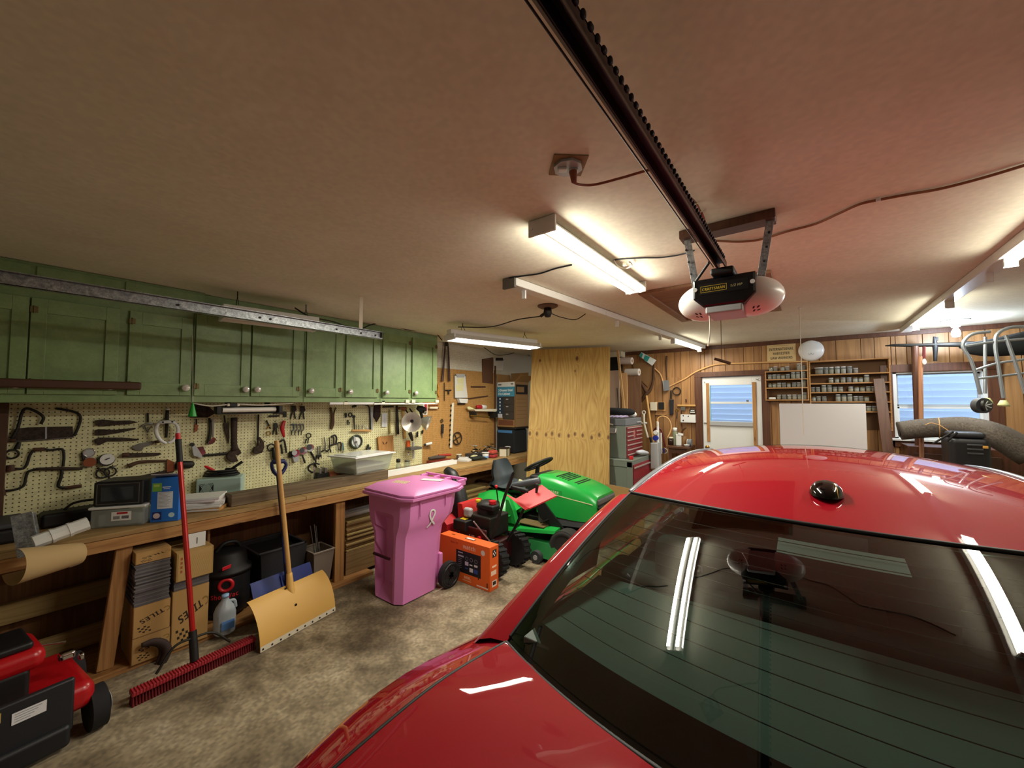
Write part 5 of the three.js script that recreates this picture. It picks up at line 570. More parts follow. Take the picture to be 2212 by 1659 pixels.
{ // lumber under the bench
  const r = rng(8), ms = [woodTex(401, [172, 148, 96], [140, 112, 66]), woodTex(409, [150, 122, 78], [116, 88, 52]), woodTex(419, [186, 166, 108], [152, 128, 78])].map((t) => texMat(scaled(t, 3, 0.6, Math.PI / 2), 0.75));
  const labs = ['narrow board', 'thin strip', 'pale batten', 'grey-brown plank'];
  for (let i = 0; i < 15; i++) { const y = 0.24 + i * 0.0185, x = -3.434 - r() * 0.03; thing('lumber_strip', `narrow wooden strip, ${ORD[14 - i]} from the top of the lumber pile under the bench`, 'lumber', [['strip', ms[i % 3], bx(x - 0.3, x, y, y + 0.017, -4.3 + r() * 0.3, -2.03 - r() * 0.02, 0.002)]], 'lumber strips stacked under the bench'); }
  thing('plywood_offcut', 'upright plywood offcut below the lumber pile', 'plywood', [['sheet', ms[1], bx(-3.45, -3.436, 0.032, 0.236, -3.3, -2.03, 0.002)]]);
  thing('lumber_support', 'stacked wooden crate carrying the lumber strips', 'crate', [['crate', M.plyUnder, bx(-3.8, -3.46, 0.032, 0.238, -4.2, -2.05, 0.004)]]);
  for (const [y0, y1, x, l] of [[0.08, 0.2, -3.7, 'wide tan board lying low under the dim end of the bench'], [0.3, 0.42, -3.86, 'tan rail board fixed along the wall under the dim end of the bench']]) thing('tan_board', l, 'board', [['board', ms[0], bx(x - 0.04, x, y0, y1, -0.9, 0.7, 0.003)]]);
  thing('small_drawer_unit', 'low wooden crate of stacked boards near the tractor seat', 'crate', [['crate', M.plyUnder, bx(-3.9, -3.6, 0.001, 0.5, -4.7, -4.35, 0.004)], ['slat', ms[1], [0, 1, 2].map((i) => bx(-3.598, -3.585, 0.06 + i * 0.16, 0.16 + i * 0.16, -4.69, -4.36, 0.002))]]);
}
{ // gutter pieces and paper roll overhanging the bench corner at the left
  const A = onX(72, 1172, -3.2), B = onX(190, 1130, -3.22), d = B.clone().sub(A).normalize(), at = (t) => A.clone().addScaledVector(d, t), L = A.distanceTo(B);
  const oct = (t, s) => { const c = at(t), s1 = d.clone().cross(V(0, 1, 0)).normalize(), n = s1.clone().cross(d), o = []; for (let i = 0; i < 8; i++) { const a = (i + 0.5) / 8 * 6.283; o.push(c.clone().addScaledVector(s1, Math.cos(a) * 0.036 * s).addScaledVector(n, Math.sin(a) * 0.036 * s)); } return o; };
  thing('white_downspout', 'short white ribbed plastic downspout piece at the dim bench corner', 'downspout', [['pipe', M.white, loft([oct(0, 0.95), oct(L, 1)], true, true, 0.3)], ...[0.3, 0.62].map((t) => ['rib', M.whiteGloss, loft([oct(L * t, 1.06), oct(L * t + 0.012, 1.06)])])]);
  const g0 = onX(46, 1110, -3.3), g1 = onX(62, 1200, -3.24);
  thing('metal_channel', 'grey metal channel leaning at the dim bench corner', 'channel', [['channel', M.galv, [bar(g0, g1, 0.075, 0.006, V(1, 0, 0.3))]], ['lip', M.galv, bar(g0.clone().add(V(0.02, 0, -0.04)), g1.clone().add(V(0.02, 0, -0.04)), 0.006, 0.04, V(1, 0, 0.3))]]);
  const c0 = onX(30, 1225, -3.1), c1 = onX(172, 1195, -3.2), dd = c1.clone().sub(c0).normalize(), s1 = dd.clone().cross(V(0, 1, 0)).normalize(), n1 = s1.clone().cross(dd), LL = c0.distanceTo(c1);
  thing('paper_roll', 'curled brown paper sheet drooping under the white downspout', 'paper', [['sheet', mat('#b59a6c', 0.9, 0, { side: THREE.DoubleSide }), grid(24, 8, (u, v) => { const a = -2.6 + u * 4.3, R = 0.085 * (1 - 0.35 * v); return c0.clone().addScaledVector(dd, v * LL).addScaledVector(s1, Math.cos(a) * R).addScaledVector(n1, Math.sin(a) * R); })], ['torn_end', M.white, sweep([onX(150, 1222, -3.19), onX(172, 1216, -3.19)], [0.022, 0.012], 6, 2, 0.4)]]);
}

// ================= things on the floor =================
{ // pink wheeled bin
  const pink = mat('#d884c2', 0.42), cx = -2.82, ring = (x0, x1, z0, z1, y, rec, r = 0.04) => { // rounded rectangle; rec pushes the middle of the front (+z) face inwards
    const o = [], N = 12, side = (ax, az, bx_, bz) => { for (let i = 0; i < N; i++) o.push([ax + (bx_ - ax) * i / N, az + (bz - az) * i / N]); };
    side(x0 + r, z1, x1 - r, z1); side(x1, z1 - r, x1, z0 + r); side(x1 - r, z0, x0 + r, z0); side(x0, z0 + r, x0, z1 - r);
    return o.map(([x, z], i) => { let q = z; const m = (x0 + x1) / 2 - 0.02, hw = 0.105; if (i < N && rec && Math.abs(x - m) < hw) q = z - rec; return V(x, y, q); });
  };
  const rings = [[0.012, 0, 0], [0.03, 0.0, 0.02], [0.12, 0.03, 0.08], [0.3, 0.1, 0.08], [0.46, 0.16, 0.08], [0.54, 0.24, 0.08], [0.6, 0.52, 0.08], [0.64, 0.7, 0.08], [0.7, 0.78, 0.02], [0.715, 0.8, 0], [0.86, 0.9, 0]].map(([y, t, rec]) => ring(-2.98 + (-3.11 + 2.98) * t, -2.625 + (-2.53 + 2.625) * t, -2.44 + (-2.6 + 2.44) * t, -2.005, y, rec));
  const lidRing = (k, y, z1) => ring(-3.15 + k, -2.495 - k, -2.62 + k, z1 - k, y, 0, 0.05);
  const SX = [[0.3, -2.6155], [0.46, -2.61], [0.54, -2.602], [0.6, -2.5756], [0.64, -2.5585], [0.7, -2.551], [0.86, -2.54]], sideX = (y) => { for (let i = 0; i + 1 < SX.length; i++) if (y <= SX[i + 1][0]) return SX[i][1] + (SX[i + 1][1] - SX[i][1]) * Math.max(0, (y - SX[i][0]) / (SX[i + 1][0] - SX[i][0])); return -2.54; }, onSide = ([u, v]) => { let X = -2.56; for (let i = 0; i < 5; i++) X = sideX(onX(u, v, X).y) + 0.007; return onX(u, v, X); };
  const rib = [sweep([[922, 1140], [929, 1132], [935, 1120], [940, 1108], [938, 1102], [932, 1103], [929, 1112], [931, 1122], [938, 1132]].map(onSide), [0.005, 0.008, 0.009, 0.009, 0.008, 0.008, 0.008, 0.009, 0.009], 7, 4, 0.3, V(1, 0, 0))];
  const stickT = canvasTex(128, 64, (g) => { g.fillStyle = '#d9c9a8'; g.fillRect(0, 0, 128, 64); g.fillStyle = '#8a2a4a'; for (let i = 0; i < 4; i++) for (let k = 0; k < 7; k++) g.fillRect(6 + k * 17, 6 + i * 15, 12 - (k * 3 + i) % 6, 7); });
  const wheel = (x) => [['wheel', M.rubber, cyl(V(x, 0.11, -2.5), V(x + 0.05, 0.11, -2.5), 0.11, 0.11, 28), 'black spoked wheel', [['hub', M.blackPlastic, [cyl(V(x + 0.05, 0.11, -2.5), V(x + 0.056, 0.11, -2.5), 0.03), ...[0, 1, 2, 3, 4].map((i) => { const a = i * 1.2566; return bar(V(x + 0.053, 0.11, -2.5), V(x + 0.053, 0.11 + Math.sin(a) * 0.075, -2.5 + Math.cos(a) * 0.075), 0.02, 0.006, V(1, 0, 0)); })]], ['tread', M.blackPlastic, (() => { const g = new THREE.TorusGeometry(0.088, 0.012, 8, 28); g.rotateY(Math.PI / 2); g.translate(x + 0.048, 0.11, -2.5); return g; })()]]]];
  const lid = loft([lidRing(0.0, 0.872, -1.99), lidRing(0.0, 0.885, -1.99), lidRing(0.05, 0.915, -1.99), lidRing(0.14, 0.928, -1.99)], true, true, 0.5);
  thing('pink_wheelie_bin', 'pink plastic wheeled refuse bin with a white ribbon mark', 'bin', [['body', pink, loft(rings, true, false, 0.45)], ['rim', pink, loft([ring(-3.145, -2.5, -2.63, -1.985, 0.835, 0, 0.05), ring(-3.155, -2.49, -2.64, -1.975, 0.845, 0, 0.05), ring(-3.155, -2.49, -2.64, -1.975, 0.862, 0, 0.05), ring(-3.14, -2.505, -2.62, -1.99, 0.868, 0, 0.05)], true, true, 0.5)],
    ['lid', pink, lid, null, [['sticker', printMat(stickT), (() => { const g = new THREE.PlaneGeometry(0.15, 0.07); g.rotateX(-Math.PI / 2 + 0.12); g.rotateY(0.25); g.translate(-2.86, 0.932, -2.19); return g; })()], ['notice', M.paper, bc(0.2, 0.002, 0.07, V(-2.72, 0.931, -2.42), 0, 0.35)]]],
    ['grab_handle', pink, [bx(-3.1, -2.55, 0.9, 0.925, -2.7, -2.675, 0.008), ...[-3.08, -2.9, -2.75, -2.57].map((x) => bx(x - 0.012, x + 0.012, 0.86, 0.915, -2.69, -2.6, 0.004))]], ['lift_bar', mat('#4a1c2c', 0.4, 0.4), cyl(V(-2.95, 0.36, -1.995), V(-2.74, 0.36, -1.995), 0.012)], ['rib', pink, [bx(-2.536, -2.526, 0.7, 0.835, -2.14, -2.13, 0.003), bx(-2.536, -2.526, 0.74, 0.835, -2.42, -2.41, 0.003)]], ['ribbon_mark', M.white, rib, 'white looped ribbon mark'], ['axle', M.darkSteel, cyl(V(-3.02, 0.11, -2.5), V(-2.57, 0.11, -2.5), 0.01)], ...wheel(-2.6), ...wheel(-3.08), ['wheel_guard', pink, bx(-2.98, -2.62, 0.04, 0.3, -2.47, -2.43, 0.01)]]);
}
{ // orange television carton
  const x1 = -2.22, x0 = -2.84, z1 = -2.635, z0 = -2.755, h = 0.375, w = x1 - x0, d = z1 - z0;
  const t = labelTex(512, 320, '#e4641c', (g) => { g.fillStyle = '#f0c8b0'; g.font = 'bold 44px sans-serif'; g.fillText('watch', 250, 58); g.fillStyle = '#7a1c10'; g.font = 'bold 20px sans-serif'; g.fillText('Roku TV', 120, 40); g.fillStyle = '#d8d4cc'; g.beginPath(); g.arc(450, 50, 20, 0, 7); g.fill(); g.fillStyle = '#15121c'; g.fillRect(180, 78, 250, 168); g.fillStyle = '#b8b8c8'; g.fillRect(200, 92, 50, 8); g.fillRect(200, 116, 60, 12); for (let i = 0; i < 6; i++) g.fillRect(204, 140 + i * 14, 34, 3); for (let i = 0; i < 3; i++) { g.strokeStyle = '#9a9aaa'; g.lineWidth = 3; g.beginPath(); g.arc(290 + i * 46, 130, 13, 0, 7); g.stroke(); } g.fillStyle = '#cfc6e0'; g.fillRect(272, 152, 36, 30); g.fillStyle = '#d8d8e0'; g.fillRect(318, 164, 30, 10); g.fillRect(364, 158, 34, 16); g.fillStyle = '#d8d8e0'; g.fillRect(318, 192, 36, 30); g.fillStyle = '#2a4a9a'; g.fillRect(364, 192, 36, 30); g.fillRect(272, 200, 30, 8); g.fillStyle = '#15121c'; g.fillRect(184, 246, 14, 8); g.fillRect(404, 246, 8, 14); g.fillStyle = '#f2d0b8'; g.font = 'bold 34px sans-serif'; g.fillText('onn.', 262, 284); g.fillStyle = '#e8b090'; g.fillRect(248, 294, 90, 6); g.fillStyle = '#f0d8c8'; g.fillRect(390, 298, 110, 10); g.fillStyle = '#2a0f08'; g.fillRect(486, 262, 10, 36); });
  const s = labelTex(96, 320, '#d85a18', (g) => { g.fillStyle = '#1a1214'; g.fillRect(28, 24, 46, 56); g.fillStyle = '#e8e0e0'; for (let i = 0; i < 3; i++) for (let k = 0; k < 3; k++) if ((i + k) % 2) g.fillRect(34 + i * 12, 32 + k * 14, 10, 12); g.fillStyle = '#f0d0b8'; g.fillRect(24, 140, 50, 14); g.fillRect(12, 176, 60, 34); g.fillStyle = '#e0d8d0'; g.fillRect(24, 250, 52, 46); g.fillStyle = '#2a1a14'; g.fillRect(32, 258, 36, 26); });
  thing('orange_tv_carton', 'orange television carton standing beside the pink bin', 'carton', [['carton', mat('#e0601a', 0.6), bx(x0, x1, 0.001, h, z0, z1, 0.003)], ['front_print', printMat(t), faceQuad(V((x0 + x1) / 2, h / 2, z1), V(1, 0, 0), V(0, 1, 0), w - 0.004, h - 0.006, 0.0012, V(0, 0, 1))], ['side_print', printMat(s), faceQuad(V(x1, h / 2, (z0 + z1) / 2), V(0, 0, -1), V(0, 1, 0), d - 0.006, h - 0.006, 0.0012, V(1, 0, 0))], ['carry_handle', M.paper, bc(0.09, 0.006, 0.025, V(-2.5, h + 0.003, (z0 + z1) / 2), 0.002)], ['slot', mat('#5a2408', 0.7), [bc(0.11, 0.002, 0.035, V(-2.5, h + 0.0008, (z0 + z1) / 2)), bc(0.04, 0.002, 0.012, V(-2.72, h + 0.0008, (z0 + z1) / 2))]]]);
}
{ // two-stage snow thrower, auger to the left, handles to the right
  const z = -3.06, red = mat('#b3202a', 0.35), blk = M.blackPlastic;
  const W = (x, y, zz = 0) => V(x, y, z + zz);
  const housing = extrude([[-3.32, 0.02], [-3.0, 0.02], [-2.92, 0.12], [-2.92, 0.4], [-3.0, 0.46], [-3.2, 0.44], [-3.3, 0.36]], 0.46).translate(0, 0, z - 0.2);
  const chute = sweep([W(-2.98, 0.3), W(-2.99, 0.5), W(-3.03, 0.66), W(-3.09, 0.78)], [0.11, 0.1, 0.09, 0.075], 14, 5);
  const tyre = (zz) => { const parts = [cyl(W(-2.38, 0.17, zz - 0.05), W(-2.38, 0.17, zz + 0.05), 0.15, 0.15, 24)]; for (let i = 0; i < 18; i++) { const a = i / 18 * 6.283; parts.push(bar(W(-2.38 + Math.cos(a) * 0.155, 0.17 + Math.sin(a) * 0.155, zz - 0.05), W(-2.38 + Math.cos(a + 0.12) * 0.155, 0.17 + Math.sin(a + 0.12) * 0.155, zz + 0.05), 0.025, 0.02, V(Math.cos(a), Math.sin(a), 0))); } return parts; };
  const slab = (pts, t) => { const P4 = pts.map(([u, v, zz]) => onZ(u, v, zz)), n = P4[1].clone().sub(P4[0]).cross(P4[2].clone().sub(P4[0])).normalize().multiplyScalar(t); return loft([P4, P4.map((p) => p.clone().add(n))], true, true, 0.2); };
  const panel = [slab([[1114, 1080, -2.96], [1142, 1101, -2.86], [1203, 1073, -3.12], [1170, 1049, -3.24]], 0.012), slab([[1091, 1067, -2.98], [1136, 1103, -2.85], [1144, 1098, -2.86], [1114, 1077, -2.96]], 0.01)];
  const q = (u, v, zz) => onZ(u, v, zz);
  const tlab = labelTex(128, 48, '#3a0f10', (g) => { g.fillStyle = '#d8d0c8'; g.font = 'bold 30px sans-serif'; g.fillText('5 HP', 30, 36); });
  thing('snow_thrower', 'red and black walk-behind snow thrower beside the green tractor', 'snow thrower', [['auger_housing', red, housing, 'red auger housing'], ['chute', blk, chute, 'tall black discharge chute', [['deflector', blk, sweep([W(-3.08, 0.76), W(-3.12, 0.83), W(-3.2, 0.88)], [0.078, 0.07, 0.045], 12, 3)], ['sticker', M.white, bc(0.07, 0.05, 0.003, W(-3.02, 0.77, 0.082), 0, 0.2, -0.2)]]], ['chute_ring', M.darkSteel, cyl(W(-2.98, 0.27), W(-2.98, 0.3), 0.13, 0.13, 24)], ['side_plate', mat('#c02a2a', 0.35), extrude([[-2.86, 0.3], [-2.78, 0.3], [-2.76, 0.42], [-2.82, 0.6], [-2.88, 0.6]], 0.3).translate(0, 0, z - 0.15)],
    ['engine', M.darkSteel, [bc(0.3, 0.2, 0.3, W(-2.6, 0.42), 0.02), cyl(W(-2.6, 0.5), W(-2.6, 0.6), 0.11, 0.11, 20)]], ['engine_shroud', M.black, [lathe([[0, 0], [0.12, 0], [0.115, 0.04], [0.06, 0.06], [0, 0.06]], W(-2.6, 0.58)), bc(0.16, 0.05, 0.12, W(-2.52, 0.6, 0.06), 0.015)]], ['muffler', M.lightGrey, bc(0.1, 0.09, 0.06, W(-2.74, 0.53, 0.14), 0.025)], ['fuel_cap', M.yellow, cyl(W(-2.68, 0.62, 0.06), W(-2.68, 0.645, 0.06), 0.025)], ['red_cap', M.brightRed, cyl(W(-2.5, 0.63, 0.05), W(-2.5, 0.66, 0.05), 0.035)], ['recoil_box', M.black, bc(0.17, 0.1, 0.14, W(-2.76, 0.42, 0.18), 0.012)], ['warning_label', M.yellow, bc(0.07, 0.003, 0.05, W(-2.76, 0.472, 0.18))], ['shroud_panel', mat('#3a1012', 0.35), bc(0.34, 0.16, 0.03, W(-2.62, 0.34, 0.2), 0.01)], ['rating_print', printMat(tlab), faceQuad(W(-2.62, 0.34, 0.216), V(1, 0, 0), V(0, 1, 0), 0.14, 0.05, 0.0012, V(0, 0, 1))], ['primer', M.brightRed, cyl(W(-2.52, 0.34, 0.21), W(-2.52, 0.34, 0.24), 0.02)],
    ['frame', mat('#3a1114', 0.4), bc(0.42, 0.2, 0.26, W(-2.6, 0.2), 0.02)], ['handle_bar', M.black, tube([q(1063, 1164, -2.86), q(1078, 1116, -2.86), q(1090, 1074, -2.88), q(1098, 1050, -2.88), q(1109, 1022, -2.88)], 0.014)], ['handle_bar', M.black, tube([q(1096, 1168, -3.1), q(1115, 1135, -3.1), q(1133, 1096, -3.08), q(1150, 1066, -3.1)], 0.014)], ['control_panel', mat('#c4323a', 0.4), panel, 'red control panel'], ['dead_man_lever', M.black, sweep([q(1110, 1018, -2.88), q(1102, 1042, -2.88), q(1094, 1062, -2.88)], [0.006, 0.022, 0.014], 8, 4, 0.5)], ['grip', M.black, sweep([q(1104, 1052, -2.9), q(1124, 1057, -2.92), q(1141, 1061, -2.94)], [0.016, 0.019, 0.018])], ['cross_handle', mat('#4a5258', 0.4), sweep([q(1108, 1049, -3.15), q(1138, 1043, -3.2), q(1166, 1038, -3.24)], [0.028, 0.034, 0.034], 10, 2)], ['shift_lever', M.black, [sweep([q(1158, 1070, -3.1), q(1160, 1052, -3.1), q(1160.5, 1045, -3.1)], [0.008, 0.016, 0.014])]], ['choke_knob', M.brightRed, new THREE.SphereGeometry(0.016, 12, 8).translate(...q(1072, 1051, -2.95).toArray())], ['choke_rod', M.darkSteel, cyl(q(1072, 1051, -2.95), q(1076, 1085, -3.0), 0.006)],
    ['wheel', M.rubber, tyre(0.19), 'chunky treaded tyre'], ['wheel', M.rubber, tyre(-0.16)], ['rim', M.red, cyl(W(-2.38, 0.17, 0.23), W(-2.38, 0.17, 0.246), 0.075)], ['crank_rod', M.chrome, cyl(W(-2.56, 0.5, 0.26), W(-2.3, 0.34, 0.28), 0.007)]]);
}
{ // green lawn tractor, hood towards the car
  const z = -3.92, gr = mat('#22a545', 0.28), dk = mat('#1c6a34', 0.45), W = (x, y, zz = 0) => V(x, y, z + zz);
  const hoodRing = (x, y0, y1, hw, r = 0.07) => [[-hw, y0], [-hw * 1.02, y0 + (y1 - y0) * 0.5], [-hw, y1 - r], [-hw + r * 0.4, y1 - r * 0.3], [-hw + r, y1], [hw - r, y1], [hw - r * 0.4, y1 - r * 0.3], [hw, y1 - r], [hw * 1.02, y0 + (y1 - y0) * 0.5], [hw, y0]].map(([a, b]) => W(x, b, -a));
  const hood = loft([hoodRing(-2.42, 0.42, 0.82, 0.25), hoodRing(-2.2, 0.41, 0.81, 0.26), hoodRing(-1.95, 0.41, 0.76, 0.265), hoodRing(-1.78, 0.42, 0.705, 0.26), hoodRing(-1.72, 0.44, 0.67, 0.245)], true, true, 0.7);
  const slots = []; for (const [x, n] of [[-2.22, 5], [-2.0, 2]]) for (let i = 0; i < n; i++) slots.push((() => { const g = bc(0.015, 0.006, 0.3, V(0, 0, 0), 0.001), xx = x + i * 0.034; g.rotateZ(-0.2); g.translate(xx, 0.8105 - (xx + 2.2) * 0.2, z); return g; })());
  const fender = (s) => grid(18, 6, (u, v) => { const x = -3.33 + u * 0.7, a = Math.max(0, Math.sin(Math.min(1, u / 0.95) * Math.PI)), y = 0.36 + 0.22 * Math.pow(a, 0.5) * (1 - v * v * 0.45) + (u > 0.85 ? (u - 0.85) * 0.5 : 0); return W(x, y - v * v * 0.05, s * (0.2 + v * 0.26)); });
  const foot = loft([[W(-2.75, 0.22, 0.48), W(-2.1, 0.28, 0.4), W(-2.1, 0.3, 0.22), W(-2.75, 0.26, 0.2)], [W(-2.74, 0.25, 0.47), W(-2.1, 0.31, 0.39), W(-2.1, 0.33, 0.21), W(-2.74, 0.29, 0.19)]], true, true, 0.3);
  const seatAt = (off) => grid(18, 28, (u, v) => { const w = (u - 0.5) * 2, t = v, a = Math.min(1, t / 0.5), b = Math.max(0, (t - 0.5) / 0.5), hw = (0.2 + 0.04 * Math.sin(Math.min(1, t * 1.4) * 3.1416)) * (1 - 0.42 * Math.max(0, b - 0.6) ** 2 * 6.25), lip = 0.075 * w * w, x = -2.72 - 0.4 * a - 0.1 * b, y = 0.57 - 0.03 * Math.sin(a * 3.1416) + 0.32 * b * b * 0.5 + 0.16 * b, k = Math.min(1, b * 2.2); return W(x + lip * k + off * k, y + lip * (1 - k) + lip * 0.25 * k - off * (1 - k), w * hw); });
  const ringW = (() => { const g = new THREE.TorusGeometry(0.17, 0.015, 8, 28); g.rotateX(Math.PI / 2); g.rotateZ(-0.5 + 1.0); g.translate(-2.54, 0.9, z + 0.02); return g; })();
  const tyre = (x, r, w, zz) => [cyl(W(x, r, zz - w / 2), W(x, r, zz + w / 2), r, r, 28), (() => { const g = new THREE.TorusGeometry(r - 0.03, 0.032, 8, 28); g.translate(x, r, z + zz + w / 2 - 0.02); return g; })()];
  const letters = labelTex(128, 40, '#23a546', (g) => { g.fillStyle = '#cfe0b0'; g.font = 'bold 32px sans-serif'; g.fillText('SABRE', 6, 32); });
  const grille = []; for (let i = 0; i < 4; i++) grille.push(bc(0.03, 0.022, 0.42, W(-1.715, 0.455 + i * 0.035), 0.008));
  thing('lawn_tractor', 'green riding lawn tractor with a grey seat by the plywood sheet', 'lawn tractor', [['hood', gr, hood, 'glossy green hood', [['vent_slot', M.black, slots], ['stripe', M.paperYellow, bc(0.5, 0.008, 0.003, W(-1.99, 0.625, 0.268), 0, 0, 0, -0.09)], ['lettering', printMat(letters, 0.4), faceQuad(W(-2.18, 0.67, 0.266), V(1, -0.05, 0).normalize(), V(0.05, 1, 0).normalize(), 0.17, 0.05, 0.0015, V(0, 0, 1))], ['emblem', M.dullSteel, bc(0.004, 0.05, 0.05, W(-1.716, 0.6, 0.0), 0.001)]]], ['grille', M.black, [bx(-1.745, -1.705, 0.43, 0.6, z - 0.2, z + 0.2, 0.01), ...grille]], ['headlight', mat('#5a5a58', 0.2), bx(-1.74, -1.7, 0.585, 0.645, z - 0.21, z + 0.21, 0.02)], ['chin', mat('#5a5e60', 0.5), loft([hoodRing(-2.4, 0.3, 0.43, 0.24, 0.02), hoodRing(-1.76, 0.36, 0.44, 0.25, 0.02)], true, true, 0.4)],
    ['dash', mat('#1a1c1e', 0.5), [bc(0.2, 0.3, 0.4, W(-2.52, 0.62), 0.03), bc(0.14, 0.08, 0.42, W(-2.48, 0.77), 0.03)]], ['steering_column', M.black, cyl(W(-2.58, 0.7, 0.02), W(-2.55, 0.89, 0.02), 0.025)], ['steering_wheel', M.black, [ringW, ...[0, 2.1, 4.2].map((a) => { const e = V(Math.cos(a) * 0.165, 0, Math.sin(a) * 0.165).applyAxisAngle(V(0, 0, 1), 0.5); return cyl(W(-2.54, 0.895, 0.02), W(-2.54 + e.x, 0.895 + e.y, 0.02 + e.z), 0.013); })]], ['lever', M.paperYellow, cyl(W(-2.6, 0.7, 0.18), W(-2.67, 0.73, 0.24), 0.018)], ['seat', mat('#454d52', 0.3), [seatAt(0.03), seatAt(0.0)], 'smooth grey vinyl bucket seat'], ['seat_base', M.black, bc(0.3, 0.08, 0.3, W(-2.93, 0.49), 0.02)],
    ['fender', gr, fender(1)], ['fender', gr, fender(-1)], ['body_deck', gr, bx(-3.31, -2.6, 0.36, 0.5, z - 0.24, z + 0.24, 0.03)], ['fender_horn', gr, extrude([[-2.72, 0.3], [-2.55, 0.3], [-2.6, 0.45], [-2.66, 0.56], [-2.71, 0.56]], 0.06, 0.01).translate(0, 0, z + 0.38)], ['footrest', gr, foot], ['foot_mat', mat('#6a5a34', 0.9), bx(-2.6, -2.25, 0.307, 0.315, z + 0.22, z + 0.38)], ['pedal', M.black, bc(0.1, 0.012, 0.06, W(-2.28, 0.36, 0.3), 0.004, 0, 0, 0.5)], ['leg_shield', M.black, extrude([[-2.45, 0.6], [-2.3, 0.55], [-2.05, 0.3], [-2.12, 0.26], [-2.35, 0.38]], 0.02).translate(0, 0, z + 0.27)],
    ['mower_deck', dk, loft([[-2.66, 0.05], [-2.66, 0.18]].map(([_, y], k) => { const o = []; for (let i = 0; i < 28; i++) { const a = i / 28 * 6.283, e = (v) => Math.sign(v) * Math.pow(Math.abs(v), 0.6); o.push(W(-2.3 + e(Math.cos(a)) * (0.44 - k * 0.05), y, 0.0 + e(Math.sin(a)) * (0.5 - k * 0.06))); } return o; }), true, true, 0.5), 'dark green mower deck'], ['deck_label', M.paper, bc(0.08, 0.002, 0.03, W(-2.42, 0.182, 0.38), 0, 0.3)], ['gauge_wheel', M.darkGrey, cyl(W(-2.24, 0.062, 0.5), W(-2.24, 0.062, 0.55), 0.062, 0.062, 20), null, [['hub', M.lightGrey, cyl(W(-2.24, 0.062, 0.55), W(-2.24, 0.062, 0.556), 0.025)]]],
    ['front_wheel', mat('#2b2a29', 0.85), tyre(-1.98, 0.17, 0.14, 0.36)], ['front_wheel', mat('#2b2a29', 0.85), tyre(-1.98, 0.17, 0.14, -0.36)], ['rear_wheel', M.rubber, tyre(-3.08, 0.23, 0.19, 0.34)], ['rear_wheel', M.rubber, tyre(-3.08, 0.23, 0.19, -0.34)], ['frame', M.black, [bx(-3.25, -1.8, 0.2, 0.34, z - 0.16, z + 0.16, 0.01), bx(-2.0, -1.96, 0.15, 0.22, z - 0.36, z + 0.36)]], ['brown_mat', mat('#8a6a3c', 0.8), bc(0.18, 0.01, 0.16, W(-2.82, 0.535), 0.003)]]);
  const bt = [V(-1.78, 0, -4.28)];
  thing('cardboard_sheet', 'flat cardboard sheet standing between the tractor and the tool chest', 'cardboard', [['sheet', M.cardboard, (() => { const g = bx(-0.28, 0.28, 0, 0.62, -0.006, 0.006); g.rotateX(-0.1); g.rotateY(-0.25); g.translate(-1.78, 0.001, -4.5); return g; })()]]);
}
{ // snow pusher with the tan blade
  const bl = onY(566, 1414, 0), br = onY(728, 1322, 0), e = br.clone().sub(bl).normalize(), n = V(-e.z, 0, e.x).negate(); if (n.x < 0) n.negate();
  const w = bl.distanceTo(br) , prof = (t) => { const a = t * 1.25; return [0.30 * Math.sin(a) , 0.30 * (1 - Math.cos(a))]; }; // height, set-back
  const at = (u, t, off = 0) => { const [y, b] = prof(t); return bl.clone().addScaledVector(e, u * w).addScaledVector(n, -(b * 0.75 + 0.02) + off).add(V(0, y + 0.004, 0)); };
  const shell = (o) => grid(20, 12, (u, v) => at(u, v, o)), bladeM = mat('#d9ac5c', 0.5, 0, { side: THREE.DoubleSide });
  const rivets = []; for (let i = 0; i < 10; i++) { const p = at(0.03 + i * 0.104, 0.04, 0.001); rivets.push(cyl(p, p.clone().addScaledVector(n, 0.004), 0.006, 0.006, 10)); }
  const top = onX(597, 952, -3.3), mid = at(0.5, 0.85, -0.01), low = at(0.5, 0.35, -0.03);
  thing('snow_pusher', 'tan curved snow pusher with a long pale wooden handle', 'snow shovel', [['blade', bladeM, [shell(0), shell(-0.006)]], ['wear_strip', M.cream, grid(20, 2, (u, v) => at(u, v * 0.09, 0.002))], ['rivet', M.darkSteel, rivets], ['bolt', M.darkSteel, [at(0.47, 0.5, 0.001), at(0.44, 0.93, 0.001), at(0.52, 0.93, 0.001)].map((p) => cyl(p, p.clone().addScaledVector(n, 0.006), 0.008, 0.008, 10))], ['socket', bladeM, sweep([low, mid, mid.clone().lerp(top, 0.1)], [0.024, 0.026, 0.02], 10)], ['handle', texMat(scaled(woodTex(501, [206, 164, 100], [180, 132, 70], { rings: 4 }), 6, 0.8), 0.5), sweep([mid, mid.clone().lerp(top, 0.5), top], [0.016, 0.0165, 0.016], 12, 3)]]);
}
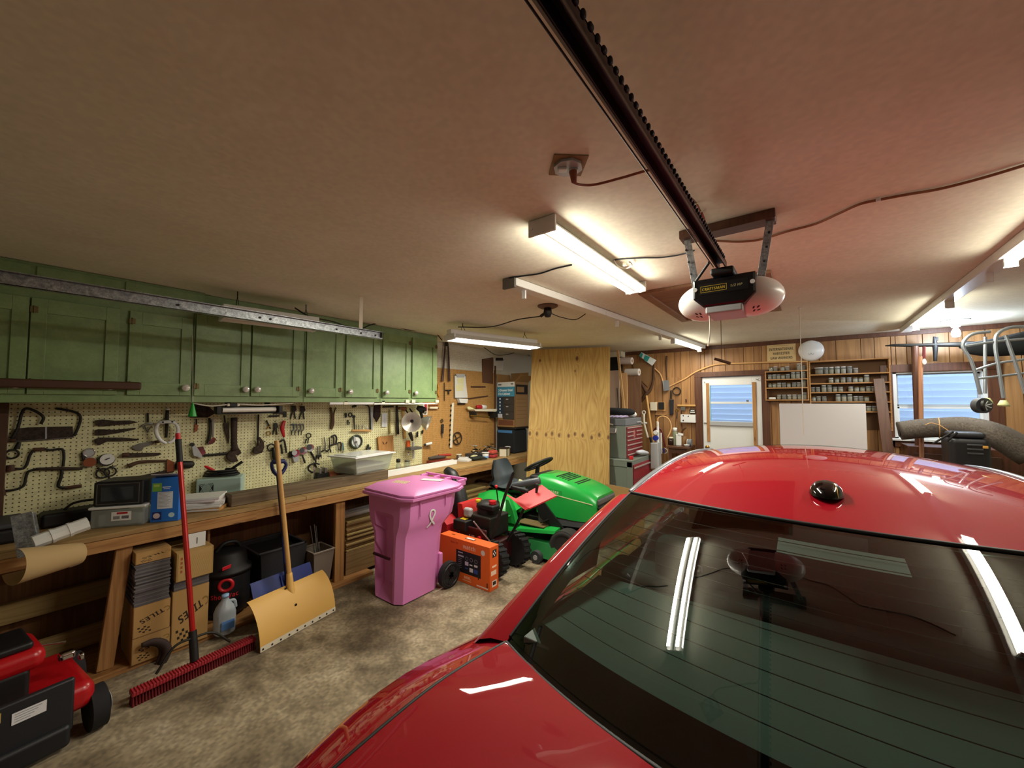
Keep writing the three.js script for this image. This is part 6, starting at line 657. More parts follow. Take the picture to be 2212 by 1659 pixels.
{ // blue snow shovel behind it
  const pl = onY(545, 1340, 0.002), pr = onY(690, 1262, 0.0), e = V(-0.12, 0, -1).normalize(), n = V(1, 0, -0.12).normalize();
  const c = V(-3.17, 0, -1.44), at = (u, v, o = 0) => c.clone().addScaledVector(e, (u - 0.5) * 0.46).addScaledVector(n, -v * 0.14 - 0.06 * Math.pow(Math.abs(u - 0.5) * 2, 2) * 0 + o).add(V(0, 0.004 + v * 0.3, 0));
  const hb = at(0.52, 0.55, 0.01), ht = onX(602, 1010, -3.32), gu = ht.clone().sub(hb).normalize();
  const gl = onX(588, 998, -3.32), gr2 = onX(614, 996, -3.32), neck = onX(602, 1027, -3.32);
  const t = labelTex(48, 160, '#20307a', (g) => { g.fillStyle = '#c8d0e0'; g.fillRect(10, 6, 28, 100); g.fillStyle = '#20307a'; for (let i = 0; i < 5; i++) g.fillRect(16, 14 + i * 18, 16, 8); g.fillStyle = '#c8d0e0'; g.fillRect(14, 120, 20, 10); g.fillRect(14, 140, 20, 8); });
  const lb = hb.clone().lerp(ht, 0.34), ltq = new THREE.CylinderGeometry(0.0175, 0.0175, 0.2, 16, 1, true); ltq.applyQuaternion(new THREE.Quaternion().setFromUnitVectors(V(0, 1, 0), gu)); ltq.translate(lb.x, lb.y, lb.z);
  thing('blue_snow_shovel', 'dark blue snow shovel with a D-shaped grip', 'snow shovel', [['blade', mat('#1b2f78', 0.45, 0, { side: THREE.DoubleSide }), [grid(16, 8, (u, v) => at(u, v)), grid(16, 8, (u, v) => at(u, v, -0.007))]], ['rib', mat('#1b2f78', 0.45), bar(at(0.52, 0.1, 0.006), at(0.52, 0.95, 0.006), 0.07, 0.02, n)], ['rivet', M.chrome, [[0.45, 0.78], [0.45, 0.48], [0.58, 0.8], [0.58, 0.5]].map(([u, v]) => { const p = at(u, v, 0.002); return cyl(p, p.clone().addScaledVector(n, 0.004), 0.006, 0.006, 10); })], ['shaft', mat('#141c40', 0.4), sweep([hb, hb.clone().lerp(neck, 0.5), neck], [0.017, 0.016, 0.018], 12, 3)], ['label', printMat(t, 0.4), ltq], ['grip', mat('#18245c', 0.4), [sweep([neck, onX(591, 1018, -3.32), onX(587, 1004, -3.32), gl], [0.017, 0.014, 0.012, 0.012], 9, 4), sweep([neck, onX(613, 1016, -3.32), onX(618, 1004, -3.32), gr2], [0.017, 0.014, 0.012, 0.012], 9, 4), sweep([gl, gr2], [0.017, 0.017], 10, 1)]]]);
}
{ // red push broom
  const a = onY(283, 1530, 0), b = onY(552, 1402, 0), e = b.clone().sub(a).normalize(), n = V(e.z, 0, -e.x); if (n.x < 0) n.negate(); const L = a.distanceTo(b), at = (t, y, o = 0) => a.clone().addScaledVector(e, t * L).addScaledVector(n, -0.02 + o).add(V(0, y, 0));
  const tufts = new THREE.Group(), gs = []; for (let i = 0; i < 46; i++) for (let k = -1; k <= 1; k++) gs.push(sweep([at((i + 0.5) / 46, 0.055, k * 0.016), at((i + 0.5) / 46 + (k * 0.003), 0.001, k * 0.02)], [0.0035, 0.006], 5, 1));
  const hb = at(0.47, 0.1, -0.015), ht = onX(384, 936, -3.34);
  const s1 = at(0.18, 0.1, -0.02), s2 = at(0.78, 0.1, -0.02), cl = hb.clone().lerp(ht, 0.06).add(V(0, 0.03, 0));
  const headM = mat('#a02430', 0.5), r = rng(3), ridge = []; for (let i = 0; i < 44; i++) ridge.push(bc(0.062, 0.026, L / 44 * 0.55, at((i + 0.5) / 44, 0.068), 0.004, Math.atan2(e.x, e.z)));
  thing('push_broom', 'red push broom with a long red metal pole', 'broom', [['head', headM, [bar(at(0, 0.066), at(1, 0.066), 0.056, 0.022), ...ridge]], ['bristles', mat('#6a0f16', 0.8), gs], ['socket', M.black, cyl(hb.clone().add(V(0, -0.015, 0)), hb.clone().lerp(ht, 0.07), 0.022)], ['brace', M.darkSteel, tube([s1, s1.clone().lerp(cl, 0.5).add(V(-0.01, 0.05, 0)), cl, s2.clone().lerp(cl, 0.5).add(V(-0.01, 0.04, 0)), s2], 0.007, 30)], ['collar', M.black, cyl(hb.clone().lerp(ht, 0.055), hb.clone().lerp(ht, 0.11), 0.021)], ['pole', mat('#b0201c', 0.25, 0.2), cyl(hb.clone().lerp(ht, 0.08), hb.clone().lerp(ht, 0.88), 0.0145)], ['pole_grip', M.black, cyl(hb.clone().lerp(ht, 0.86), hb.clone().lerp(ht, 0.97), 0.017)], ['tip', M.brightRed, cyl(hb.clone().lerp(ht, 0.97), ht, 0.015, 0.012)]]);
  // white D grip of a spade hung on the cabinet edge
  const q = (u, v) => onX(u, v, -3.87);
  thing('spade_grip', 'white plastic D-shaped handle hanging in front of the pegboard', 'handle', [['grip', M.whiteGloss, [sweep([q(345, 912), q(338, 922), q(338, 936), q(346, 950), q(359, 958)], [0.008, 0.013, 0.013, 0.012, 0.01], 9, 4), sweep([q(376, 912), q(384, 922), q(383, 938), q(374, 951), q(363, 957)], [0.008, 0.013, 0.013, 0.012, 0.01], 9, 4), sweep([q(344, 913), q(361, 911), q(378, 913)], [0.013, 0.013, 0.013], 9, 3)]], ['hook', M.darkSteel, cyl(q(361, 905), q(361, 905).setX(XW), 0.004, 0.004, 7)], ['hook_rod', M.darkSteel, cyl(q(361, 904), q(361, 912), 0.004, 0.004, 7)], ['hole', M.black, [q(351, 912), q(371, 911)].map((p) => cyl(p.clone().add(V(0.008, 0, 0)), p.clone().add(V(0.0145, 0, 0)), 0.006))]]);
}
{ // push mower in the dark corner
  const c = V(-3.06, 0, -0.07), turn = 0.12, R = (x, y, z) => V(x, y, z).applyAxisAngle(V(0, 1, 0), turn).add(c), red = mat('#b3141c', 0.28);
  const rb = (w, h, d, x, y, z, r = 0.01) => bc(w, h, d, R(x, y, z), r, turn), wheel = (x, z, r) => [cyl(R(x, r, z - 0.03), R(x, r, z + 0.03), r, r, 26)];
  const t = labelTex(128, 64, '#e8e8ec', (g) => { g.fillStyle = '#9aa0aa'; for (let i = 0; i < 4; i++) g.fillRect(10, 10 + i * 13, 100 - i * 14, 4); });
  const tri = extrude([[-0.11, 0.015], [0.05, 0.06], [0.05, 0.02], [0.0, -0.035], [-0.09, -0.02]], 0.004, 0.0005); tri.rotateY(Math.PI / 2 + turn - 0.0); const tp = R(0.262, 0.24, 0.07); tri.translate(tp.x, tp.y, tp.z);
  thing('lawn_mower', 'red push lawn mower with a black side panel in the dark corner', 'lawn mower', [['deck', red, rb(0.5, 0.13, 0.56, 0, 0.2, 0, 0.05)], ['side_panel', mat('#23252b', 0.4), rb(0.03, 0.24, 0.5, 0.245, 0.2, 0.05, 0.012), 'black side panel'], ['skirt', mat('#1b1d21', 0.5), rb(0.06, 0.1, 0.5, 0.25, 0.07, 0.06, 0.02)], ['engine_cover', red, [rb(0.3, 0.1, 0.32, 0, 0.42, 0.03, 0.045)], 'red engine cover'], ['engine_top', M.blackPlastic, rb(0.24, 0.035, 0.24, 0, 0.485, 0.03, 0.015)], ['engine', M.black, rb(0.28, 0.14, 0.28, 0, 0.32, 0.06, 0.02)], ['muffler', M.chrome, [rb(0.05, 0.04, 0.06, 0.1, 0.37, -0.2, 0.015), rb(0.03, 0.03, 0.02, 0.15, 0.36, -0.24, 0.008)]], ['throttle_rod', M.chrome, cyl(R(0.05, 0.45, -0.1), R(0.08, 0.43, -0.2), 0.005)], ['rating_label', printMat(t), faceQuad(R(0.262, 0.25, -0.06), V(-Math.sin(turn), 0, -Math.cos(turn)), V(0, 1, 0), 0.1, 0.05, 0.0015, V(Math.cos(turn), 0, -Math.sin(turn)))], ['warning_plate', mat('#c2a860', 0.5), tri], ['wheel', M.rubber, wheel(0.19, -0.29, 0.1)], ['wheel', M.rubber, wheel(-0.235, -0.3, 0.11)], ['wheel', M.rubber, wheel(0.2, 0.36, 0.11)], ['wheel', M.rubber, wheel(-0.235, 0.36, 0.11)], ['hub', M.lightGrey, cyl(R(0.21, 0.11, -0.332), R(0.21, 0.11, -0.334), 0.045)], ['handle', M.black, tube([R(-0.18, 0.2, 0.3), R(-0.2, 0.55, 0.5), R(-0.2, 0.85, 0.72)], 0.012)]]);
}

// ================= back of the garage =================
{ // leaning plywood sheet
  const TL = onY(1150, 756, 2.405), TR = onY(1318, 748, 2.415), e = TR.clone().sub(TL); e.y = 0; const w = e.length(); e.normalize(); const n = V(-e.z, 0, e.x); if (n.z < 0) n.negate();
  const lean = 0.40, BL = V(TL.x, 0.002, TL.z).addScaledVector(n, lean).addScaledVector(e, -0.02), up = TL.clone().sub(BL).normalize(), right = e.clone(), nn = right.clone().cross(up).normalize(), h = TL.distanceTo(BL);
  const gA = noiseGrid(601, 12), gB = noiseGrid(602, 256), gC = noiseGrid(603, 24), kn = []; const r = rng(9); for (let i = 0; i < 11; i++) kn.push([0.03 + i * 0.094 + (r() - 0.5) * 0.04, 0.478 + (r() - 0.5) * 0.03, 0.013]); for (const k of [[0.11, 0.93, 0.01], [0.59, 0.935, 0.016], [0.57, 0.86, 0.008], [0.25, 0.2, 0.012], [0.37, 0.17, 0.014], [0.72, 0.19, 0.014], [0.8, 0.16, 0.016]]) kn.push(k);
  const tex = dataTex(512, 1024, (u, v) => { let s = 0, k = 0; for (const [x, y, q] of kn) { const dx = (u - x), dy = (v - y) * 2, m = (dx * dx + dy * dy * 0.4) / (q * q); if (m < 30) { s += Math.exp(-m * 0.18) * 2.2; k = Math.max(k, Math.exp(-m)); } } const a = 0.5 + 0.5 * Math.sin((u * 22 + gA(u * 12, v * 5) * 3.2 + s) * 6.283), f = gB(u * 256, v * 26), c = gC(u * 24, v * 14), t = 0.32 * a * a + 0.42 * f + 0.26 * c; let o = mix([208, 176, 106], [158, 118, 58], t); if (k > 0.12) o = mix(o, [92, 60, 30], Math.min(0.85, k * 1.3)); return o; });
  const g = new THREE.BoxGeometry(w, h, 0.018), B = new THREE.Matrix4().makeBasis(right, up, nn).setPosition(BL.clone().addScaledVector(right, w / 2).addScaledVector(up, h / 2)); g.applyMatrix4(B);
  thing('plywood_sheet', 'full plywood sheet leaning up to the ceiling behind the green tractor', 'plywood', [['sheet', printMat(tex, 0.65), g], ['split_edge', M.tan, (() => { const q = bx(w / 2 - 0.03, w / 2 - 0.012, 0.05, 0.5, 0.009, 0.014, 0.002); q.applyMatrix4(B); return q; })()]]);
}
{ // grey tool chest on a rolling cabinet, drawers facing the car
  const gy = mat('#767f76', 0.45), gy2 = mat('#6a6f76', 0.45), dr = mat('#8a2630', 0.4), x1 = -1.985, x0 = -2.36, z1 = -5.2, z0 = -5.83, y0 = 0.862, y1 = 1.4, alu = mat('#c8bcb8', 0.35, 0.5);
  const drawer = (ya, yb, za, zb) => ['drawer', dr, bx(x1, x1 + 0.012, ya, yb, zb, za, 0.002), 'dark red drawer front', [['pull', alu, bx(x1 + 0.012, x1 + 0.024, yb - 0.022, yb - 0.006, zb + 0.01, za - 0.01, 0.004)]]];
  const ds = [drawer(1.235, 1.285, z1 - 0.02, z0 + 0.02), drawer(1.18, 1.228, z1 - 0.02, z1 - 0.26), drawer(1.18, 1.228, z0 + 0.26, z0 + 0.02), drawer(1.125, 1.173, z1 - 0.02, z1 - 0.26), drawer(1.125, 1.173, z0 + 0.26, z0 + 0.02), drawer(1.06, 1.118, z1 - 0.02, z0 + 0.02), drawer(0.995, 1.053, z1 - 0.02, z0 + 0.02), drawer(0.93, 0.988, z1 - 0.02, z0 + 0.02), drawer(0.872, 0.923, z1 - 0.02, z0 + 0.02)];
  const hc = V(-2.17, 1.235, z1), hd = [tube([hc.clone().add(V(-0.05, 0.02, 0.006)), hc.clone().add(V(-0.045, -0.025, 0.022)), hc.clone().add(V(0.045, -0.025, 0.022)), hc.clone().add(V(0.05, 0.02, 0.006))], 0.007, 24)];
  thing('tool_chest', 'grey steel tool chest with dark red drawers', 'tool chest', [['case', gy, bx(x0, x1, y0, 1.3, z0, z1, 0.006)], ['lid', gy2, bx(x0 - 0.003, x1 + 0.003, 1.302, y1, z0, z1 + 0.002, 0.01)], ...ds, ['carry_handle', alu, hd, 'chrome carrying handle', [['back_plate', M.lightGrey, bc(0.13, 0.075, 0.004, hc.clone().add(V(0, 0, 0.002)), 0.002)]]], ['lock_plate', mat('#b06a64', 0.4), bx(x1, x1 + 0.006, 1.13, 1.225, -5.56, -5.49, 0.002)], ['sticker', M.paper, bc(0.08, 0.02, 0.002, V(-2.2, 1.322, z1 + 0.003), 0, 0, 0, -0.2)], ['latch', M.lightGrey, bx(x1 + 0.003, x1 + 0.016, 1.33, 1.345, -5.8, -5.62, 0.003)]]);
  const a1 = -1.86, a0 = -2.37, b1 = -5.08, b0 = -5.86, t = 0.86;
  thing('rolling_tool_cabinet', 'grey steel rolling cabinet under the tool chest', 'tool cabinet', [['case', gy, [bx(a0, a1, 0.1, t - 0.02, b0, b1 - 0.012, 0.004), bx(a0, a1, t - 0.02, t, b0, b1, 0.005)]], ['side_frame', gy, [bx(a0, a0 + 0.07, 0.1, t - 0.02, b1 - 0.012, b1, 0.003), bx(a1 - 0.07, a1, 0.1, t - 0.02, b1 - 0.012, b1, 0.003), bx(a0, a1, t - 0.09, t - 0.02, b1 - 0.012, b1, 0.003), bx(a0, a1, 0.1, 0.17, b1 - 0.012, b1, 0.003)]], ['drawer', dr, bx(a1, a1 + 0.012, 0.6, 0.8, b0 + 0.02, b1 - 0.03, 0.002), null, [['pull', alu, bx(a1 + 0.012, a1 + 0.026, 0.75, 0.77, b0 + 0.03, b1 - 0.04, 0.004)]]], ['drawer', dr, bx(a1, a1 + 0.012, 0.18, 0.59, b0 + 0.02, b1 - 0.03, 0.002)], ['castor', M.black, [[a0 + 0.06, b1 - 0.07], [a1 - 0.06, b1 - 0.07], [a0 + 0.06, b0 + 0.07], [a1 - 0.06, b0 + 0.07]].map(([x, z]) => cyl(V(x - 0.015, 0.05, z), V(x + 0.015, 0.05, z), 0.05))]]);
  const top = 1.401;
  thing('black_cushion', 'black padded cushion lying on the tool chest', 'cushion', [['cushion', M.clothBlack, sweep([V(-2.34, top + 0.09, -5.3), V(-2.25, top + 0.095, -5.32), V(-2.0, top + 0.085, -5.42), V(-1.95, top + 0.08, -5.45)], [0.045, 0.062, 0.058, 0.03], 14, 5, 0.85)]]);
  const rg = [0, 1, 2, 3, 4, 5].map((i) => sweep([V(-2.36 + i * 0.06, top + 0.016, -5.22), V(-2.33 + i * 0.06, top + 0.028, -5.3), V(-2.36 + i * 0.065, top + 0.018, -5.42)], [0.014, 0.028, 0.018], 8, 4, 0.55));
  thing('lilac_rag', 'crumpled lilac rag under the black cushion', 'rag', [['rag', mat('#a99fc4', 0.95), rg]]);
  thing('white_rag', 'crumpled white rag on the far end of the tool chest', 'rag', [['rag', M.paper, new THREE.IcosahedronGeometry(0.06, 2).scale(1, 0.75, 1.1).translate(-2.05, top + 0.045, -5.65)]]);
  thing('red_pocket_box', 'small red box on the ledge of the rolling cabinet', 'box', [['box', M.brightRed, bc(0.05, 0.035, 0.1, V(-1.92, t + 0.019, -5.22), 0.004, 0.3)]]);
  thing('plastic_bag', 'crumpled white plastic bag on the rolling cabinet ledge', 'bag', [['bag', mat('#d4dae6', 0.35), sweep([V(-1.92, t + 0.07, -5.45), V(-1.9, t + 0.06, -5.58), V(-1.88, t + 0.03, -5.75)], [0.025, 0.045, 0.03], 9, 4, 0.8)]]);
}
{ // boards and rolls in the corner behind the chest
  const mdf = mat('#b8967a', 0.8), pl = (label, u0, u1, vt, x, z, m, d = 0.02) => { const a = onZ(u0, vt, z), b = onZ(u1, vt, z); thing('stored_board', label, 'board', [['board', m, bx(a.x, b.x, 0.001, a.y, z - d, z, 0.003)]], 'boards stored upright behind the tool chest'); };
  pl('pale beige panel standing right of the plywood sheet', 1314, 1338, 801, 0, -5.98, mat('#cdb4a0', 0.8));
  pl('brown wood-veneer panel behind the tool chest', 1353, 1384, 812, 0, -6.04, texMat(scaled(woodTex(611, [134, 100, 76], [108, 78, 56], { rings: 5 }), 2, 0.5), 0.6));
  pl('narrow pine board with a grooved edge behind the tool chest', 1342, 1354, 806, 0, -6.0, texMat(scaled(woodTex(617, [214, 172, 122], [184, 138, 88]), 4, 0.6), 0.65), 0.03);
  thing('pine_stick', 'long pale pine stick leaning up to the ceiling beside the plywood', 'stick', [['stick', texMat(scaled(woodTex(619, [216, 178, 128], [190, 146, 92]), 6, 0.6), 0.6), bar(V(-2.13, 0.003, -5.93), onZ(1333, 747, -5.93), 0.035, 0.02, V(0, 0, 1))]]);
  thing('thin_rod', 'thin dark rod leaning on the beige panel', 'rod', [['rod', M.darkSteel, cyl(V(-2.28, 0.91 - 0.9, -5.93), onZ(1333, 838, -5.96), 0.006)]]);
  const shelfY = onZ(1353, 812, -6.04).y + 0.006, roll = (label, p, len, r, m) => thing('paper_towel_roll', label, 'roll', [['roll', m, cyl(p, p.clone().add(V(len, -0.01, 0.02)), r, r, 20)], ['core', M.cardboard, cyl(p.clone().add(V(len, -0.01, 0.02)), p.clone().add(V(len + 0.002, -0.01, 0.02)), r * 0.4)]]);
  roll('grey-white paper roll on top of the brown panel', onZ(1352, 804, -6.06), 0.22, 0.055, mat('#cfcac6', 0.8)); roll('pinkish white paper roll stacked above the other roll', onZ(1340, 780, -6.06), 0.2, 0.055, mat('#d2c6c4', 0.8));
  thing('dark_storage_box', 'dark storage box high in the corner beside the plywood', 'box', [['box', M.black, (() => { const a = onZ(1318, 772, -6.1), b = onZ(1338, 800, -6.1); return bx(a.x, b.x, b.y, a.y, -6.24, -6.08, 0.006); })()], ['lid', M.cream, (() => { const a = onZ(1318, 752, -6.1), b = onZ(1344, 771, -6.1); return bx(a.x, b.x, b.y, a.y, -6.24, -6.08, 0.012); })()]]);
}
// ---- tools and boxes on the panelled back wall ----
{
  const B1 = BACK(0.012), B2 = BACK(0.03), bst = (p, w, pl = B1, sq = 0.7) => pl.stroke(p, w, sq);
  thing('seed_packet', 'teal and white packet hung on a branch near the ceiling trim', 'packet', [['packet', mat('#e4ecec', 0.5), BACK(0.06).poly([[1381, 768], [1386, 761], [1399, 768], [1418, 778], [1409, 790], [1396, 781]], 0.012)], ['band', M.teal, BACK(0.0725).poly([[1384, 762], [1389, 764], [1386, 774], [1381, 769]], 0.002, 0)], ['band', M.teal, BACK(0.0725).poly([[1393, 767], [1404, 771], [1398, 782], [1390, 776]], 0.002, 0)]]);
  thing('forked_scythe', 'dark forked wooden tool frame hung below the teal packet', 'yoke', [['arm', M.woodDark, bst([[1413, 788, 4], [1410, 830, 5], [1400, 848, 8], [1384, 826, 6]], 5, B2)], ['arm', M.woodDark, bst([[1382, 872, 5], [1396, 852, 9], [1402, 846, 7]], 7, B2)], ['plate', mat('#86643f', 0.7), B1.poly([[1367, 788], [1388, 782], [1410, 782], [1412, 815], [1400, 836], [1374, 812]], 0.01)]]);  // the flat brown patch stands for a wood plank plus shadow on the wall
  thing('rake_handle', 'long pale wooden handle leaning below the forked yoke', 'handle', [['handle', M.woodLight, cyl(onZ(1396, 852, -6.2), onZ(1412, 960, -6.05), 0.016, 0.018)], ['ferrule', M.black, cyl(onZ(1405, 945, -6.07), onZ(1408, 956, -6.05), 0.021)]]);
  thing('white_caulk_gun', 'slim white tool with a looped end behind the tool chest', 'caulk gun', [['body', M.cream, bst([[1391, 894, 6], [1392, 915, 5], [1400, 945, 5]], 5, BACK(0.25))], ['trigger', M.white, bst([[1382, 914, 4], [1398, 914, 5]], 4, BACK(0.25))], ['loop', M.white, BACK(0.25).ring(1391, 891, 3.5, 2)]]);
  thing('junction_box', 'grey electrical junction box on the wood panelling', 'junction box', [['box', M.lightGrey, B1.poly([[1433, 823], [1444, 822], [1446, 841], [1435, 843]], 0.05, 0.003)], ['cover', M.grey, BACK(0.062).poly([[1433, 822], [1445, 821], [1447, 843], [1434, 845]], 0.003)]]);
  thing('wall_cable', 'tan cable running from the junction box along the panelling', 'cable', [['cable', M.cordTan, tube([B1.at(1446, 835), B1.at(1462, 827), B1.at(1480, 818), B1.at(1500, 805), B1.at(1520, 796), B1.at(1545, 788), B1.at(1600, 785), B1.at(1655, 783), B1.at(1745, 781)], 0.012, 60)]]);
  thing('wall_cable', 'tan cable rising from the junction box to the teal packet', 'cable', [['cable', M.cordTan, tube([B1.at(1432, 824), B1.at(1426, 808), B1.at(1413, 795)], 0.011, 20)]]);
  thing('scrub_brush', 'long dark brush hanging below the junction box', 'brush', [['handle', M.black, bst([[1450, 843, 3], [1450, 862, 4]], 4)], ['bristles', mat('#22222a', 0.9), B1.poly([[1447, 863], [1456, 863], [1455, 895], [1448, 897]], 0.035, 0.006)]]);
  thing('wire_hoop', 'dark coiled wire hoop on the wood panelling', 'hoop', [['hoop', M.darkSteel, B1.ring(1462, 845, 8, 2.2)]]);
  thing('hanging_tool', 'thin dark hooked tool on the panelling near the ceiling', 'tool', [['shaft', M.woodDark, bst([[1441, 769, 4], [1440, 784, 4], [1441, 822, 2]], 3)]]);
  thing('thermostat', 'white square thermostat box on the wood panelling', 'thermostat', [['box', M.cream, B1.rect(1406, 869, 1420, 887, 0.045, 0.006)]]);
  thing('switch_plate', 'black square switch plate beside the thermostat', 'switch', [['plate', M.black, B1.rect(1423, 869, 1435, 884, 0.03, 0.004)], ['plate_back', M.tan, BACK(0.001).rect(1416, 868, 1438, 888, 0.012)]]);
  thing('towel_rail', 'pale wooden rail left of the back door', 'rail', [['rail', M.woodLight, B1.rect(1464, 874, 1503, 878, 0.03, 0.004)]]);
  thing('door_opener_box', 'white wall control box beside the back door', 'control box', [['box', M.whiteGloss, B1.rect(1472, 895, 1504, 913, 0.06, 0.004)], ['button', M.black, [BACK(0.0725).disc(1476, 898, 1.2, 0.004), BACK(0.0725).disc(1487, 899, 1.2, 0.004), BACK(0.0725).disc(1476, 908, 1.4, 0.004)]]]);
  thing('breaker_box', 'small dark breaker box with white stripes beside the door', 'breaker', [['box', M.bakelite, B1.rect(1490, 884, 1503, 893, 0.03, 0.003)], ['stripe', M.white, [BACK(0.0425).rect(1492, 886, 1500, 887.4, 0.002, 0), BACK(0.0425).rect(1491, 889.5, 1501, 891.5, 0.002, 0)]]]);
  thing('hanging_tape', 'small round tape hung on a hook by the door', 'tape', [['ring', M.brass, B1.ring(1463, 886, 2.5, 1.8)], ['tail', M.darkSteel, bst([[1463, 892, 1.6], [1462, 904, 2.2]], 2)]]);
  thing('grey_latch', 'grey padlock hasp hung from the pale rail', 'hasp', [['hasp', M.dullSteel, B2.rect(1471, 879, 1481, 887, 0.02, 0.003)]]);
  thing('small_key_hook', 'tiny dark hook on the panelling above the pale rail', 'hook', [['hook', M.woodDark, bst([[1482, 862, 3], [1483, 868, 3]], 3)]]);
  thing('panel_ledge', 'thin wooden ledge on the panelling below the thermostat', 'ledge', [['ledge', M.tan, B1.rect(1416, 894, 1440, 896, 0.02, 0.002)]]);
  // vacuum and hose
  thing('upright_vacuum', 'white and blue upright vacuum cleaner beside the corner counter', 'vacuum', [['column', M.whiteGloss, BACK(0.35).stroke([[1421, 911, 5], [1422, 945, 6], [1421, 980, 9]], 6)], ['dust_cup', mat('#1c2f9a', 0.3), BACK(0.42).disc(1417.5, 946, 5.5, 0.05)], ['cyclone', M.white, BACK(0.42).disc(1418, 934, 4.5, 0.05)], ['grip', M.cream, BACK(0.36).stroke([[1420, 910, 4], [1421, 919, 4]], 4)], ['brush_head', M.lightGrey, BACK(0.36).poly([[1412, 955], [1428, 955], [1430, 1010], [1412, 1010]], 0.15, 0.01)], ['red_hose', M.darkRed, BACK(0.3).stroke([[1412, 931], [1419, 924], [1428, 928], [1433, 944], [1437, 965]], 4)]]);
  thing('vacuum_hose', 'tan coiled hose arching over the corner counter', 'hose', [['hose', M.cordTan, tube([BACK(0.34).at(1421, 911), BACK(0.3).at(1422, 903), BACK(0.28).at(1432, 899), BACK(0.26).at(1444, 905), BACK(0.26).at(1450, 922), BACK(0.28).at(1447, 935), BACK(0.3).at(1442, 945)], 0.009, 40)]]);
  thing('spray_wand', 'tall white pole with a loop beside the vacuum', 'pole', [['pole', M.white, BACK(0.32).stroke([[1428, 935, 4], [1429, 980, 4]], 4)], ['loop', M.white, BACK(0.32).ring(1437, 974, 5, 1.6)], ['purple_band', M.purple, BACK(0.33).stroke([[1434, 968, 5], [1435, 978, 5]], 5)]]);
  // counter with bottles
  const y = 1.003, zc2 = -6.05;
  thing('corner_counter', 'brown wooden counter below the white control box', 'counter', [['top', M.trimBrown, bx(-1.62, -1.34, y - 0.03, y, ZB + 0.001, -5.82, 0.004)], ['leg', M.trimBrown, bx(-1.4, -1.36, 0.001, y - 0.031, -5.9, -5.86)], ['leg', M.trimBrown, bx(-1.61, -1.57, 0.001, y - 0.031, -5.9, -5.86)], ['rail', M.trimBrown, bx(-1.57, -1.4, y - 0.1, y - 0.031, -5.88, -5.86)]]);
  const b = (u, z) => { const p = onY(u, 1000, y + 0.001); return V(onZ(u, 990, z).x, y + 0.001, z); };
  thing('brown_jar', 'dark brown jar with a pale lid on the corner counter', 'jar', [['jar', mat('#2a120c', 0.2), lathe([[0, 0], [0.04, 0], [0.042, 0.09], [0, 0.09]], b(1450, -6.0), 18)], ['lid', M.cream, lathe([[0, 0.091], [0.036, 0.091], [0.036, 0.115], [0, 0.115]], b(1450, -6.0), 18)]]);
  thing('spray_can', 'tall spray can with a white cap on the corner counter', 'spray can', [['can', mat('#9aa48a', 0.3, 0.3), lathe([[0, 0], [0.034, 0], [0.034, 0.19], [0.02, 0.2], [0, 0.2]], b(1459, -6.02), 18)], ['cap', M.white, lathe([[0, 0.2], [0.03, 0.2], [0.03, 0.25], [0, 0.252]], b(1459, -6.02), 18)]]);
  thing('white_carton', 'white carton with a spout flap on the corner counter', 'carton', [['carton', M.white, bc(0.07, 0.16, 0.05, b(1467, -5.98).add(V(0, 0.081, 0)), 0.004, 0.2)], ['flap', M.whiteGloss, bc(0.07, 0.03, 0.004, b(1472, -5.98).add(V(0, 0.165, 0.02)), 0, 0.3, 0, -0.2)]]);
  thing('brown_cup', 'brown paper cup holding a dark brush on the corner counter', 'cup', [['cup', mat('#a07850', 0.7), lathe([[0, 0], [0.035, 0], [0.045, 0.13], [0.042, 0.13], [0.034, 0.008], [0, 0.008]], b(1477, -6.04), 18)]]);
  thing('dark_brush', 'dark brush standing in the brown cup', 'brush', [['handle', M.woodDark, sweep([b(1477, -6.04).add(V(0, 0.02, 0)), b(1474, -6.04).add(V(0.005, 0.2, 0)), b(1480, -6.04).add(V(0.02, 0.26, 0))], [0.006, 0.012, 0.014])]]);
  thing('tape_reel', 'grey tape reel standing on the corner counter', 'reel', [['reel', M.grey, cyl(b(1490, -6.0).add(V(-0.02, 0.051, 0)), b(1490, -6.0).add(V(0.03, 0.051, 0)), 0.05, 0.05, 20)], ['flange', M.cream, cyl(b(1490, -6.0).add(V(-0.026, 0.051, 0)), b(1490, -6.0).add(V(-0.02, 0.051, 0)), 0.05, 0.05, 20)]]);
  thing('white_dish', 'small white dish on the corner counter', 'dish', [['dish', M.white, lathe([[0, 0], [0.03, 0], [0.04, 0.025], [0.036, 0.025], [0.028, 0.006], [0, 0.006]], b(1484, -5.92), 18)]]);
}
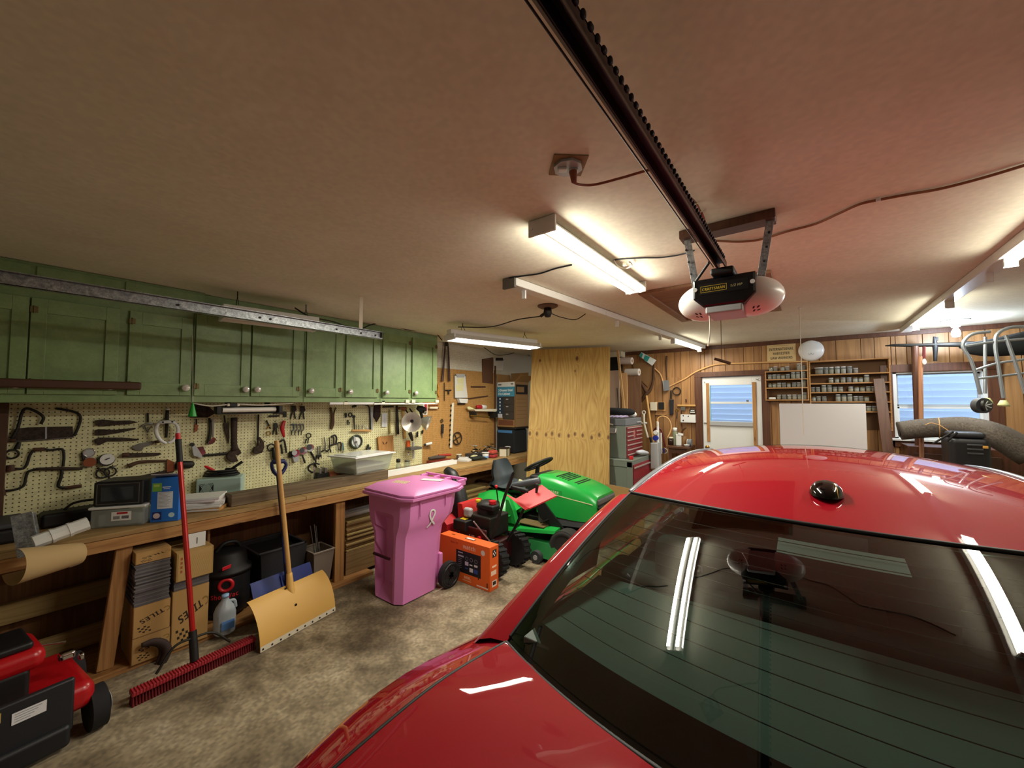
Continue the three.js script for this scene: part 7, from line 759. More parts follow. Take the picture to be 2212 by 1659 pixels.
// ---- sign, clock, jar shelf ----
{
  const t = labelTex(512, 384, '#cdb27e', (g) => { g.fillStyle = '#8a7248'; g.font = '22px sans-serif'; g.textAlign = 'center'; g.fillRect(120, 44, 270, 8); g.fillStyle = '#1a1410'; g.font = 'bold 64px sans-serif'; g.save(); g.translate(256, 150); g.scale(0.86, 1.15); g.fillText('INTERNATIONAL', 0, 0); g.restore(); g.save(); g.translate(256, 240); g.scale(0.86, 1.15); g.fillText('HARVESTER', 0, 0); g.restore(); g.save(); g.translate(256, 335); g.scale(0.86, 1.15); g.fillText('UAW WORKERS', 0, 0); g.restore(); });
  const a = onZ(1656, 741, ZB + 0.006), c = onZ(1720, 781, ZB + 0.006), w = c.x - a.x, h = 0.245, m = V((a.x + c.x) / 2, 2.28, ZB + 0.001);
  thing('wall_sign', 'tan sign lettered INTERNATIONAL HARVESTER UAW WORKERS', 'sign', [['board', mat('#b89a66', 0.7), bx(m.x - w / 2, m.x + w / 2, m.y - h / 2, m.y + h / 2, ZB + 0.001, ZB + 0.008, 0.001)], ['lettering', printMat(t, 0.7), faceQuad(m, V(1, 0, 0), V(0, 1, 0), w - 0.004, h - 0.004, 0.0082, V(0, 0, 1))]]);
  const p = onZ(1752, 757, ZB + 0.03);
  thing('smoke_alarm', 'round white wall disc with a small oval emblem', 'wall disc', [['dome', M.whiteGloss, aim(lathe([[0, 0], [0.13, 0], [0.132, 0.012], [0.11, 0.035], [0.05, 0.05], [0, 0.052]], V(0, 0, 0), 36), V(p.x, p.y, ZB + 0.001), V(0, 0, 1))], ['emblem', M.darkGrey, (() => { const g = new THREE.TorusGeometry(0.026, 0.0025, 6, 24); g.scale(1, 0.65, 1); g.translate(p.x, p.y - 0.04, ZB + 0.049); return g; })()], ['emblem_core', M.lightGrey, (() => { const g = new THREE.SphereGeometry(0.012, 12, 8); g.scale(1, 0.6, 0.3); g.translate(p.x, p.y - 0.04, ZB + 0.05); return g; })()]]);
}
{
  const wood = texMat(scaled(woodTex(701, [188, 140, 86], [150, 104, 58]), 3, 0.8, Math.PI / 2), 0.65), z0 = ZB + 0.001, z1 = ZB + 0.1;
  const xl = -0.435, xm = 0.0, xm2 = 0.018, xr = 0.745;
  const left = [2.03, 1.925, 1.815, 1.66], right = [2.135, 1.97, 1.86, 1.75, 1.635, 1.52];
  const lb = left.map((y) => ['shelf', wood, bx(xl, xm, y - 0.014, y, z0, z1, 0.001)]), rb = right.map((y) => ['shelf', wood, bx(xm2 + 0.014, xr, y - 0.014, y, z0, z1, 0.001)]);
  thing('jar_shelf', 'shallow wooden jar rack with three tiers beside the back door', 'shelf', [...lb, ['side', wood, bx(xl - 0.012, xl, 1.646, 2.03, z0, z1, 0.001)], ['side', wood, bx(xm - 0.002, xm + 0.012, 1.646, 2.13, z0, z1, 0.001)], ['back', mat('#5a3c1e', 0.8), bx(xl, xm, 1.66, 2.016, z0, z0 + 0.004)]]);
  thing('jar_shelf', 'tall wooden jar rack with five tiers beside the window', 'shelf', [...rb, ['side', wood, bx(xm2, xm2 + 0.014, 1.3, 2.135, z0, z1, 0.001)], ['side', wood, bx(xr, xr + 0.013, 1.3, 2.135, z0, z1, 0.001)], ['back', mat('#54381c', 0.8), bx(xm2 + 0.014, xr, 1.3, 2.121, z0, z0 + 0.004)]]);
  // jars: one of each size, then clones
  const r = rng(21), fills = ['#a89a80', '#8a7a64', '#b4ac9c', '#6a6054', '#b8a488'].map((c) => mat(c, 0.7));
  function makeJar(R, h, lidM, fillM) { return thing('screw_jar', 'small glass jar of hardware standing in the wall racks', 'jar', [['glass', M.jarGlass, lathe([[0, 0], [R, 0], [R, h * 0.8], [R * 0.8, h * 0.9], [R * 0.8, h * 0.93]], V(0, 0, 0), 16)], ['contents', fillM, lathe([[0, 0.003], [R * 0.92, 0.003], [R * 0.92, h * 0.62], [0, h * 0.66]], V(0, 0, 0), 14)], ['lid', lidM, lathe([[0, h * 0.93], [R * 0.9, h * 0.86], [R * 0.9, h], [0, h]], V(0, 0, 0), 16)]], 'hardware jars in the wall racks'); }
  const protos = []; for (let i = 0; i < 5; i++) protos.push([makeJar(0.024, 0.06, [M.lightGrey, M.white, M.brass][i % 3], fills[i]), false], [makeJar(0.025, 0.085, [M.white, M.lightGrey, M.dullSteel][i % 3], fills[(i + 2) % 5]), false]);
  const tier = (y) => ({ 2.03: 'top board', 1.925: 'first tier', 1.815: 'second tier', 1.66: 'third tier', 1.97: 'first tier', 1.86: 'second tier', 1.75: 'third tier', 1.635: 'fourth tier', 1.52: 'lowest tier' })[y];
  const put = (u, y, big, i) => { const lab = `${big ? 'taller' : 'small'} hardware jar, ${ORD[i]} from the back door on the ${tier(y)} of the ${u < 1745 ? 'three' : 'five'}-tier rack`, x = onZ(u, 820, ZB + 0.055).x, k = Math.floor(r() * 5) * 2 + (big ? 1 : 0), e = protos[k], p = V(x, y + 0.0005, ZB + 0.055 + (r() - 0.5) * 0.02); if (!e[1]) { e[1] = true; place(e[0], p).userData.label = lab; } else dup(e[0], p, r() * 3, lab); };
  const row = (us, y, bigs = []) => us.forEach((u, i) => put(u, y, bigs.includes(i), i));
  row([1666, 1676, 1691, 1701, 1727, 1738], 2.03, [4]);
  row([1663, 1672.5, 1682, 1692, 1702, 1713.5, 1724, 1736], 1.925, [5, 6, 7]);
  row([1663, 1673, 1683, 1693, 1703.5, 1715, 1725, 1737], 1.815, [7]);
  row([1682, 1693, 1704, 1715, 1726, 1738], 1.66, [5]);
  row([1785, 1796.5, 1809.5, 1822.5, 1836, 1849], 1.97, [0, 1, 2, 3, 4]);
  row([1795, 1808, 1821, 1834, 1847, 1859, 1872], 1.86, [6]);
  row([1755, 1766, 1779, 1791, 1803, 1815, 1837, 1850, 1862.5, 1875, 1887], 1.75, [2, 3]);
  row([1756, 1767, 1779, 1809, 1821.5, 1834, 1847, 1858, 1870], 1.635, [3, 4, 5]);
  row([1780, 1806, 1830, 1850, 1874, 1886], 1.52, []);
  for (const e of protos) if (!e[1]) { scene.remove(e[0]); }
  thing('wide_jar', 'wide glass tub with a white lid on the five-tier rack', 'jar', [['glass', M.jarGlass, lathe([[0, 0], [0.042, 0], [0.042, 0.07]], V(onZ(1769, 800, ZB + 0.055).x, 1.9705, ZB + 0.055), 20)], ['contents', fills[1], lathe([[0, 0.003], [0.038, 0.003], [0.038, 0.05], [0, 0.05]], V(onZ(1769, 800, ZB + 0.055).x, 1.9705, ZB + 0.055), 18)], ['lid', M.white, lathe([[0, 0.071], [0.044, 0.071], [0.044, 0.084], [0, 0.084]], V(onZ(1769, 800, ZB + 0.055).x, 1.9705, ZB + 0.055), 20)]]);
  thing('white_cloth_wad', 'folded white wad on the lowest tier of the three-tier rack', 'cloth', [['wad', M.paper, bc(0.08, 0.028, 0.05, V(onZ(1668, 856, ZB + 0.06).x, 1.6755, ZB + 0.055), 0.012)]]);
}
{ // boards leaning by the jar rack
  thing('dark_plank', 'dark brown plank leaning against the five-tier jar rack', 'plank', [['plank', M.trimBrown, bar(onZ(1925, 1000, -6.0).setY(0.02).add(V(0.02, 0, 0.25)), onZ(1898, 818, -6.13), 0.095, 0.025, V(0, 0, 1))]]);
  thing('small_peg', 'small pale wooden peg hung beside the five-tier rack', 'peg', [['peg', M.woodLight, BACK(0.03).stroke([[1917, 795, 3], [1921, 816, 3]], 3)]]);
}
{ // white panel standing behind the car, and the hanging strings
  const z = -5.3, a = onZ(1683, 869.5, z), b = onZ(1870, 874, z);
  thing('whiteboard', 'plain white panel standing between the car and the jar racks', 'panel', [['panel', mat('#dcdde2', 0.3), bx(a.x, b.x, 0.002, a.y - 0.012, z - 0.03, z, 0.003)], ['foot', M.lightGrey, [bx(a.x + 0.05, a.x + 0.11, 0.002, 0.03, z - 0.2, z + 0.14, 0.003), bx(b.x - 0.11, b.x - 0.05, 0.002, 0.03, z - 0.2, z + 0.14, 0.003)]]]);
  const s = V(0.03, YC, -5.0); const p = onY(1727, 665, YC);
  thing('parking_string', 'thin pale string hanging from the ceiling in front of the white panel', 'string', [['string', M.cordWhite, cyl(p, V(onX(1738, 960, p.x).x, 1.35, p.z), 0.004, 0.004, 6)], ['eyelet', M.white, lathe([[0, 0], [0.012, 0], [0.01, -0.012], [0, -0.014]], p)]]);
  const q = onY(1557, 690, YC), q2 = q.clone(); q2.y = onX(1557, 775, q.x).y;
  thing('door_release_cord', 'thin cord with a dark wooden pull bar near the back door', 'pull cord', [['cord', M.brown, cyl(q, V(q.x, q2.y, q.z), 0.003, 0.003, 6)], ['pull_bar', M.woodDark, sweep([V(q.x, q2.y - 0.02, q.z).addScaledVector(RT, -0.07).add(V(0, 0.025, 0)), V(q.x, q2.y - 0.02, q.z).addScaledVector(RT, 0.08).add(V(0, -0.02, 0))], [0.014, 0.015], 8, 1)]]);
}
// ---- right end: walker, stand, carpet roll, machine ----
{
  const z = -5.75, pole0 = onZ(1982, 962, z), pole1 = onZ(1988, 770, z);
  thing('wooden_pole', 'upright reddish wooden pole in front of the back window', 'pole', [['pole', texMat(scaled(woodTex(721, [176, 128, 96], [140, 92, 62]), 6, 0.7), 0.55), cyl(V(pole0.x, 0.003, z), pole1, 0.02, 0.018)], ['red_tag', M.darkRed, cyl(pole1.clone().add(V(0.03, 0.1, 0)), pole1.clone().add(V(0.025, -0.02, 0)), 0.012)], ['white_tag', M.white, new THREE.SphereGeometry(0.02, 10, 8).scale(0.8, 1.6, 0.8).translate(pole1.x + 0.025, pole1.y - 0.06, z + 0.01)]]);
  const bz = -5.95, q = (u, v) => onZ(u, v, bz);
  thing('cross_rack', 'dark crossbar stand with an upright clamp before the back window', 'stand', [['crossbar', M.darkSteel, sweep([q(1912, 747), q(1930, 746), q(1972, 746), q(2010, 745), q(2078, 744)], [0.006, 0.014, 0.018, 0.02, 0.026], 9, 3)], ['post', M.trimBrown, cyl(q(1976, 748), V(q(1976, 748).x, 1.1705, bz), 0.03, 0.034)], ['clamp', M.black, [sweep([q(2018, 727), q(2020, 748), q(2020, 780)], [0.01, 0.022, 0.014], 9, 3), cyl(q(2023, 728), q(2023, 736), 0.012)]], ['head', M.black, sweep([q(2075, 744), q(2100, 748)], [0.04, 0.05], 10, 2)]]);
  // dark bundle behind the walker
  thing('dark_bundle', 'long black folded bundle hung behind the walker', 'bundle', [['bundle', M.clothBlack, sweep([onZ(2085, 752, -5.6), onZ(2130, 752, -5.6), onZ(2212, 742, -5.6), onZ(2290, 735, -5.6)], [0.05, 0.08, 0.11, 0.1], 10, 4)]]);
  const wz = -4.9, w = (u, v, d = 0) => onZ(u, v, wz + d), tb = (p, r = 0.0125) => tube(p, r, 40, 8);
  const alu = mat('#b9c4cf', 0.25, 0.85);
  thing('walking_frame', 'aluminium walking frame with wheels hung high before the window', 'walking frame', [['front_tube', alu, tb([w(2118, 852), w(2098, 780), w(2080, 748), w(2084, 735), w(2100, 722), w(2140, 716)])], ['front_tube', alu, tb([w(2168, 860), w(2158, 800), w(2150, 740), w(2156, 720), w(2180, 708), w(2225, 706)])], ['rear_tube', alu, tb([w(2128, 850, -0.3), w(2128, 760, -0.3), w(2128, 728, -0.3)], 0.012)], ['side_tube', alu, tb([w(2172, 724), w(2195, 790), w(2215, 850)])], ['cross_tube', alu, [tb([w(2106, 800), w(2150, 786), w(2215, 776)], 0.009), tb([w(2110, 818), w(2165, 812), w(2215, 806)], 0.009), tb([w(2082, 748), w(2150, 738), w(2215, 732)], 0.01)]], ['leg_tip', mat('#d6dda0', 0.6), lathe([[0, 0], [0.035, 0], [0.03, 0.02], [0.016, 0.05], [0, 0.05]], w(2168, 878))], ['leg_tip', mat('#d6dda0', 0.6), lathe([[0, 0], [0.035, 0], [0.03, 0.02], [0.016, 0.05], [0, 0.05]], w(2133, 872, -0.3))], ['wheel', M.darkGrey, cyl(w(2120, 876).add(V(-0.012, 0, -0.02)), w(2120, 876).add(V(0.012, 0, 0.02)), 0.062, 0.062, 26), null, [['hub', M.black, cyl(w(2120, 876).add(V(0.0, 0, 0.02)), w(2120, 876).add(V(0.013, 0, 0.026)), 0.045)], ['spoke', M.lightGrey, [0, 1, 2, 3].map((i) => { const a = i * 0.785 + 0.3, c = w(2120, 876).add(V(0.012, 0, 0.026)); return cyl(c.clone().add(V(Math.cos(a) * 0.04, Math.sin(a) * 0.04, 0)), c.clone().add(V(-Math.cos(a) * 0.04, -Math.sin(a) * 0.04, 0)), 0.004, 0.004, 6); })]]]]);
  // carpet roll
  const cz = -5.6, c = (u, v, d = 0) => onZ(u, v, cz + d);
  thing('carpet_roll', 'rolled brown-grey carpet lying across below the window', 'carpet roll', [['roll', texMat(scaled(blotchTex(733, [[74, 66, 60], [92, 84, 76], [108, 100, 90]], { n: 40 }), 3, 3), 0.95), sweep([c(1942, 931), c(1985, 926), c(2040, 923), c(2090, 924, 0.1), c(2150, 940, 0.2), c(2230, 985, 0.25)], [0.092, 0.094, 0.095, 0.1, 0.105, 0.11], 20, 5)], ['end_spiral', M.darkGrey, cyl(c(1941.5, 931), c(1941, 931), 0.06)], ['twine', M.cordTan, [tube([c(1999, 918, 0.11), c(2010, 914, 0.115), c(2028, 918, 0.115), c(2048, 930, 0.115)], 0.004, 24), (() => { const g = new THREE.TorusGeometry(0.099, 0.004, 6, 28); g.rotateY(1.45); const p = c(2028, 924); g.translate(p.x, p.y, p.z); return g; })()]]]);
  thing('roll_rest', 'dark wooden cabinet below the window carrying the carpet roll', 'cabinet', [['cabinet', M.trimBrown, bx(0.82, 2.3, 0.002, 1.17, -6.2, -5.8, 0.006)], ['door', M.woodDark, bx(0.86, 1.45, 0.08, 1.1, -5.8, -5.785, 0.003)]]);
  // black machine
  const mz = -4.95, m = (u, v) => onZ(u, v, mz);
  const p0 = m(2050, 946), p1 = m(2145, 985);
  thing('black_machine', 'black wheeled machine with a ribbed case beside the carpet roll', 'machine', [['case', M.blackPlastic, bx(p0.x, p1.x, 0.35, p0.y, mz - 0.3, mz, 0.04)], ['top_cover', mat('#2a2d33', 0.35), bx(p0.x + 0.02, p1.x - 0.02, p0.y, p0.y + 0.05, mz - 0.28, mz - 0.02, 0.025)], ['rib', M.darkGrey, [0, 1, 2].map((i) => bx(p0.x + 0.1, p1.x - 0.05, p0.y - 0.06 - i * 0.035, p0.y - 0.045 - i * 0.035, mz - 0.004, mz + 0.012, 0.004))], ['indicator', M.amber, bc(0.03, 0.02, 0.01, m(2128, 966).add(V(0, 0, 0.01)), 0.002)], ['handle_rod', M.black, [cyl(m(2016, 958), m(2060, 932), 0.008), cyl(m(2045, 953), m(2068, 934), 0.008)]], ['base', M.darkGrey, bx(p0.x - 0.12, p1.x, 0.1, 0.36, mz - 0.3, mz - 0.02, 0.03)], ['wheel', M.rubber, [p0.x + 0.02, p1.x - 0.05].map((x) => cyl(V(x - 0.02, 0.1, mz - 0.1), V(x + 0.02, 0.1, mz - 0.1), 0.1, 0.1, 22))]]);
}

// ================= overhead =================
{ // garage door opener
  const zf = -1.87, L = onZ(1497, 640, zf), R = onZ(1632, 625, zf), cx = (L.x + R.x) / 2, w = R.x - L.x, yt = onZ(1560, 596, zf).y, yb = onZ(1560, 668, zf).y, white = mat('#e2e0dc', 0.3), blk = mat('#0c0e12', 0.25);
  const prof = (k) => [[-w / 2 * k, yt], [w / 2 * k, yt], [w / 2 * k, yb + 0.06], [w / 2 * 0.66 * k, yb + 0.02], [-w / 2 * 0.66 * k, yb + 0.02], [-w / 2 * k, yb + 0.06]];
  const body = extrude(prof(1).map(([x, y]) => [x + cx, y]), 0.27, 0.008).translate(0, 0, zf - 0.27);
  const dome = (s) => { const g = new THREE.SphereGeometry(1, 28, 20); const p = g.attributes.position; for (let i = 0; i < p.count; i++) { let x = p.getX(i), y = p.getY(i), z = p.getZ(i); if (x * s < -0.15) x = -0.15 * s; p.setXYZ(i, x, y, z); } g.computeVertexNormals(); g.scale(0.125, 0.085, 0.125); g.rotateZ(-0.04 * s); g.translate(cx + s * (w / 2 - 0.03), (yt + yb) / 2, zf - 0.15); return g; };
  const t = labelTex(512, 128, '#0c0e12', (g) => { g.strokeStyle = '#b89a2c'; g.lineWidth = 6; g.strokeRect(24, 30, 270, 70); g.fillStyle = '#c4a832'; g.font = 'bold 44px sans-serif'; g.fillText('CRAFTSMAN', 36, 82, 246); g.fillStyle = '#b0a070'; g.font = 'bold italic 40px sans-serif'; g.fillText('1/2 HP', 326, 80, 140); });
  const vents = []; for (const s of [-1, 1]) for (let i = 0; i < 4; i++) { const d = V(s * (0.12 + (i % 2) * 0.14), -0.75 - (i >> 1) * 0.12, 0.62 - (i >> 1) * 0.16).normalize(), n = V(d.x / 0.125, d.y / 0.085, d.z / 0.125).normalize(); vents.push(aim(bc(0.006, 0.003, 0.013, V(0, 0, 0)), V(cx + s * (w / 2 - 0.03) + d.x * 0.125, (yt + yb) / 2 + d.y * 0.085, zf - 0.15 + d.z * 0.125), n)); }
  thing('door_opener', 'white and black garage door opener motor lettered CRAFTSMAN 1/2 HP', 'door opener', [['body', blk, body], ['lamp_cover', white, dome(-1), 'white plastic light cover'], ['lamp_cover', white, dome(1), 'white plastic light cover'], ['lettering', printMat(t, 0.35), faceQuad(V(cx, (yt + yb) / 2 + 0.025, zf), V(1, 0, 0), V(0, 1, 0), w * 0.8, w * 0.2, 0.0015, V(0, 0, 1))], ['lower_panel', M.lightGrey, bx(cx - w * 0.3, cx + w * 0.3, yb - 0.012, yb + 0.02, zf - 0.2, zf - 0.005, 0.008)], ['screw', M.white, [-1, 1].map((s) => cyl(V(cx + s * w * 0.46, yb + 0.1, zf), V(cx + s * w * 0.46, yb + 0.1, zf + 0.004), 0.009))], ['vent', M.black, vents], ['antenna_wire', M.cordWhite, tube([V(cx - 0.06, yb, zf - 0.03), V(cx - 0.058, yb - 0.05, zf - 0.03), V(cx - 0.062, yb - 0.12, zf - 0.03), V(cx - 0.068, yb - 0.15, zf - 0.03)], 0.003, 20)]]);
  // hanger board and straps
  const hb = onY(1580, 520, YC);
  thing('opener_bracket', 'brown board and perforated steel straps holding the door opener', 'bracket', [['board', M.trimBrown, bx(cx - 0.19, cx + 0.19, YC - 0.04, YC - 0.001, zf - 0.16, zf - 0.07, 0.003)], ['strap', M.galv, bar(V(cx - 0.16, YC - 0.04, zf - 0.1), V(cx - 0.13, yt, zf - 0.12), 0.03, 0.004, V(0, 0, 1))], ['strap', M.galv, bar(V(cx + 0.17, YC - 0.04, zf - 0.1), V(cx + 0.13, yt, zf - 0.12), 0.03, 0.004, V(0, 0, 1))], ['brace', M.black, cyl(V(cx - 0.12, yt + 0.01, zf - 0.06), V(cx - 0.045, yt + 0.06, zf + 0.03), 0.006)], ['hole', M.black, [0, 1, 2].flatMap((i) => [-1, 1].map((s) => cyl(V(cx + s * (0.165 - i * 0.01), YC - 0.09 - i * 0.06, zf - 0.1), V(cx + s * (0.165 - i * 0.01), YC - 0.09 - i * 0.06, zf - 0.096), 0.005, 0.005, 8)))]]);
  const ry = yt + 0.045, links = []; for (let i = 0; i < 130; i++) links.push(bc(0.008, 0.011, 0.014, V(cx + 0.022, ry + 0.003, zf + 0.1 + i * 0.0255), 0.004, 0, i % 2 ? 1.57 : 0));
  thing('opener_rail', 'long dark steel opener rail with its drive chain running overhead', 'rail', [['rail', mat('#2a2530', 0.35, 0.6), [bx(cx - 0.015, cx - 0.012, ry - 0.012, ry + 0.02, zf - 0.02, ZF - 0.1), bx(cx + 0.011, cx + 0.014, ry - 0.012, ry + 0.02, zf - 0.02, ZF - 0.1), bx(cx - 0.015, cx + 0.014, ry + 0.016, ry + 0.02, zf - 0.02, ZF - 0.1)]], ['flange', M.dullSteel, [bx(cx - 0.02, cx - 0.015, ry - 0.014, ry - 0.011, zf - 0.02, ZF - 0.1), bx(cx + 0.014, cx + 0.017, ry - 0.014, ry - 0.011, zf - 0.02, ZF - 0.1)]], ['chain', mat('#1c1820', 0.5, 0.5), links], ['return_cable', M.black, cyl(V(cx - 0.034, ry, zf), V(cx - 0.034, ry, ZF - 0.12), 0.002, 0.002, 6)], ['sprocket_cover', M.black, bc(0.09, 0.03, 0.12, V(cx, yt + 0.02, zf - 0.04), 0.01)]]);
  // ceiling outlet with its square patch, and the orange cord
  const o = onY(1227, 356, YC), tilt = 0.6;
  thing('ceiling_outlet', 'octagonal ceiling outlet on a brown square patch', 'outlet', [['patch', mat('#8e7350', 0.9), bc(0.115, 0.004, 0.115, V(o.x, YC - 0.0025, o.z), 0, tilt + 0.1)], ['plate', M.lightGrey, new THREE.CylinderGeometry(0.048, 0.05, 0.01, 8).translate(o.x, YC - 0.0095, o.z)], ['socket', M.white, [bc(0.03, 0.008, 0.022, V(o.x - 0.015, YC - 0.018, o.z + 0.012), 0.003, tilt), bc(0.03, 0.008, 0.022, V(o.x + 0.012, YC - 0.018, o.z - 0.016), 0.003, tilt)]]]);
  const pl = onY(1232, 372, YC - 0.03), cordR = mat('#8a4a34', 0.65);
  const pts = [V(o.x + 0.012, YC - 0.03, o.z - 0.014), onY(1237, 392, YC - 0.06), onY(1275, 400, YC - 0.045), onY(1340, 385, YC - 0.03), onY(1400, 368, YC - 0.012), onY(1440, 362, YC - 0.012), onY(1462, 384, YC - 0.02), onY(1480, 415, YC - 0.02), onY(1504, 440, YC - 0.012), onY(1514, 460, YC - 0.012)];
  thing('extension_cord', 'reddish brown power cord stapled from the ceiling outlet to the opener', 'cord', [['plug', cordR, cyl(V(o.x + 0.012, YC - 0.022, o.z - 0.014), V(o.x + 0.016, YC - 0.06, o.z - 0.012), 0.014, 0.009)], ['cord', cordR, tube(pts, 0.0045, 80)], ['loop_end', mat('#a03a2c', 0.6), sweep([onY(1514, 460, YC - 0.02), onY(1519, 485, YC - 0.03), onY(1522, 510, YC - 0.06)], [0.008, 0.014, 0.009], 8, 4)], ['hook', M.cream, [[1440, 362], [1504, 440], [1514, 458]].map(([u, v]) => tube([onY(u - 5, v + 2, YC - 0.002), onY(u, v, YC - 0.022), onY(u + 6, v - 2, YC - 0.002)], 0.0028, 10))]]);
  thing('ceiling_cable', 'brown cable stapled across the ceiling from the opener over the car', 'cable', [['cable', M.cordBrown, tube([[1545, 520], [1600, 522], [1640, 518], [1700, 500], [1760, 484], [1810, 462], [1860, 440], [1897, 432], [1960, 420], [2030, 408], [2120, 385], [2230, 352]].map(([u, v]) => onY(u, v, YC - 0.008)), 0.0055, 90)], ['staple', M.white, bc(0.014, 0.016, 0.006, onY(1897, 431, YC - 0.009), 0.002)]]);
  thing('ceiling_cable', 'thin dark wire stapled from the opener board to the strip light', 'wire', [['wire', M.darkGrey, tube([[1500, 541], [1470, 550], [1430, 556], [1390, 557], [1340, 560], [1325, 562]].map(([u, v]) => onY(u, v, YC - 0.005)), 0.004, 50)]]);
  thing('short_white_cord', 'short coiled white cord with a plug on the ceiling by the strip light', 'cord', [['cord', M.cordWhite, tube([[1325, 562], [1336, 576], [1350, 580], [1364, 574], [1360, 566]].map(([u, v]) => onY(u, v, YC - 0.02)), 0.005, 40)], ['plug', M.cream, bc(0.025, 0.02, 0.018, onY(1350, 571, YC - 0.02), 0.005)]]);
  thing('batten_feed_wire', 'dark wire feeding the long batten across the ceiling', 'wire', [['wire', M.black, tube([[1100, 600], [1130, 596], [1165, 591], [1200, 580], [1235, 572]].map(([u, v]) => onY(u, v, YC - 0.006)), 0.005, 40)]]);
  thing('cabinet_wire', 'black cord sagging along the top of the green cabinets', 'wire', [['wire', M.black, tube([onX(637, 665, -3.3), onX(665, 682, -3.32), onX(720, 695, -3.45), onX(775, 712, -3.56), onX(800, 702, -3.57), onX(828, 698, -3.57), onX(880, 712, -3.57), onX(940, 720, -3.57), onX(955, 735, -3.6)], 0.006, 60)]]);
  thing('fixture_wire', 'thin dark wire sagging below the lit shop light to the carton', 'wire', [['wire', M.darkSteel, tube([[950, 730], [1000, 742], [1040, 748], [1070, 766], [1100, 765], [1120, 760], [1144, 768]].map(([u, v]) => onX(u, v, -3.85)), 0.005, 60)]]);
}
{ // horizontal steel door track hung from the ceiling by a strap
  const x = -2.72, y = 2.155, zE = -1.865;
  thing('door_track', 'galvanised steel garage door track with a hanging strap', 'door track', [['web', M.galv, bx(x - 0.003, x, y - 0.03, y + 0.03, zE, ZF - 0.35)], ['flange', M.galv, [bx(x, x + 0.028, y + 0.027, y + 0.03, zE, ZF - 0.35), bx(x, x + 0.028, y - 0.03, y - 0.027, zE, ZF - 0.35), bx(x + 0.025, x + 0.028, y - 0.03, y - 0.018, zE, ZF - 0.35)]], ['hanger_strap', M.cream, bx(x - 0.006, x - 0.003, y - 0.01, YC - 0.001, -1.71, -1.68)], ['bolt', M.darkSteel, [-1.5, -1.695, -1.82, -1.0, -1.06, -0.6].map((z) => cyl(V(x, y, z), V(x + 0.006, y, z), 0.007, 0.007, 8))], ['end_stop', M.dullSteel, bx(x - 0.003, x + 0.028, y - 0.03, y + 0.03, zE - 0.003, zE)]]);
}

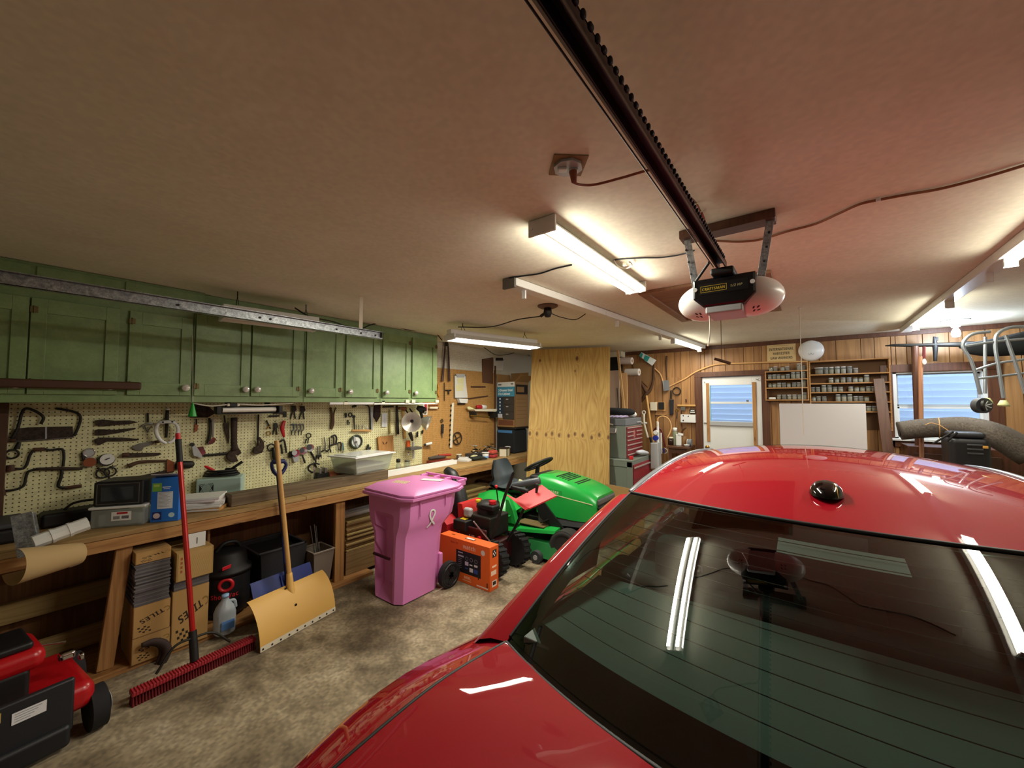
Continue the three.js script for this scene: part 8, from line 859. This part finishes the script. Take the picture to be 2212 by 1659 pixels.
// ================= the red car =================
{
  const x0 = 0.05, P = (o, y, z) => V(x0 + o, y, z);
  const paint = phys('#93061a', { roughness: 0.6, metalness: 0, specularIntensity: 0.1, clearcoat: 1, clearcoatRoughness: 0.02 });
  const gloss = mat('#07080a', 0.08), trimGrey = mat('#9aa0a8', 0.25, 0.7), glass = phys('#a9bab3', { roughness: 0.0, transmission: 1, thickness: 0, ior: 1.5 }), sideGlass = mat('#06080a', 0.05);
  const lerp = (a, t) => { for (let i = 0; i + 1 < a.length; i++) if (t <= a[i + 1][0]) { const k = Math.max(0, (t - a[i][0]) / (a[i + 1][0] - a[i][0])); return a[i][1] + (a[i + 1][1] - a[i][1]) * k; } return a[a.length - 1][1]; };
  const smooth = (a, t, h = 0.12) => (lerp(a, t - h) + lerp(a, t) * 2 + lerp(a, t + h)) / 4;
  const roofY = (z, o) => 1.39 - 0.1 * (z + 2.5) ** 2 - 0.18 * o * o;
  const wTab = [[-4.5, 0.62], [-4.3, 0.78], [-3.9, 0.88], [-3, 0.93], [-1.6, 0.94], [-1.1, 0.955], [-0.7, 0.962], [-0.5, 0.945], [-0.3, 0.895], [-0.1, 0.83], [0.12, 0.74], [0.3, 0.6]];
  const dTab = [[-4.5, 0.62], [-4.35, 0.72], [-4.1, 0.8], [-3.75, 0.92], [-3.6, 0.94], [-1.6, 0.95], [-1.2, 0.97], [-0.9, 1.005], [-0.72, 1.03], [-0.6, 1.042], [-0.4, 1.036], [0, 1.008], [0.16, 0.985], [0.24, 0.92], [0.3, 0.7]];
  const N = 60, rings = [];
  for (let i = 0; i <= N; i++) { // lower body sections, nose to tail
    const z = -4.5 + 4.8 * i / N, w = smooth(wTab, z), yd = smooth(dTab, z, 0.06), half = [[0, 0], [0.35, -0.004], [0.62, -0.018], [0.745, -0.032], [0.8, -0.044], [0.86, -0.064], [0.92, -0.09], [0.965, -0.125], [0.99, -0.185], [1.0, -0.32]].map(([a, b]) => [a * w, yd + b * Math.min(1, (yd - 0.25) / 0.6)]);
    const low = [[1.0 * w, Math.min(0.42, yd - 0.2)], [0.98 * w, 0.3], [0.93 * w, 0.2], [0.5 * w, 0.18], [0, 0.18]];
    const h = [...half, ...low], ring = h.map(([a, b]) => P(a, b, z)); for (let k = h.length - 2; k > 0; k--) ring.push(P(-h[k][0], h[k][1], z)); rings.push(ring);
  }
  const body = loft(rings, true, true, 0.9);
  const deckY = (o, z) => { const w = smooth(wTab, z), yd = smooth(dTab, z, 0.06), a = Math.abs(o) / w; return yd + lerp([[0, 0], [0.35, -0.004], [0.62, -0.018], [0.745, -0.032], [0.8, -0.044], [0.86, -0.064], [0.92, -0.09], [0.965, -0.125], [0.99, -0.185], [1, -0.32]], a); };
  // rear glass between its lower and upper edges
  const gb = (t) => { const o = (t - 0.5) * 1.44; return P(o, 1.052 - 0.125 * o * o, -0.66 - 0.43 * o * o); }, gt = (t) => { const o = (t - 0.5) * 1.33, z = -1.43 - 0.53 * o * o; return P(o, roofY(z, o) + 0.002, z); };
  const gp = (u, v, off = 0) => { const p = gb(u).lerp(gt(u), v), b = 4 * v * (1 - v) * 0.022; return p.add(V(0, (b + off) * 0.95, (b + off) * 0.3)); };
  const rear = grid(40, 24, (u, v) => gp(u, v));
  const frit = [grid(40, 4, (u, v) => gp(u, -0.015 + v * 0.125 - (Math.abs(u - 0.5) * 2) ** 4 * 0.0, -0.004)), grid(40, 2, (u, v) => gp(u, 0.965 + v * 0.04, -0.004)), grid(3, 24, (u, v) => gp(u * 0.045, v, -0.004)), grid(3, 24, (u, v) => gp(1 - u * 0.045, v, -0.004))];
  const wires = []; for (let i = 0; i < 12; i++) { const v = 0.17 + i * 0.062, pts = []; for (let k = 0; k <= 14; k++) pts.push(gp(0.07 + 0.86 * k / 14, v, -0.006)); wires.push(tube(pts, 0.0011, 28, 4)); }
  // roof panel and its edges
  const roof = grid(40, 36, (u, v) => { const o = (u - 0.5) * (1.36 - 0.14 * v), zr = -1.43 - 0.53 * Math.min(Math.abs(o), 0.665) ** 2, z = zr + (-3.12 - 0.16 * (0.4 - o * o) - zr) * v; return P(o, roofY(z, o), z); });
  const edgeO = 0.57, outer = (z) => P(0, 0, z);
  const railZ = (k) => -1.68 - 1.4 * k, eO = (z) => 0.672 - 0.05 * (-1.68 - z);
  const ditch = (s) => { const pts = []; for (let i = 0; i <= 24; i++) { const z = railZ(i / 24), o = s * eO(z); pts.push(P(o, roofY(z, o) + 0.004, z)); } return sweep(pts, pts.map((_, i) => i < 2 ? 0.012 + i * 0.002 : 0.016), 8, 1, 0.45, V(0, 1, 0)); };
  const cant = (s) => grid(6, 30, (u, v) => { const z = -1.64 - 1.5 * v, e = eO(z) - 0.005, o = e + u * 0.1; return P(s * o, roofY(z, e) - u * u * 0.13 - u * 0.02, z); });
  // C pillar skin from the glass edge outwards and down to the shoulder
  const pillar = (s) => grid(10, 26, (u, v) => { const g = gp(s > 0 ? 1 : 0, v - 0.02), T = [[0, 0, 0], [0.3, 0.036, -0.004], [0.5, 0.062, -0.02], [0.7, 0.085, -0.06], [0.85, 0.105, -0.13], [1, 0.12 + 0.02 * v, -0.2 - 0.12 * v]], dx = lerp(T.map((q) => [q[0], q[1]]), u), dy = lerp(T.map((q) => [q[0], q[2]]), u); return V(g.x + s * dx * (1 + 0.35 * (1 - v)), g.y + dy * (1 - 0.25 * (1 - v)), g.z + 0.03 * u); });
  const side = (s) => grid(4, 30, (u, v) => { const z = -1.64 - 1.5 * v, top = P(s * (eO(z) + 0.09), roofY(z, eO(z)) - 0.14, z), bot = P(s * 0.86, 0.93, z); return top.lerp(bot, u); });
  const wind = grid(24, 14, (u, v) => { const o = (u - 0.5) * 2; const t = P(o * 0.61, roofY(-3.1, o * 0.61), -3.12 - 0.06 * (1 - o * o)), b = P(o * 0.76, 0.95, -3.72 + 0.16 * o * o); const p = t.lerp(b, v); p.y += Math.sin(v * Math.PI) * 0.03; return p; });
  // boot lid: a skin just above the deck, with a seal line along its edge
  const zEnd = (o) => -0.66 - 0.43 * o * o + 0.022, lid = grid(36, 30, (u, v) => { const o = (u - 0.5) * 1.43, z = zEnd(o) + (0.2 - zEnd(o)) * v; return P(o, deckY(o, z) + 0.007 - (v > 0.94 ? (v - 0.94) * 0.3 : 0), z); });
  const seal = (s) => { const pts = []; for (let i = 0; i <= 30; i++) { const o = s * 0.722, z = zEnd(o) + (0.2 - zEnd(o)) * i / 30; pts.push(P(o, deckY(o, z) + 0.0035, z)); } return tube(pts, 0.0045, 60, 6); };
  const gSeal = (() => { const pts = []; for (let i = 0; i <= 40; i++) { const q = gp(i / 40, -0.012, 0); pts.push(q.add(V(0, -0.004, 0.008))); } return tube(pts, 0.006, 80, 6); })(), tSeal = (() => { const pts = []; for (let i = 0; i <= 40; i++) pts.push(gp(i / 40, 1.0, 0.001)); return tube(pts, 0.006, 80, 6); })();
  const sSeal = (s) => { const pts = []; for (let i = 0; i <= 24; i++) pts.push(gp(s > 0 ? 1 : 0, i / 24, 0.001)); return tube(pts, 0.004, 48, 6); };
  // antenna fin
  const A = P(-0.01, roofY(-1.68, 0) + 0.001, -1.68), fin = loft([[0.046, 0.1, 0, 0], [0.045, 0.097, 0.01, 0], [0.04, 0.085, 0.024, -0.004], [0.028, 0.06, 0.036, -0.012], [0.012, 0.024, 0.041, -0.02]].map(([a, b, y, dz]) => { const o = []; for (let i = 0; i < 20; i++) { const t = i / 20 * 6.283; o.push(A.clone().add(V(Math.cos(t) * a, y, Math.sin(t) * b * 0.8 + dz))); } return o; }), true, true, 1.2);
  const wheel = (s, z) => [cyl(P(s * 0.72, 0.33, z), P(s * 0.925, 0.33, z), 0.33, 0.33, 32)];
  const seatM = mat('#33393a', 0.9), shelfM = mat('#6c7672', 0.95);
  const hr = (o) => bc(0.26, 0.17, 0.1, P(o, 1.09, -1.42), 0.05);
  thing('red_car', 'glossy red sedan parked nose-in with its dark rear window to the camera', 'car', [['body', paint, body], ['boot_lid', paint, lid], ['panel_gap', M.black, [seal(-1), seal(1)]], ['roof', paint, roof, null, [['cant_rail', paint, [cant(-1), cant(1)]], ['roof_moulding', trimGrey, ditch(-1), 'grey roof channel strip'], ['roof_moulding', trimGrey, ditch(1), 'grey roof channel strip'], ['antenna_fin', gloss, fin, 'glossy black shark fin aerial'], ['fin_line', M.brass, tube([A.clone().add(V(0.02, 0.04, 0.015)), A.clone().add(V(0.026, 0.03, 0.045)), A.clone().add(V(0.028, 0.004, 0.066))], 0.0012, 14, 5)]]], ['rear_pillar', paint, pillar(-1)], ['rear_pillar', paint, pillar(1)],
    ['rear_window', glass, rear, 'dark tinted rear window', [['frit_band', gloss, frit], ['defroster_wire', M.black, wires], ['window_seal', M.black, [gSeal, tSeal, sSeal(-1), sSeal(1)]], ['brake_light', mat('#8c9494', 0.5), grid(24, 4, (u, v) => gp(0.405 + u * 0.19, 0.79 + v * 0.1, -0.012))]]], ['side_window', sideGlass, [side(-1), side(1)]], ['windscreen', glass, wind],
    ['parcel_shelf', shelfM, [bx(x0 - 0.66, x0 + 0.66, 0.99, 1.02, -1.32, -0.86, 0.004), bx(x0 - 0.4, x0 + 0.4, 1.0, 1.034, -0.88, -0.74, 0.004)]], ['rear_seat', seatM, [bx(x0 - 0.66, x0 + 0.66, 0.96, 1.05, -1.5, -1.32, 0.03), hr(-0.36), hr(0.36), bc(0.2, 0.1, 0.09, P(0, 1.06, -1.42), 0.04)]], ['front_seat', seatM, [bc(0.44, 0.3, 0.12, P(-0.36, 1.0, -2.3), 0.06), bc(0.44, 0.3, 0.12, P(0.36, 1.0, -2.3), 0.06), bc(0.24, 0.16, 0.09, P(-0.36, 1.2, -2.33), 0.04), bc(0.24, 0.16, 0.09, P(0.36, 1.2, -2.33), 0.04)]], ['interior_mirror', M.black, bc(0.22, 0.06, 0.03, P(0, 1.26, -3.1), 0.015)], ['cabin_floor', M.black, bx(x0 - 0.62, x0 + 0.62, 0.968, 0.975, -3.6, -1.45)], ['headliner', mat('#5a5a56', 0.95), grid(20, 16, (u, v) => { const o = (u - 0.5) * 1.2, z = -1.75 - 1.25 * v; return P(o, roofY(z, o) - 0.03, z); })],
    ['wheel', M.rubber, wheel(-1, -0.75)], ['wheel', M.rubber, wheel(1, -0.75)], ['wheel', M.rubber, wheel(-1, -3.55)], ['wheel', M.rubber, wheel(1, -3.55)], ['tail_light', mat('#5a0810', 0.1), [bc(0.3, 0.14, 0.02, P(-0.55, 0.8, 0.285), 0.02), bc(0.3, 0.14, 0.02, P(0.55, 0.8, 0.285), 0.02)]], ['door_mirror', paint, [bc(0.12, 0.12, 0.08, P(-0.98, 1.0, -2.75), 0.04), bc(0.12, 0.12, 0.08, P(0.98, 1.0, -2.75), 0.04)]], ['door_handle', paint, [bc(0.03, 0.025, 0.16, P(-0.945, 0.8, -1.45), 0.01), bc(0.03, 0.025, 0.16, P(0.945, 0.8, -1.45), 0.01)]]]);
}
renderer.render(scene, camera);
